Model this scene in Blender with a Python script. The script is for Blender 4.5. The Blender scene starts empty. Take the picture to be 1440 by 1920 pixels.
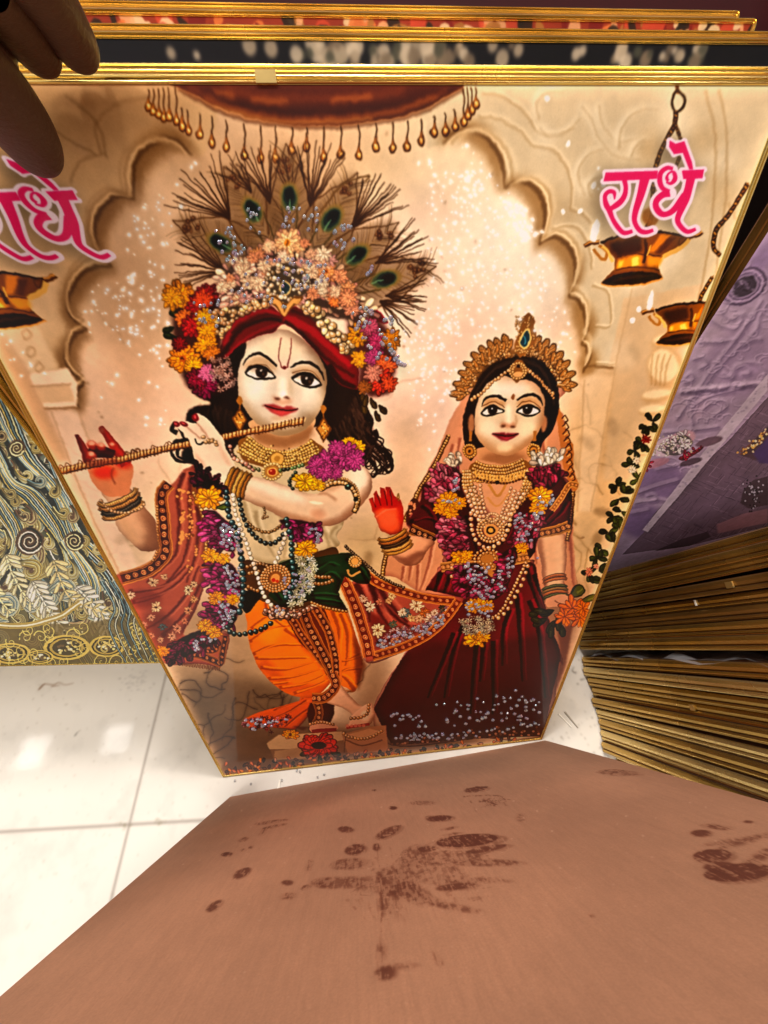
import bpy, bmesh, math
import numpy as np
from mathutils import Vector, Matrix

# ------------------------------------------------------------------ camera, light, exposure
scene = bpy.context.scene
R = math.radians
cam_d = bpy.data.cameras.new('camera'); cam = bpy.data.objects.new('camera', cam_d); scene.collection.objects.link(cam)
cam_d.sensor_fit = 'HORIZONTAL'; cam_d.sensor_width = 36; cam_d.lens = 36 * 725 / 1440.
cam_d.clip_start = .01; cam_d.clip_end = 60
_R = ((0.9947902553448218, -0.07471414584562802, 0.0693552037091856),
      (-0.10069491033825208, -0.8262854939804833, 0.554177604626351),
      (0.01590229238052751, -0.5582741968316169, -0.8295040917614918))
_M = Matrix(_R) @ Matrix(((1, 0, 0), (0, -1, 0), (0, 0, -1)))
cam.matrix_world = Matrix.Translation((0, 0, .60618)) @ _M.to_4x4()
scene.camera = cam
EXPOSURE = -0.2
scene.view_settings.view_transform = 'Standard'; scene.view_settings.look = 'None'
scene.view_settings.gamma = 1; scene.view_settings.use_curve_mapping = False; scene.view_settings.exposure = EXPOSURE
scene.cycles.max_bounces = 6; scene.cycles.use_denoising = True

world = bpy.data.worlds.new('World'); scene.world = world; world.use_nodes = True
nt = world.node_tree; nt.nodes.clear()
wo = nt.nodes.new('ShaderNodeOutputWorld'); bg = nt.nodes.new('ShaderNodeBackground'); bg.inputs[1].default_value = 0.55
tc = nt.nodes.new('ShaderNodeTexCoord'); nz = nt.nodes.new('ShaderNodeTexNoise'); nz.inputs['Scale'].default_value = 2.2; nz.inputs['Detail'].default_value = 3
cr = nt.nodes.new('ShaderNodeValToRGB')
cr.color_ramp.elements[0].position = .36; cr.color_ramp.elements[0].color = (.30, .20, .12, 1)
cr.color_ramp.elements[1].position = .66; cr.color_ramp.elements[1].color = (1.22, 1.07, .93, 1)
nt.links.new(tc.outputs['Generated'], nz.inputs['Vector']); nt.links.new(nz.outputs['Fac'], cr.inputs[0]); nt.links.new(cr.outputs[0], bg.inputs[0]); nt.links.new(bg.outputs[0], wo.inputs[0])


def area_light(name, loc, sx, sy, power, col, target=None):
    d = bpy.data.lights.new(name, 'AREA'); d.shape = 'RECTANGLE'; d.size = sx; d.size_y = sy; d.energy = power; d.color = col
    o = bpy.data.objects.new(name, d); scene.collection.objects.link(o); o.location = loc
    if target is not None:
        o.rotation_euler = (Vector(target) - Vector(loc)).to_track_quat('-Z', 'Y').to_euler()
    return o


# square ceiling downlights: two mirror in the tiles, more added to balance the light
WARM = (1.0, .94, .88)
for x, y, p in [(-1.76, .37, .8), (-2.30, .35, .8), (.35, -.75, 9), (-.85, -.80, 13), (1.35, -.45, 7), (1.3, .75, 22), (.1, 1.0, 40), (-.6, .75, 24), (-1.5, -1.3, 16)]:
    area_light('downlight_and_fill', (x, y, 2.5), .17, .17, p, (1.0, .95, .88) if x < -1.5 else WARM)
# unseen strip lights added: rear one for the board, front one for gold reflections
area_light('added_strip_light', (.15, .85, 2.25), 1.5, .14, 16, WARM, (0, -.1, .2))
area_light('added_strip_light', (.1, -.7, 2.25), 1.6, .14, 11, WARM, (0, .1, .2))
# ------------------------------------------------------------------ painting kit (prints are painted in numpy)
CAM_H = 0.60618
CAM_R = np.array([[0.9947902553448218, -0.07471414584562802, 0.0693552037091856],
                  [-0.10069491033825208, -0.8262854939804833, 0.554177604626351],
                  [0.01590229238052751, -0.5582741968316169, -0.8295040917614918]])
rng = np.random.RandomState(7)


class Sheet:
    """A flat rectangle in the world: origin (lower left), unit vectors e (right) and u (up), size w x h metres."""
    def __init__(self, o, e, u, w, h):
        self.o, self.e, self.u, self.w, self.h = map(lambda v: np.array(v, float), (o, e, u, w, h))
        self.w = float(w); self.h = float(h)
        self.n = np.cross(self.e, self.u)

    def trace(self, pts):
        """reference-sketch coordinates -> position on the sheet in 0..1"""
        p = np.asarray(pts, float).reshape(-1, 2)
        r = np.stack([p[:, 0] - 720, p[:, 1] - 960, np.full(len(p), 725.)], 1) @ CAM_R.T
        c = np.array([0, 0, CAM_H])
        t = ((self.o - c) @ self.n) / (r @ self.n)
        q = c + r * t[:, None] - self.o
        return np.stack([q @ self.e / self.w, q @ self.u / self.h], 1)


def blur1(a, r, axis):
    if r < 1:
        return a
    k = 2 * r + 1
    pad = [(0, 0), (0, 0)]; pad[axis] = (r + 1, r)
    c = np.cumsum(np.pad(a, pad), axis=axis, dtype=np.float64)
    n = a.shape[axis]
    hi = np.take(c, np.arange(k, n + k), axis=axis); lo = np.take(c, np.arange(0, n), axis=axis)
    return ((hi - lo) / k).astype(np.float32)


def blur(a, s):
    r = max(1, int(round(s * 0.85)))
    for _ in range(3):
        a = blur1(blur1(a, r, 0), r, 1)
    return a


def noise2(h, w, cell, r=None):
    r = r or rng
    gh, gw = int(h / cell) + 3, int(w / cell) + 3
    g = r.rand(gh, gw).astype(np.float32)
    y = np.arange(h) / cell; x = np.arange(w) / cell
    yi = y.astype(int); xi = x.astype(int); fy = (y - yi)[:, None]; fx = (x - xi)[None]
    fy = fy * fy * (3 - 2 * fy); fx = fx * fx * (3 - 2 * fx)
    a = g[yi][:, xi]; b = g[yi][:, xi + 1]; c = g[yi + 1][:, xi]; d = g[yi + 1][:, xi + 1]
    return (a * (1 - fx) + b * fx) * (1 - fy) + (c * (1 - fx) + d * fx) * fy


def fbm(h, w, cell, o=4):
    s = 0; a = 1; t = 0
    for _ in range(o):
        s = s + noise2(h, w, max(cell, 1.5)) * a; t += a; a *= .5; cell /= 2
    return s / t


def crv(pts, closed=False, k=8):
    p = np.asarray(pts, float)
    if len(p) < 3:
        return p
    n = len(p); out = []
    rngi = range(n) if closed else range(n - 1)
    t = np.linspace(0, 1, k, endpoint=False)[:, None]
    for i in rngi:
        if closed:
            a, b, c, d = p[(i - 1) % n], p[i], p[(i + 1) % n], p[(i + 2) % n]
        else:
            a, b, c, d = p[max(i - 1, 0)], p[i], p[i + 1], p[min(i + 2, n - 1)]
        out.append(.5 * ((2 * b) + (-a + c) * t + (2 * a - 5 * b + 4 * c - d) * t * t + (-a + 3 * b - 3 * c + d) * t ** 3))
    if not closed:
        out.append(p[-1:])
    return np.concatenate(out)


def ribbon(pts, w0, w1=None, smooth=True, ws=None):
    """outline of a stroke that tapers from width w0 to w1"""
    p = crv(pts) if smooth and len(pts) > 2 else np.asarray(pts, float)
    d = np.gradient(p, axis=0); L = np.hypot(d[:, 0], d[:, 1]) + 1e-9
    nrm = np.stack([-d[:, 1] / L, d[:, 0] / L], 1)
    s = np.r_[0, np.cumsum(np.hypot(*np.diff(p, axis=0).T))]; s /= s[-1] + 1e-9
    if ws is not None:
        w = np.interp(s, np.linspace(0, 1, len(ws)), ws)
    else:
        w = w0 + (w0 if w1 is None else w1) * s - w0 * s
    w = w[:, None] / 2
    return np.concatenate([p + nrm * w, (p - nrm * w)[::-1]])


def blob(x, y, rx, ry=None, rot=0, n=18):
    ry = rx if ry is None else ry
    t = np.linspace(0, 2 * np.pi, n, endpoint=False)
    c, s = math.cos(math.radians(rot)), math.sin(math.radians(rot))
    a, b = rx * np.cos(t), ry * np.sin(t)
    return np.stack([x + a * c - b * s, y + a * s + b * c], 1)


def col3(c):
    return np.array(c, np.float32) / 255.


class Canvas:
    def __init__(self, sheet, tw, base, use_trace=True):
        self.s = sheet; self.W = int(tw); self.H = int(round(tw * sheet.h / sheet.w))
        self.img = np.empty((self.H, self.W, 3), np.float32); self.img[:] = col3(base)
        self.traced = use_trace; self.clip = None; self.shift = None

    def m(self, pts):
        if not self.traced:      # metres on the sheet, y up
            p = np.asarray(pts, float).reshape(-1, 2)
            q = np.stack([p[:, 0] / self.s.w * self.W, (1 - p[:, 1] / self.s.h) * self.H], 1)
        else:
            uv = self.s.trace(pts)
            q = np.stack([uv[:, 0] * self.W, (1 - uv[:, 1]) * self.H], 1)
        if self.shift is not None:
            q = q * self.shift[2] + np.array(self.shift[:2])
        return q

    def mask(self, pts, soft=0):
        q = self.m(pts); pad = int(soft * 2.8) + 2
        x0 = int(max(0, math.floor(q[:, 0].min()) - pad)); x1 = int(min(self.W, math.ceil(q[:, 0].max()) + pad))
        y0 = int(max(0, math.floor(q[:, 1].min()) - pad)); y1 = int(min(self.H, math.ceil(q[:, 1].max()) + pad))
        if x1 <= x0 or y1 <= y0:
            return None
        SS = 4; w = x1 - x0; hh = (y1 - y0) * SS
        a = q; b = np.roll(q, -1, 0)
        ys = y0 + (np.arange(hh) + .5) / SS
        acc = np.zeros(hh * (w + 2), np.float32)
        dy = b[:, 1] - a[:, 1]
        ok = np.abs(dy) > 1e-9; a, b, dy = a[ok], b[ok], dy[ok]
        lo = np.minimum(a[:, 1], b[:, 1]); hi = np.maximum(a[:, 1], b[:, 1])
        i0 = np.clip(np.ceil((lo - y0) * SS - .5), 0, hh).astype(int); i1 = np.clip(np.ceil((hi - y0) * SS - .5), 0, hh).astype(int)
        cnt = np.maximum(i1 - i0, 0)
        if cnt.sum() == 0:
            return None
        e = np.repeat(np.arange(len(a)), cnt)
        st = np.repeat(i0 - np.r_[0, np.cumsum(cnt)[:-1]], cnt)
        row = np.arange(cnt.sum()) + st
        x = a[e, 0] + (ys[row] - a[e, 1]) / dy[e] * (b[e, 0] - a[e, 0]) - x0
        x = np.clip(x, 0, w); xi = x.astype(int); fr = (x - xi)
        sg = np.sign(dy[e])
        acc = np.bincount(row * (w + 2) + xi, weights=sg * (1 - fr), minlength=hh * (w + 2))
        acc = acc + np.bincount(row * (w + 2) + xi + 1, weights=sg * fr, minlength=hh * (w + 2))
        acc = np.cumsum(acc.reshape(hh, w + 2), 1)[:, :w]
        mk = np.minimum(np.abs(acc), 1).reshape(y1 - y0, SS, w).mean(1).astype(np.float32)
        if soft > 0:
            mk = blur(mk, soft)
        return x0, y0, mk

    def put(self, mk, c, a=1., grad=None, mode='mix'):
        if mk is None:
            return
        x0, y0, m = mk; h, w = m.shape
        m = m * a
        if self.clip is not None:
            m = m * self.clip[y0:y0 + h, x0:x0 + w]
        c = col3(c)
        if grad is not None:            # (p0, p1, colour at p1)
            q = self.m([grad[0], grad[1]]); d = q[1] - q[0]; L = d @ d + 1e-9
            t = ((np.arange(w)[None] + x0 - q[0, 0]) * d[0] + (np.arange(h)[:, None] + y0 - q[0, 1]) * d[1]) / L
            t = np.clip(t, 0, 1)[..., None]; t = t * t * (3 - 2 * t)
            c = c * (1 - t) + col3(grad[2]) * t
        R = self.img[y0:y0 + h, x0:x0 + w]
        m = m[..., None]
        if mode == 'mul':
            R *= 1 - m * (1 - c)
        elif mode == 'scr':
            R += m * c * (1 - R)
        else:
            R += (c - R) * m

    def fill(self, pts, c, a=1., soft=0, grad=None, mode='mix', smooth=False):
        if smooth:
            pts = crv(pts, True)
        mk = self.mask(pts, soft); self.put(mk, c, a, grad, mode)
        return mk

    def line(self, pts, w, c, a=1., w1=None, soft=0, mode='mix', ws=None, smooth=True):
        self.fill(ribbon(pts, w, w1, smooth, ws), c, a, soft, mode=mode)

    def setclip(self, pts=None, smooth=True):
        if pts is None:
            self.clip = None; return
        mk = self.mask(crv(pts, True) if smooth else pts)
        self.clip = np.zeros((self.H, self.W), np.float32)
        if mk is not None:
            x0, y0, m = mk; self.clip[y0:y0 + m.shape[0], x0:x0 + m.shape[1]] = m

    def tex(self, amt, cell, oct=4):
        n = fbm(self.H, self.W, cell, oct)[..., None] - .5
        if self.clip is not None:
            n = n * self.clip[..., None]
        self.img *= 1 + n * amt

    def round(self, pts, c=(60, 24, 14), a=.7, r=14, smooth=False, light=None):
        """painter's modelling: the tone deepens towards the outline, most on the lower right"""
        P = crv(pts, True) if smooth else np.asarray(pts, float)
        mk = self.mask(P)
        if mk is None:
            return
        q = self.m(P); pad = int(r * 2.8) + 2
        x0, y0, m = mk
        m = np.pad(m, pad)
        b = blur(m, r); k = int(r * .45)
        rim = np.clip((1 - np.roll(b, (-k, -k), (0, 1))) * 1.5 - .12, 0, 1) * m
        lit = np.clip((1 - np.roll(b, (k, k), (0, 1))) * 1.4 - .3, 0, 1) * m * (1 - np.clip(rim, 0, 1))
        rim = rim[pad:-pad, pad:-pad]; lit = lit[pad:-pad, pad:-pad]
        self.put((x0, y0, rim), c, a)
        self.put((x0, y0, lit), light or (255, 240, 216), a * .45)

    # ---- motifs
    def bead(self, x, y, r, c, hl=True):
        c = np.array(c, float)
        self.fill(blob(x, y, r, n=10), c * .45)
        self.fill(blob(x - r * .08, y - r * .1, r * .82, n=10), c)
        if hl:
            self.fill(blob(x - r * .3, y - r * .35, r * .34, n=8), np.minimum(255, c * .5 + 150), .9)

    def beads(self, pts, r, c, gap=1.0, var=.12, r1=None, hl=True):
        p = crv(pts) if len(pts) > 2 else np.asarray(pts, float)
        s = np.r_[0, np.cumsum(np.hypot(*np.diff(p, axis=0).T))]
        t = 0
        while t < s[-1]:
            k = t / s[-1]; rr = r + ((r if r1 is None else r1) - r) * k
            x = np.interp(t, s, p[:, 0]); y = np.interp(t, s, p[:, 1])
            cc = np.clip(np.array(c, float) * (1 + var * (rng.rand() * 2 - 1)), 0, 255)
            self.bead(x + rng.randn() * r * .08, y + rng.randn() * r * .08, rr, cc, hl)
            t += rr * 2 * gap

    def petal(self, x, y, L, w, ang, c):
        t = np.radians(ang); d = np.array([math.cos(t), math.sin(t)]); nn = np.array([-d[1], d[0]])
        o = np.array([x, y]); c = np.array(c, float)
        P = crv([o, o + d * L * .45 + nn * w * .5, o + d * L * .85 + nn * w * .42, o + d * L, o + d * L * .85 - nn * w * .42, o + d * L * .45 - nn * w * .5], True, 4)
        self.fill(P, c * .6)
        P = crv([o + d * L * .1, o + d * L * .5 + nn * w * .38, o + d * L * .82 + nn * w * .32, o + d * L * .93, o + d * L * .82 - nn * w * .3, o + d * L * .5 - nn * w * .3], True, 4)
        self.fill(P, c)
        self.line([o + d * L * .45 + nn * w * .1, o + d * L * .88 + nn * w * .12], w * .22, np.minimum(255, c * 1.2 + 18), .7, w * .08, smooth=False)

    def flower(self, x, y, r, c, n=11, layers=3, centre=None, sq=1.0, a0=0, a1=360):
        for l in range(layers):
            rr = r * (1 - l * .27)
            for i in range(n):
                an = a0 + (a1 - a0) * (i + .5 * l + rng.rand() * .5) / n
                cc = np.clip(np.array(c, float) * (0.82 + .12 * l + rng.rand() * .2), 0, 255)
                L = rr * (.85 + rng.rand() * .25)
                L *= math.hypot(math.cos(math.radians(an)), sq * math.sin(math.radians(an)))
                self.petal(x, y, L, rr * (.3 + .14 * rng.rand()), an + rng.randn() * 4, cc)
        if centre is not None:
            self.fill(blob(x, y, r * .2), centre)
            for _ in range(6):
                self.fill(blob(x + rng.randn() * r * .08, y + rng.randn() * r * .08, r * .05, n=6), np.array(centre) * .5, .8)

    def cluster(self, pts, n, r, cols, kind='petal', direction=None):
        """a mass of small petals or buds inside an outline"""
        P = crv(pts, True); lo, hi = P.min(0), P.max(0); out = []
        path_in = inside
        if kind != 'tiny':
            self.fill(P, np.mean(np.array(cols, float), 0) * .42, .92, soft=1.6)
        n = int(n * (1.9 if kind == 'petal' else 1.4))
        k = 0
        while len(out) < n and k < n * 30:
            k += 1
            q = lo + rng.rand(2) * (hi - lo)
            if path_in(P, q):
                out.append(q)
        out = sorted(out, key=lambda q: q[1]) if kind != 'bud' else out
        cen = P.mean(0)
        for q in out:
            c = np.clip(np.array(cols[rng.randint(len(cols))], float) * (.72 + .5 * rng.rand()), 0, 255)
            rr = r * (.7 + .6 * rng.rand())
            if kind == 'petal':
                an = math.degrees(math.atan2(*(q - cen)[::-1])) + rng.randn() * 35 if direction is None else direction + rng.randn() * 40
                self.petal(q[0], q[1], rr * 2.1, rr * (.85 + .4 * rng.rand()), an, c)
            elif kind == 'tiny':
                self.flower(q[0], q[1], rr, c, n=5, layers=1, centre=c * .7)
            else:
                self.bead(q[0], q[1], rr, c)

    def gem(self, x, y, r):
        c = [(235, 240, 255), (180, 200, 250), (230, 180, 240), (150, 190, 210), (255, 245, 230)][rng.randint(5)]
        self.fill(blob(x, y, r, n=8), (70, 70, 95), .55)
        self.fill(blob(x, y, r * .75, n=6, rot=rng.rand() * 90), c, .75)
        self.fill(blob(x + r * .2, y - r * .2, r * .3, n=6), (255, 255, 255))

    def band(self, pts, w, base, gold, step=None, dots=(214, 150, 100), edge=.12):
        """embroidered border: dark ground, gold piping on both sides, a row of medallions"""
        p = crv(pts)
        self.fill(ribbon(p, w, smooth=False), base)
        d = np.gradient(p, axis=0); L = np.hypot(*d.T) + 1e-9; nr = np.stack([-d[:, 1] / L, d[:, 0] / L], 1)
        for o, ww in ((.46, edge), (.33, edge * .5)):
            for sg in (-1, 1):
                self.line(p + nr * w * o * sg, w * ww, gold, .95, smooth=False)
        s = np.r_[0, np.cumsum(L[:-1])]; step = step or w * .55; t = step * .5
        while t < s[-1]:
            x = np.interp(t, s, p[:, 0]); y = np.interp(t, s, p[:, 1])
            k = rng.rand() * .3 + .8
            self.fill(blob(x, y, w * .21, w * .18, rng.rand() * 90, n=12), np.array(dots) * k)
            self.fill(blob(x, y, w * .13, w * .11, n=10), np.array(base) * 1.25)
            self.fill(blob(x + w * .02, y, w * .07, n=8), np.array(dots) * min(1.15, k * 1.2))
            t += step


def warp(im, amp, cell, r):
    h, w = im.shape[:2]
    dx = (fbm(h, w, cell, 2) - .5) * 2 * amp; dy = (fbm(h, w, cell, 2) - .5) * 2 * amp
    X = np.clip(np.arange(w)[None] + dx, 0, w - 1.001); Y = np.clip(np.arange(h)[:, None] + dy, 0, h - 1.001)
    xi = X.astype(int); yi = Y.astype(int); fx = (X - xi)[..., None]; fy = (Y - yi)[..., None]
    return ((im[yi, xi] * (1 - fx) + im[yi, xi + 1] * fx) * (1 - fy) + (im[yi + 1, xi] * (1 - fx) + im[yi + 1, xi + 1] * fx) * fy).astype(np.float32)


def develop(im, r1=22, a1=.27, r2=3, a2=.22, grain=.03):
    """print finish: organic edges, mottled ink, and local contrast that paints occlusion-like shade into the colour"""
    im = warp(warp(im, 2.6, 60, rng), 1.5, 8, rng)
    L = im.mean(2)
    g = 1 + (L - blur(L, r1)) * a1 / np.maximum(L, .12) + (L - blur(L, r2)) * a2 / np.maximum(L, .15)  # darkens around bright shapes, painting in soft occlusion shade
    im = im * np.clip(g, .5, 1.22)[..., None]
    h, w = L.shape
    return np.clip(im * (1 + (fbm(h, w, 12, 3)[..., None] - .5) * grain * 2.2 + (fbm(h, w, 90, 3)[..., None] - .5) * grain * 3), 0, 1)


def inside(P, q):
    a = P; b = np.roll(P, -1, 0)
    c = (a[:, 1] > q[1]) != (b[:, 1] > q[1])
    x = a[:, 0] + (q[1] - a[:, 1]) / np.where(np.abs(b[:, 1] - a[:, 1]) < 1e-9, 1e-9, b[:, 1] - a[:, 1]) * (b[:, 0] - a[:, 0])
    return (np.sum(c & (q[0] < x)) % 2) == 1


VIEWS = dict(A=(90, 760, 3.789), B=(340, 800, 3.4286), C=(200, 1040, 2.88), D=(620, 1000, 5.143), E=(680, 820, 3.2727),
             F=(0, 240, 4.571), G=(1080, 240, 5.143), H=(620, 180, 2.3226), K=(300, 260, 2.5714), M=(300, 540, 3.), R=(820, 560, 4.8),
             P=(0, 0, 1.), Q=(0, 480, 3.), S=(0, 900, 3.), T=(960, 900, 3.), U=(1080, 400, 3.2), V=(300, 1400, 1.2632))


def z(v, *xy):
    """sketch coordinates taken on an enlarged study sheet"""
    ox, oy, s = VIEWS[v]
    p = np.array(xy, float).reshape(-1, 2)
    return p / s + np.array([ox, oy])
GOLD = (196, 140, 70); GOLDL = (236, 190, 110); GOLDD = (120, 72, 28); INK = (24, 14, 12)
SKIN = (232, 208, 180)


def paint_wall(K):
    S = K.fill
    base = [((-280, 160), (300, 260), (176, 140, 100))]
    # broad stone tones, with shading painted in at the upper left
    for x, y, rx, ry, c, a in [(-150, 300, 330, 300, (196, 156, 112), .9), (120, 230, 260, 120, (178, 138, 95), .9), (330, 520, 210, 230, (214, 180, 146), .8),
                               (950, 330, 330, 160, (222, 200, 166), .8), (1250, 300, 280, 220, (232, 212, 178), .9), (850, 600, 260, 250, (236, 208, 184), .9),
                               (1000, 480, 130, 120, (236, 224, 204), .8), (960, 400, 60, 60, (240, 232, 216), .6), (880, 300, 90, 60, (232, 218, 190), .5),
                               (1240, 650, 180, 260, (228, 198, 160), .9), (200, 900, 230, 260, (228, 192, 164), .8), (760, 760, 130, 160, (238, 206, 182), .8),
                               (1130, 950, 90, 240, (216, 178, 128), .9), (320, 1000, 130, 120, (226, 196, 160), .8), (700, 1060, 90, 90, (206, 174, 122), .7),
                               (400, 1250, 180, 120, (176, 142, 106), .9), (440, 1380, 170, 110, (116, 88, 62), .9), (620, 1420, 340, 60, (120, 84, 56), .8),
                               (1050, 1200, 80, 120, (150, 98, 66), .8), (370, 1330, 60, 60, (112, 94, 74), .6), (700, 1300, 40, 80, (150, 110, 76), .7)]:
        S(blob(x, y, rx, ry), c, a, soft=34)
    for x, y, rx, ry, c, a in [(-100, 200, 420, 60, (120, 80, 44), .8), (200, 190, 200, 30, (132, 92, 54), .7), (250, 600, 60, 180, (196, 152, 112), .5), (620, 300, 160, 40, (196, 160, 116), .6), (1180, 820, 60, 200, (196, 150, 96), .5),
                               (1220, 560, 70, 120, (206, 168, 118), .5), (760, 900, 50, 140, (206, 170, 130), .6), (60, 760, 80, 120, (190, 142, 100), .6), (1360, 300, 60, 120, (214, 176, 126), .6), (470, 330, 140, 60, (168, 130, 92), .6)]:
        S(blob(x, y, rx, ry), c, a, soft=30)
    K.tex(.20, 120, 6)
    # marble veins
    def vein(x, y, an, n, st, w, c, a):
        p = [(x, y)]
        for _ in range(n):
            an += rng.randn() * .45
            x += math.cos(an) * st; y += math.sin(an) * st; p.append((x, y))
        K.line(p, w, c, a, w * .3, soft=.8)
        K.line(p, w * 4, c, a * .28, w * 2, soft=4)
        return p
    for i in range(26):
        x, y = 150 + rng.rand() * 640, 640 + rng.rand() * 500
        vein(x, y, rng.rand() * 6.3, 9, 12, 1.6, (150, 112, 74), .38)
    for i in range(16):
        x, y = 1040 + rng.rand() * 130, 760 + rng.rand() * 300
        vein(x, y, rng.rand() * 6.3, 8, 11, 1.8, (138, 98, 50), .5)
    for x, y in [(740, 1000), (690, 1050), (1150, 800), (270, 1020), (1190, 660), (1100, 830), (230, 1010), (1120, 1010), (1130, 960)]:
        S(blob(x, y, 18, 9, rng.rand() * 180), (134, 100, 60), .5, soft=5)
    for i in range(34):
        x, y = 330 + rng.rand() * 330, 1240 + rng.rand() * 160
        vein(x, y, rng.rand() * 6.3, 9, 10, 1.8, (66, 42, 28), .6)
    for i in range(60):
        x, y = 150 + rng.rand() * 1000, 250 + rng.rand() * 800
        S(blob(x, y, 1 + rng.rand() * 3, 1 + rng.rand() * 2), (140, 96, 56), .5, soft=.7)


def paint_arch(K):
    Z = z
    # right cusped arch -------------------------------------------------
    cusps = [[(495, 205), (545, 160), (610, 145), (680, 172), (740, 240), (765, 320), (768, 392)],
             [(768, 392), (820, 366), (875, 380), (925, 440), (940, 510), (930, 580), (912, 640)],
             [(912, 640), (960, 612), (1015, 625), (1062, 680), (1075, 745), (1065, 810), (1040, 868)],
             [(1040, 868), (1078, 880), (1108, 920), (1120, 975), (1112, 1030), (1092, 1075)],
             [(1092, 1075), (1118, 1090), (1124, 1130), (1112, 1170), (1100, 1195)]]
    out = [Z('H', *crv(c, k=6)) for c in cusps]
    edge = np.concatenate(out)
    body = np.concatenate([Z('H', (420, 230)), edge, Z('P', (1092, 700), (1100, 690), (1140, 690), (1170, 560), (1480, 500), (1500, 120), (700, 120), (800, 230))])
    K.fill(body, (214, 194, 160), .95, soft=1)
    K.fill(body, (214, 194, 160), .5, soft=12)
    for _ in range(14):
        x, y = 1000 + rng.rand() * 430, 190 + rng.rand() * 500; K.fill(blob(x, y, 20 + rng.rand() * 40, 12 + rng.rand() * 20, rng.rand() * 180), (240, 228, 204) if _ % 2 else (190, 158, 112), .35, soft=10)
    for c in out:
        d = c - np.array([1180, 240]); d = d / np.hypot(*d.T)[:, None]
        K.line(c + d * 15, 34, (172, 126, 70), .8, 14, soft=6, ws=[4, 38, 44, 30, 6])
        K.line(c + d * 4, 9, (140, 94, 46), .8, 5, soft=1.4, ws=[3, 11, 12, 9, 3])
        K.line(c - d * 5, 5, (244, 222, 184), .9, 3, soft=1.2, ws=[2, 6, 6, 5, 2])
        K.line(c - d * 12, 4, (196, 158, 104), .7, 3, soft=1.4)
        K.line(c - d * 19, 6, (240, 220, 184), .6, 4, soft=2)
    for c in ([(640, 90), (740, 100), (830, 160), (870, 210)], [(870, 210), (960, 230), (1030, 320), (1050, 400), (1045, 490)], [(1045, 490), (1100, 515), (1130, 560)],
              [(660, -10), (760, 10), (850, 80), (900, 150), (1000, 160), (1060, 140)], [(1140, 830), (1200, 850), (1220, 920), (1215, 1005), (1150, 1008)],
              [(960, 580), (1060, 570), (1120, 650), (1140, 760)], [(1150, 1170), (1235, 1172)], [(1150, 1186), (1235, 1184)]):
        K.line(Z('H', *c), 3, (176, 136, 82), .75, 2.5, soft=1.1)
        K.line(Z('H', *c) + [3, -4], 4, (244, 228, 196), .6, 3, soft=1.5)
    # carved scrollwork in the spandrel
    for c in ([(900, 90), (890, 20), (940, -30), (1010, -30)], [(1080, 40), (1130, 100), (1160, 180), (1230, 250), (1340, 280)], [(1160, 30), (1180, 120), (1240, 190), (1330, 180)],
              [(1250, 220), (1260, 130), (1330, 60), (1420, 50)], [(1300, 260), (1330, 200), (1390, 190)], [(1100, 420), (1070, 330), (1110, 250), (1180, 230)],
              [(1130, 430), (1110, 380), (1160, 340), (1230, 350)], [(900, 120), (950, 165), (1020, 150), (1080, 90)]):
        c = Z('H', *c)
        K.line(c, 15, (240, 228, 202), .55, 5, soft=3); K.line(c + [3, 4], 3, (178, 142, 92), .55, 1.5, soft=1.2)
    for c in ([(1325, 165), (1340, 270), (1335, 420), (1310, 560)], [(1350, 165), (1362, 270), (1358, 400), (1335, 560)], [(1365, 380), (1395, 460), (1365, 560)]):
        K.line(c, 3, (178, 138, 86), .6, soft=1.2)
    # right column, capital and gold-lit panels
    K.fill([(1092, 705), (1150, 705), (1110, 960), (1085, 960)], (234, 206, 170), .5, soft=4)
    K.line([(1094, 700), (1100, 688), (1150, 690)], 5, (150, 104, 56), .7, soft=1)
    K.line([(1096, 712), (1082, 960)], 2.5, (196, 156, 108), .7, soft=1, smooth=False)
    K.line([(1186, 540), (1152, 700), (1108, 960)], 2.5, (196, 158, 112), .6, soft=1)
    K.fill([(1186, 540), (1240, 540), (1190, 900), (1130, 900), (1152, 700)], (214, 186, 150), .5, soft=5)
    for (x, y, rx, ry) in [(1262, 640, 42, 16), (1248, 690, 34, 40), (1235, 742, 32, 12), (1228, 770, 30, 10)]:
        K.fill(blob(x, y, rx, ry, -8), (204, 160, 104), .6, soft=3); K.fill(blob(x - 4, y - 4, rx * .8, ry * .75, -8), (240, 216, 176), .8, soft=2.5)
    for i in range(4):
        K.line([(1225 + i * 11, 665), (1222 + i * 9, 690), (1222 + i * 8, 722)], 2.5, (190, 144, 88), .7, soft=.8)
    # left arch ---------------------------------------------------------
    Lc = [[(355, 290), (330, 268), (296, 260), (262, 285), (246, 325), (250, 374)], [(250, 374), (215, 366), (184, 390), (173, 425), (180, 465), (207, 497)],
          [(207, 497), (165, 502), (134, 535), (127, 572), (140, 600), (163, 614)], [(163, 614), (135, 628), (125, 655), (132, 690), (158, 716)],
          [(158, 716), (144, 728), (143, 745), (148, 762)]]
    out = [crv(c, k=6) for c in Lc]
    body = np.concatenate([[(400, 250), (380, 290)]] + out + [np.array([(85, 768), (20, 600), (-330, 620), (-330, 120), (420, 120)], float)])
    K.fill(body, (204, 168, 124), .8, soft=1.2); K.fill(blob(180, 210, 190, 60), (168, 128, 86), .7, soft=20)
    K.fill(blob(40, 560, 100, 90), (226, 192, 152), .7, soft=20)
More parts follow.
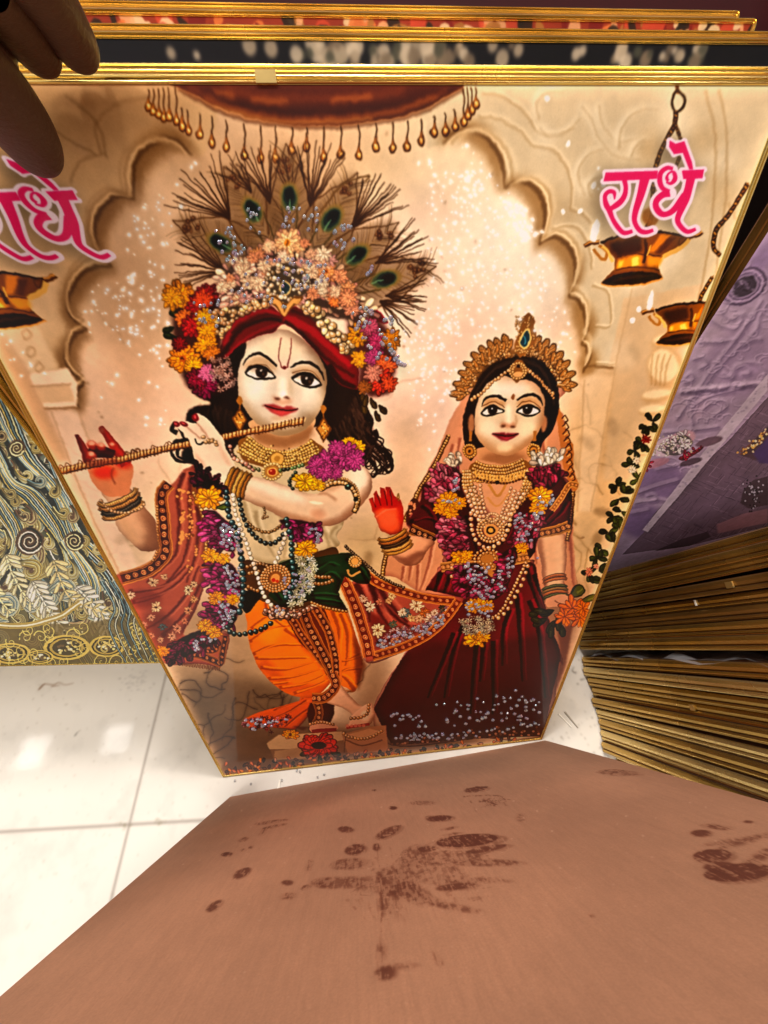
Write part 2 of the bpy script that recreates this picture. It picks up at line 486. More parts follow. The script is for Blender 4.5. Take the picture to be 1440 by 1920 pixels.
    for c in out:
        d = c - np.array([60, 260]); d = d / np.hypot(*d.T)[:, None]
        K.line(c + d * 14, 34, (140, 96, 50), .8, 12, soft=6, ws=[4, 38, 46, 30, 6])
        K.line(c + d * 3, 9, (116, 74, 36), .8, 5, soft=1.4, ws=[3, 11, 12, 8, 3])
        K.line(c - d * 6, 5, (228, 194, 148), .85, 3, soft=1.4, ws=[2, 6, 6, 5, 2])
        K.line(c - d * 14, 4, (160, 118, 74), .6, 3, soft=1.5)
        K.line(c - d * 24, 4, (166, 126, 82), .5, 3, soft=1.6)
    for c in ([(130, 345), (150, 300), (200, 290)], [(190, 290), (180, 230), (230, 190), (300, 180)], [(60, 200), (110, 250), (180, 290)], [(120, 180), (180, 230), (200, 300)], [(-40, 250), (30, 220), (60, 170)]):
        K.line(c, 3.2, (126, 88, 50), .5, soft=1.3)
    # left pilaster, capital
    K.fill([(10, 620), (70, 612), (112, 690), (58, 700)], (236, 204, 166), .7, soft=2)
    K.fill([(56, 706), (60, 698), (128, 690), (146, 720), (146, 764), (86, 768)], (240, 208, 178), .95, soft=1)
    K.fill([(64, 724), (132, 720), (142, 752), (78, 756)], (222, 182, 140), .9, soft=1.5)
    K.line([(84, 768), (148, 764)], 5, (164, 116, 68), .8, soft=1.2, smooth=False)
    K.line([(58, 724), (134, 719)], 3, (176, 130, 84), .7, soft=1, smooth=False)
    for i, (x, y) in enumerate([(50, 628), (58, 660), (72, 688)]):
        K.line([(x - 8, y), (x, y - 10), (x + 9, y), (x, y + 9), (x - 6, y + 2)], 3, (196, 150, 104), .8, soft=.8)
    K.fill([(90, 772), (146, 768), (225, 980), (330, 1240), (260, 1150)], (238, 206, 180), .6, soft=4)
    K.line([(98, 772), (170, 960), (300, 1230)], 3, (190, 146, 104), .6, soft=1.5)
    K.line([(148, 770), (230, 1000)], 3, (196, 152, 112), .6, soft=1.5, smooth=False)
    K.fill([(0, 620), (60, 720), (130, 860), (100, 870), (0, 690)], (206, 160, 116), .6, soft=5)


def paint_glitter(K):
    def dots(P, n, r0=1.6, r1=4.2, a=.95):
        P = np.array(P, float); lo, hi = P.min(0), P.max(0); k = 0
        while k < n:
            q = lo + rng.rand(2) * (hi - lo)
            if inside(P, q):
                k += 1; r = r0 + (r1 - r0) * rng.rand() ** 1.4
                K.fill(blob(q[0], q[1], r * 1.7, n=8), (252, 240, 228), .28, soft=1.4)
                K.fill(blob(q[0], q[1], r, r * .8, 45, n=7), (255, 252, 246), a * (.6 + .4 * rng.rand()))
    dots([(780, 300), (880, 270), (960, 370), (1020, 480), (1060, 560), (1080, 680), (1030, 650), (980, 590), (880, 650), (800, 620), (800, 480), (820, 400)], 210)
    dots([(940, 370), (1000, 400), (1020, 440), (980, 450)], 44, 2.6, 5)
    dots([(870, 280), (905, 290), (910, 400), (870, 400)], 26, 2, 5)
    dots([(740, 590), (860, 580), (860, 720), (800, 860), (770, 760), (750, 640)], 90, 1.4, 3.8)
    dots([(160, 540), (300, 480), (320, 560), (320, 700), (220, 640), (160, 620)], 70)
    dots([(250, 400), (310, 340), (380, 290), (330, 420), (300, 480), (220, 480)], 22)
    dots([(160, 700), (300, 700), (320, 800), (180, 810)], 14)
    dots([(0, 620), (100, 700), (80, 760), (0, 660)], 10)
    dots([(1060, 400), (1130, 300), (1130, 500), (1090, 460)], 5)
    for p in [(1025, 182), (1064, 271), (1131, 345), (1113, 346), (1198, 580), (1186, 601), (1055, 395), (1088, 395)]:
        K.fill(blob(p[0], p[1], 4.5, 6, 20), (255, 252, 244), .95)


def paint_chandelier(K):
    K.fill(np.concatenate([[(300, 150)], crv([(330, 165), (420, 205), (520, 228), (610, 237), (700, 230), (790, 206), (866, 165)]), [(880, 150)]]), (92, 42, 20))
    K.line([(350, 168), (450, 208), (600, 228), (740, 212), (840, 172)], 12, (120, 62, 30), .9, soft=2)
    K.line([(420, 168), (520, 185), (640, 186), (760, 172)], 8, (150, 82, 42), .8, soft=3)
    K.line([(380, 186), (480, 214), (600, 226), (720, 214), (820, 182)], 5, (206, 128, 58), .75, soft=2.2); K.line([(400, 200), (500, 222), (610, 231), (700, 225)], 2.5, (246, 196, 120), .7, soft=1)
    for a, b in (((470, 186), (540, 192)), ((620, 190), (700, 184)), ((400, 172), (440, 182))):
        K.line([a, b], 4, (240, 160, 84), .8, soft=2, smooth=False)
    K.line([(335, 170), (430, 214), (540, 233), (610, 238), (700, 232), (800, 205), (868, 164)], 3.5, (182, 112, 58), .9, soft=.6)
    K.line([(335, 172), (430, 217), (540, 236), (610, 242), (700, 236), (800, 208), (868, 168)], 3, (66, 28, 12), .9, soft=.6)
    dr = [(277, 195), (286, 205), (296, 212), (306, 218), (316, 215), (330, 222), (341, 232), (352, 240), (374, 246), (397, 262), (425, 268), (459, 284), (489, 290), (519, 290), (549, 278), (577, 272), (608, 292),
          (641, 288), (674, 290), (706, 274), (738, 275), (765, 272), (790, 262), (814, 245), (835, 242), (852, 232), (868, 222), (876, 210), (884, 200), (893, 190)]
    for x, y in dr:
        top = 168 + 70 * math.sqrt(max(0, 1 - ((x - 600) / 300.) ** 2)) if 330 < x < 860 else 165
        h = 34 if 340 < x < 860 else 26
        K.line([(x - 1, top), (x + 1, (top + y) / 2 - 8), (x, y - h * .5)], 2.6, (92, 54, 24), .95)
        K.fill([(x, y - h * .62), (x + 3, y - h * .2), (x + 7.5, y + 4), (x + 4, y + 13), (x - 4, y + 13), (x - 7.5, y + 4), (x - 3, y - h * .2)], (112, 60, 22), smooth=True)
        K.fill([(x, y - h * .4), (x + 2, y - h * .1), (x + 5, y + 4), (x + 2, y + 10), (x - 3, y + 10), (x - 5, y + 4)], (190, 118, 48), smooth=True)
        K.fill(blob(x + 1, y + 4, 3, 4), (244, 190, 112)); K.fill(blob(x - 1, y + 1, 1.3, 2), (255, 238, 200))


def paint_lamp(K, ox=0, oy=0, s=1., right=True):
    """brass oil lamp, drawn once and set at three places"""
    def T(*p):
        q = z('G', *p); c = z('G', (540, 1250))[0]
        return (q - c) * s + c + np.array([ox, oy])
    K.fill(T((235, 1110), (400, 1050), (620, 1020), (850, 1010), (1060, 1040), (1120, 1060), (1000, 1160), (860, 1220), (800, 1290), (805, 1360), (845, 1440), (700, 1490), (500, 1515), (330, 1520), (245, 1500),
             (300, 1430), (370, 1360), (370, 1270), (320, 1190)), (150, 84, 22), smooth=False)
    K.fill(T((320, 1110), (620, 1050), (640, 1200), (400, 1250), (345, 1190)), (84, 40, 16), .9, soft=2)
    K.fill(T((700, 1200), (830, 1020), (930, 1030), (760, 1200)), (226, 140, 30), .95, soft=1.5)
    K.fill(T((900, 1060), (980, 1050), (820, 1220), (780, 1210)), (120, 60, 20), .9, soft=1.2)
    K.fill(T((400, 1270), (640, 1210), (650, 1330), (380, 1370)), (232, 148, 34), .95, soft=2)
    K.fill(T((680, 1220), (850, 1240), (800, 1340), (700, 1340)), (238, 160, 40), .9, soft=2)
    K.fill(T((530, 1270), (600, 1240), (610, 1330), (530, 1340)), (255, 216, 110), .9, soft=1.5)
    K.fill(T((400, 1290), (450, 1280), (440, 1340), (400, 1350)), (255, 206, 96), .8, soft=1.5)
    K.line(T((380, 1370), (600, 1340), (810, 1370)), 3, (112, 58, 14), .9)
    K.line(T((390, 1255), (560, 1215), (830, 1235)), 2.5, (100, 50, 16), .9)
    K.fill(T((255, 1490), (350, 1430), (520, 1390), (700, 1385), (830, 1430), (690, 1480), (480, 1515), (330, 1515)), (68, 34, 22), smooth=True)
    K.line(T((248, 1500), (330, 1525), (500, 1518), (700, 1492), (845, 1440)), 3, (228, 160, 80))
    K.line(T((340, 1480), (520, 1440), (760, 1420)), 3, (104, 62, 42), .8, soft=1)
    K.line(T((235, 1108), (420, 1040), (640, 1015), (850, 1005), (1100, 1055)), 4, (58, 28, 14))
    for q in (((80, 1140), (140, 1110), (220, 1105)), ((1100, 1060), (1160, 1050), (1215, 1020))):
        K.line(T(*q), 8, (132, 72, 28)); K.line(T(*q) - [0, 2], 3, (226, 160, 80))
    K.line(T((160, 1170), (215, 1240), (270, 1275), (290, 1200), (215, 1140)), 5, (196, 128, 48))
    K.line(T((240, 1150), (300, 1190), (350, 1300)), 5, (236, 186, 104))
    K.line(T((1100, 1080), (1010, 1160), (850, 1240)), 8, (224, 176, 96)); K.line(T((1080, 1060), (1000, 1140), (1010, 1070), (1080, 1050)), 3, (130, 74, 28))
    K.line(T((665, 1070), (680, 1180), (655, 1300)), 6, (96, 50, 22)); K.line(T((730, 1130), (690, 1230)), 3, (232, 168, 84))
    if right:
        K.fill(T((205, 870), (220, 950), (205, 1050), (180, 1100), (135, 1090), (130, 1010), (160, 920)), (255, 238, 205), .5, soft=4)
        K.fill(T((205, 870), (218, 950), (200, 1040), (175, 1095), (140, 1085), (138, 1010), (165, 930)), (255, 253, 244), smooth=True)


def rope(K, pts, w=9):
    p = crv(pts); K.line(p, w, (92, 52, 18), smooth=False)
    s = np.r_[0, np.cumsum(np.hypot(*np.diff(p, axis=0).T))]
    for i, t in enumerate(np.arange(0, s[-1], w * .95)):
        x = np.interp(t, s, p[:, 0]); y = np.interp(t, s, p[:, 1])
        K.fill(blob(x, y, w * .42, w * .2, 40 if i % 2 else -30, n=8), (222, 160, 74) if i % 2 else (160, 98, 38))


def letters(K):
    """the word in its brush-like hand: white rim, soft shade, pink strokes"""
    G = lambda *p: z('G', *p)
    polys = [G((285, 430), (790, 412), (780, 490), (265, 515)), G((1020, 410), (1235, 400), (1220, 485), (1035, 492)),
             G((903, 120), (960, 152), (1045, 127), (1118, 330), (1130, 400), (1092, 400), (1030, 240), (945, 252), (898, 180))]
    st = [(G((465, 500), (480, 570), (468, 650), (420, 720), (325, 785)), [46, 42, 50, 56, 40]),
          (G((372, 690), (368, 625), (322, 612), (280, 655), (292, 740), (330, 800)), [10, 40, 40, 40, 54, 50]),
          (G((318, 780), (355, 880), (410, 965), (465, 1012), (545, 995)), [56, 42, 46, 44, 34]),
          (G((665, 480), (625, 640), (575, 800), (565, 900), (612, 985), (675, 1005), (745, 985)), [92, 78, 66, 56, 46, 46, 32]),
          (G((890, 510), (875, 480), (905, 440), (945, 435), (955, 490), (915, 535), (870, 520)), [30, 30, 38, 40, 46, 30, 18]),
          (G((935, 395), (880, 385), (820, 430), (808, 510), (835, 580), (900, 615)), [34, 42, 46, 50, 46, 40]),
          (G((905, 628), (835, 645), (775, 705), (775, 770), (830, 830), (910, 815), (990, 735), (1050, 640)), [70, 60, 56, 62, 50, 56, 70, 60]),
          (G((1110, 470), (1075, 620), (1020, 770), (980, 880), (1010, 950), (1075, 1000), (1155, 975)), [84, 76, 84, 60, 50, 46, 30])]
    sc = 1 / 5.143
    for k, (extra, c, a, soft, off) in enumerate([(96, (92, 78, 56), .5, 9, (-10, 8)), (62, (250, 226, 240), 1, 0, (0, 0)), (0, (230, 2, 88), 1, 0, (0, 0))]):
        for p in polys:
            q = p + off
            K.fill(q, c, a, soft)
            if extra:
                K.line(np.concatenate([q, q[:1]]), extra * sc, c, a, soft=soft, smooth=False)
                for v in q:
                    K.fill(blob(v[0], v[1], extra * sc / 2), c, a, soft)
        for p, ws in st:
            K.line(p + off, 1, c, a, soft=soft, ws=(np.array(ws) * 1.0 + extra) * sc)
            if extra and not soft:
                for v, wv in ((p[0], ws[0]), (p[-1], ws[-1])):
                    K.fill(blob(v[0], v[1], (wv + extra) * sc / 2), c)
    for x, y, rx, ry, r in ((340, 700, 26, 20, -20), (910, 455, 26, 12, -50)):
        q = G((x, y))[0]; K.fill(blob(q[0], q[1], rx * sc * 1.1, ry * sc * 1.1, r), (250, 226, 240))


def paint_feathers(K):
    eyes = [(411, 452, 205), (470, 392, 238), (543, 368, 268), (622, 410, 300), (671, 476, 322), (724, 524, 345)]
    O = np.array([560., 600.])
    # vanes
    for x, y, an in eyes:
        t = math.radians(an); d = np.array([math.cos(t), math.sin(t)]); n = np.array([-d[1], d[0]]); e = np.array([x, y])
        P = [e - d * 110, e - d * 30 + n * 46, e + d * 40 + n * 34, e + d * 92, e + d * 40 - n * 34, e - d * 30 - n * 46]
        K.fill(P, (112, 80, 48), .38, soft=3, smooth=True); K.fill(P, (100, 70, 40), .38, soft=12)
        for k in range(70):
            s = rng.rand() * 165 - 90; o = e + d * s; sg = 1 if k % 2 else -1
            K.line([o, o + d * 22 + n * sg * 18, o + d * 34 + n * sg * 34], 1.5, (84, 54, 28) if k % 3 else (168, 128, 80), .6, .5)
        for sg in (-1, 1):
            K.line([e - d * 70 + n * 42 * sg, e + d * 10 + n * 44 * sg, e + d * 70 + n * 12 * sg, e + d * 98], 4, (104, 66, 34), .85, 2)
        for k in range(9):
            q = e + d * (48 + rng.rand() * 26) + n * rng.randn() * 7
            K.fill(blob(q[0], q[1], 3 + rng.rand() * 3), (96, 52, 26), .7); K.fill(blob(q[0], q[1] - 1, 1.6), (186, 136, 84), .7)
    # barbs
    notch = [((430, 408), 226, 56, 128, 18), ((504, 379), 256, 38, 112, 15), ((582, 388), 280, 40, 118, 16), ((658, 428), 309, 40, 122, 18), ((704, 493), 334, 40, 112, 16),
             ((722, 556), 356, 34, 84, 11), ((712, 566), 24, 46, 88, 12), ((424, 506), 196, 60, 108, 18), ((470, 360), 240, 24, 90, 6), ((545, 372), 268, 26, 92, 6)]
    for (x, y), an, sp, L, n in notch:
        for i in range(n):
            a = math.radians(an + sp * (i / (n - 1) - .5) * 1.15 + rng.randn() * 2); l = L * (.72 + .34 * rng.rand())
            d = np.array([math.cos(a), math.sin(a)]); b = np.array([-d[1], d[0]]) * (6 * (i / (n - 1) - .5) + rng.randn() * 2)
            o = np.array([x, y])
            K.line([o, o + d * l * .55 + b, o + d * l + b * 2.4], 2.9, (84, 50, 26), .9, 1.5)
    for x, y, an in eyes:
        t = math.radians(an); d = np.array([math.cos(t), math.sin(t)]); e = np.array([x, y])
        for o in (-16, 16):
            nn = np.array([-d[1], d[0]]) * o
            K.line([e - d * 15 + nn, e - d * 70 + nn * .6, e - d * 130], 4, (96, 74, 36), .8, 3)
        rt = math.degrees(t)
        K.fill(blob(x, y, 29, 19, rt), (140, 112, 60), .9, soft=1.5)
        K.fill(blob(x - d[0] * 3, y - d[1] * 3, 24, 15, rt), (66, 84, 58), .95, soft=1)
        K.fill(blob(x, y, 19, 12, rt), (36, 58, 52)); K.fill(blob(x + d[0] * 3, y + d[1] * 3, 13, 8.5, rt), (10, 22, 28))
        K.line([e - d * 28, e - d * 4], 2.5, (120, 150, 110), .9, smooth=False)
    K.line([(600, 400), (640, 350), (690, 330), (684, 340)], 5, (120, 84, 44), .9, 3)


def paint_flute_player(K):
    Z = z
    HAIR = (42, 27, 22)
    # back hair
    K.fill(Z('M', (200, 590), (440, 480), (960, 520), (1100, 600), (1170, 760), (1190, 860), (1200, 930), (1150, 960), (1000, 900), (860, 760), (520, 800), (440, 1000), (250, 1010), (120, 960),
                (160, 860), (150, 720), (200, 670), (290, 650)), HAIR, soft=1.2, smooth=True)
    curls = [[(1100, 640), (1170, 720), (1150, 800), (1200, 850), (1240, 930)], [(1150, 730), (1190, 750), (1185, 800)], [(1210, 800), (1225, 840), (1200, 870)],
             [(1230, 900), (1290, 940), (1310, 1000), (1290, 1040), (1265, 1020)], [(1180, 960), (1220, 1030), (1200, 1062), (1170, 1040)], [(1270, 930), (1300, 980), (1280, 1010)],
             [(180, 860), (90, 870), (66, 930), (100, 975), (170, 980)], [(100, 820), (70, 800), (90, 760), (140, 850)], [(1000, 560), (1080, 640), (1100, 740)], [(160, 900), (110, 900), (100, 950), (150, 970)]]
    for c in curls:
        K.line(Z('M', *c), 8, HAIR, 1, 4)
    for i in range(46):
        x = 940 + rng.rand() * 180; y = 560 + rng.rand() * 60
        c = [(x, y), (x + 20 + rng.rand() * 50, y + 120), (x + rng.rand() * 120, y + 240), (x + 60 + rng.rand() * 100, y + 360 + rng.rand() * 60)]
        K.line(Z('M', *c), 2.2, (96, 66, 48) if i % 3 else (8, 4, 4), .55, .8, soft=.5)
    for i in range(24):
        x = 210 + rng.rand() * 200; y = 640 + rng.rand() * 60
        K.line(Z('M', (x, y), (x - 20 + rng.rand() * 40, y + 80), (x + rng.rand() * 60, y + 180)), 2, (88, 62, 48), .45, .8, soft=.5)
    K.fill(Z('M', (930, 480), (1100, 540), (1160, 640), (1170, 760), (1200, 880), (1190, 960), (1130, 980), (1060, 900), (960, 880), (880, 760)), HAIR, soft=1)
    for i in range(34):
        x = 1010 + rng.rand() * 140; y = 640 + rng.rand() * 160; ex = 1130 + rng.rand() * 160; ey = 880 + rng.rand() * 150; s_ = 1 if rng.rand() < .5 else -1
        K.line(Z('M', (x, y), (x + 50, (y + ey) / 2 - 40), ((x + ex) / 2 + 20 * s_, (y + ey) / 2 + 20), (ex + 12, ey - 30), (ex + 14 * s_, ey + 18), (ex - 10 * s_, ey + 20), (ex - 14 * s_, ey)), 5.5, HAIR if i % 3 else (74, 50, 40), .95, 1.6)
    for c in curls:
        K.line(Z('M', *c), 9, HAIR, 1, 4)
    for i in range(40):
        x = 950 + rng.rand() * 160; y = 560 + rng.rand() * 200
        K.line(Z('M', (x, y), (x + 30, y + 70), (x + 20 + rng.rand() * 60, y + 150), (x + 90 + rng.rand() * 60, y + 240)), 2.4, (104, 74, 54) if i % 3 else (10, 5, 4), .5, .8, soft=.5)
    K.fill(Z('M', (340, 360), (480, 300), (520, 400), (480, 560), (500, 700), (420, 700), (300, 640), (320, 500)), HAIR, soft=1); K.fill(Z('M', (880, 340), (1120, 440), (1110, 580), (1000, 780), (860, 780), (900, 600)), HAIR, soft=1)
    # neck
    K.fill(Z('M', (520, 740), (860, 720), (840, 840), (900, 900), (880, 960), (460, 960), (440, 900), (530, 850)), (214, 170, 126), smooth=True)
    K.fill(Z('M', (530, 790), (700, 840), (850, 770), (840, 850), (690, 900), (540, 860)), (150, 100, 62), .75, soft=5, smooth=True)
    # face
    face = Z('M', (470, 380), (500, 300), (580, 250), (690, 235), (800, 280), (890, 370), (935, 470), (940, 570), (915, 660), (870, 740), (800, 805), (720, 832), (640, 825), (560, 775), (490, 690), (445, 600), (438, 500), (450, 430))
    K.fill(face, (218, 202, 180), smooth=True); K.round(face, (110, 78, 48), .8, 20, True)
    K.setclip(face)
    K.fill(Z('M', (438, 520), (480, 620), (540, 740), (680, 800), (820, 760), (900, 640), (960, 520), (960, 900), (400, 900)), (184, 152, 112), .75, soft=12)
    K.fill(blob(*Z('M', (540, 570))[0], 24, 26), (244, 238, 222), .8, soft=10); K.fill(blob(*Z('M', (860, 620))[0], 22, 28), (242, 232, 212), .7, soft=10)
    K.fill(blob(*Z('M', (690, 330))[0], 46, 26), (232, 214, 182), .8, soft=10); K.fill(blob(*Z('M', (700, 760))[0], 24, 10), (238, 216, 186), .8, soft=5)
    K.fill(Z('M', (460, 320), (690, 240), (940, 420), (940, 330), (690, 190), (440, 240)), (120, 78, 60), .6, soft=7)
    K.fill(blob(*Z('M', (690, 580))[0], 9, 30), (244, 234, 214), .9, soft=5)
    K.fill(Z('M', (735, 470), (745, 540), (748, 600), (730, 610), (722, 540)), (196, 168, 130), .55, soft=3)
    K.fill(Z('M', (632, 600), (690, 630), (745, 620), (735, 655), (690, 660), (640, 640)), (206, 146, 112), .7, soft=3)
    for x, r in ((660, 20), (712, 0)):
        K.fill(blob(*Z('M', (x, 619 + r * .1))[0], 6, 2.6, 14), (126, 64, 44), .9, soft=.8)
    K.fill(blob(*Z('M', (690, 596))[0], 6, 6), (252, 242, 226), .8, soft=2.5)
    K.fill(blob(*Z('M', (685, 730))[0], 22, 5), (196, 154, 120), .6, soft=3)
    # lips
    K.fill(Z('M', (585, 655), (640, 652), (672, 662), (695, 672), (720, 668), (776, 688), (735, 708), (690, 722), (640, 705)), (186, 62, 64), .95, smooth=True, soft=1)
    K.fill(Z('M', (620, 682), (690, 696), (750, 700), (690, 720), (645, 705)), (226, 92, 88), .85, soft=1.2)
    K.line(Z('M', (588, 656), (640, 676), (690, 686), (740, 690), (776, 686)), 2.4, (104, 20, 26))
    K.fill(blob(*Z('M', (582, 660))[0], 3, 2), (166, 110, 84), .7, soft=1)
    # brow and eye make-up
    for P, c, a in (([(470, 430), (520, 385), (600, 385), (660, 440), (650, 470), (600, 450), (540, 440), (480, 470)], (176, 132, 86), .5),
                    ([(740, 460), (800, 440), (860, 450), (910, 490), (915, 540), (860, 500), (800, 485), (755, 500)], (176, 132, 86), .5)):
        K.fill(Z('M', *P), c, a, soft=3)
    def eye(P, iris, pup, r):
        Q = Z('M', *P); c = Q.mean(0); Q = (Q - c) * [1.04, 1.12] + c; K.fill(Q, INK, smooth=True); K.fill((Q - c) * [.86, .64] + c + [0, .8], (240, 226, 204), smooth=True)
        x, y = Z('M', iris)[0]; K.setclip((Q - c) * [.86, .64] + c + [0, .8])
        K.fill(blob(x, y, r), (52, 30, 22)); K.fill(blob(x, y, r * .55), (8, 5, 5)); K.fill(blob(x + r * .3, y + r * .4, r * .28), (120, 84, 62), .8); K.fill(blob(x - r * .1, y - r * .15, r * .2), (250, 246, 236))
        K.fill((Q - c) * [.84, .3] + c + [0, -6], (120, 92, 74), .5, soft=2)
        K.setclip(face)
    eye([(478, 470), (510, 440), (560, 436), (610, 462), (650, 500), (610, 508), (550, 512), (500, 498)], (567, 470), None, 12)
    eye([(745, 505), (790, 482), (840, 484), (885, 510), (912, 548), (870, 562), (820, 558), (775, 535)], (832, 514), None, 12.5)
    K.line(Z('M', (500, 440), (540, 428), (590, 436), (640, 480)), 1.6, (120, 76, 44), .8); K.line(Z('M', (750, 480), (800, 466), (860, 475), (905, 520)), 1.6, (120, 76, 44), .8)
    K.line(Z('M', (468, 435), (485, 400), (520, 374), (555, 370), (600, 388), (658, 438)), 1, INK, ws=[1, 3, 5, 6, 5.5, 3.5])
    K.line(Z('M', (738, 448), (770, 430), (820, 422), (870, 436), (910, 475), (928, 525)), 1, INK, ws=[1.6, 4.5, 6, 5.5, 4, 1])
    K.setclip(None)
    for p in ([(686, 280), (675, 330), (672, 400), (690, 445), (710, 455)], [(742, 282), (738, 340), (732, 400), (722, 450)]):
        K.line(Z('M', *p), 1.6, (150, 40, 36), .9, 2.2)
    K.fill(blob(*Z('M', (706, 446))[0], 4, 3.5), (170, 30, 34))
    # turban
    tb = Z('M', (340, 390), (345, 300), (400, 200), (500, 130), (610, 98), (690, 150), (760, 110), (850, 150), (960, 240), (1060, 340), (1120, 420), (1120, 520), (1100, 570), (1000, 530), (930, 420), (840, 310), (760, 240), (690, 205),
           (640, 250), (540, 280), (440, 330), (370, 400))
    K.fill(tb, (128, 14, 30), smooth=True)
    K.setclip(tb)
    for p, c, w in (([(350, 380), (450, 240), (590, 180), (690, 190)], (64, 6, 16), 9), ([(345, 320), (430, 190), (570, 130), (680, 160)], (170, 24, 42), 13), ([(360, 400), (480, 290), (600, 230), (690, 200)], (166, 26, 44), 6),
                    ([(400, 260), (500, 190), (600, 155), (680, 170)], (84, 8, 22), 6), ([(700, 170), (840, 230), (960, 330), (1080, 440)], (176, 22, 42), 17), ([(700, 190), (820, 280), (940, 400), (1100, 500)], (84, 8, 20), 10),
                    ([(720, 210), (840, 320), (930, 420), (1060, 540)], (120, 14, 32), 7), ([(740, 130), (860, 170), (980, 280), (1100, 400)], (92, 10, 26), 6), ([(950, 440), (1020, 520), (1100, 560)], (54, 6, 14), 14)):
        K.line(Z('M', *p), w, c, .85, w * .6, soft=1.1)
    K.setclip(None)
    K.fill(Z('M', (1125, 110), (1180, 100), (1240, 140), (1280, 200), (1220, 190), (1150, 160)), (172, 18, 40), smooth=True)
    K.line(Z('M', (1130, 140), (1190, 130), (1250, 180)), 4, (96, 8, 22), .8, soft=1)
    # flowers of the headdress
    W = lambda v, *p: Z(v, *p)
    leaf = (52, 66, 26)
    K.fill(Z('M', (60, 60), (300, 20), (420, 100), (340, 300), (360, 400), (430, 500), (400, 580), (240, 620), (150, 560), (90, 420), (80, 300)), (70, 30, 24), .9, soft=3)
    K.fill(Z('M', (1050, 60), (1180, 120), (1320, 280), (1330, 460), (1290, 600), (1180, 620), (1110, 560), (1130, 420), (1060, 300)), (84, 34, 30), .9, soft=3)
    K.fill(Z('K', (300, 700), (450, 540), (620, 460), (800, 600), (960, 740), (1060, 880), (850, 860), (600, 780), (330, 860)), (110, 66, 44), .9, soft=4)
    for x, y, an in [(84, 220, 160), (90, 270, 185), (130, 300, 200), (180, 360, 80), (120, 160, 200), (190, 100, 240), (1180, 620, 60), (1230, 660, 45), (1140, 640, 80), (1210, 690, 70), (1130, 590, 70), (1160, 600, 100)]:
        q = W('M', (x, y))[0]; K.petal(q[0], q[1], 24, 12, an, leaf if x < 600 else (84, 62, 28))
    K.cluster(W('K', (300, 660), (420, 560), (520, 530), (620, 470), (740, 560), (850, 650), (940, 740), (1010, 860), (800, 860), (700, 800), (600, 780), (480, 800), (360, 830), (290, 760)), 110, 10,
              [(206, 152, 124), (222, 176, 140), (190, 132, 116), (232, 188, 150)], 'petal')
    for x, y, r, c, ce in [(620, 500, 30, (236, 176, 130), (232, 140, 30)), (800, 640, 24, (226, 150, 96), (206, 110, 40)), (905, 730, 17, (214, 150, 104), (190, 100, 50)), (470, 560, 17, (212, 148, 96), (220, 150, 60)),
                            (530, 520, 13, (240, 190, 150), None), (680, 520, 14, (240, 180, 130), None), (850, 780, 15, (232, 130, 70), None), (600, 570, 14, (240, 200, 170), None)]:
        q = W('K', (x, y))[0]; K.flower(q[0], q[1], r, c, 12, 3, ce)
    K.cluster(W('K', (300, 660), (400, 580), (520, 620), (540, 760), (420, 800), (300, 790)), 50, 9, [(214, 160, 138), (224, 180, 154), (196, 136, 120)], 'petal')
    r2 = np.random.RandomState(4)
    for _ in range(46):
        t = r2.rand() * math.pi; u = r2.rand() ** .6
        q = W('K', (610 + 330 * math.cos(t) * u, 790 - 330 * math.sin(t) * u * (1 - .25 * abs(math.cos(t)))))[0]
        K.flower(q[0], q[1], 11 + r2.rand() * 8, [(230, 176, 140), (238, 196, 160), (222, 150, 110), (242, 210, 176), (216, 160, 146)][r2.randint(5)], 7 + r2.randint(4), 2, None, .85)
    K.cluster(W('K', (250, 850), (330, 810), (500, 770), (530, 800), (400, 850), (340, 900), (300, 960), (260, 940)), 46, 5.5, [(206, 162, 112), (190, 140, 96)], 'bud')
    K.cluster(W('K', (520, 640), (640, 600), (720, 680), (690, 760), (600, 810), (530, 780)), 55, 4.6, [(214, 178, 140), (226, 196, 160), (190, 150, 100)], 'bud')
    # jewel over the forehead
    K.fill(W('K', (520, 770), (560, 760), (600, 800), (650, 760), (690, 770), (640, 820), (600, 860), (560, 820)), (128, 84, 40), smooth=True)
    for sg in (-1, 1):
        for k in range(3):
            K.line(W('K', (600, 855), (600 + sg * (20 + 14 * k), 800 - 6 * k), (600 + sg * (50 + 12 * k), 775), (600 + sg * (40 + 8 * k), 800)), 3, (206, 158, 96))
    K.fill(W('K', (600, 690), (626, 720), (604, 752), (580, 722)), (40, 76, 84), smooth=True); K.line(W('K', (600, 686), (630, 720), (604, 758), (576, 722), (600, 686)), 2.4, (224, 190, 130))
    # right side buds and flowers
    K.cluster(W('M', (790, 110), (870, 90), (960, 200), (1060, 280), (1110, 360), (1060, 380), (960, 280), (860, 180)), 40, 6.5, [(220, 176, 120), (208, 158, 100), (230, 190, 140)], 'bud')
    for x, y, r, c, ce in [(1120, 260, 19, (206, 138, 34), (150, 90, 30)), (1130, 400, 15, (216, 150, 40), None), (1180, 220, 16, (176, 84, 104), None), (1220, 300, 17, (168, 60, 96), None), (1300, 290, 18, (206, 130, 30), None),
                            (1210, 390, 16, (170, 70, 110), None), (1270, 440, 18, (230, 110, 60), None), (1240, 520, 24, (206, 64, 42), (120, 30, 20)), (1290, 540, 14, (226, 90, 50), None), (1200, 480, 15, (196, 130, 110), None),
                            (1080, 120, 15, (206, 140, 110), None), (1060, 60, 16, (222, 150, 110), None), (1150, 560, 12, (150, 90, 40), None)]:
        q = W('M', (x, y))[0]; K.flower(q[0], q[1], r * 1.25, c, 12, 3, ce)
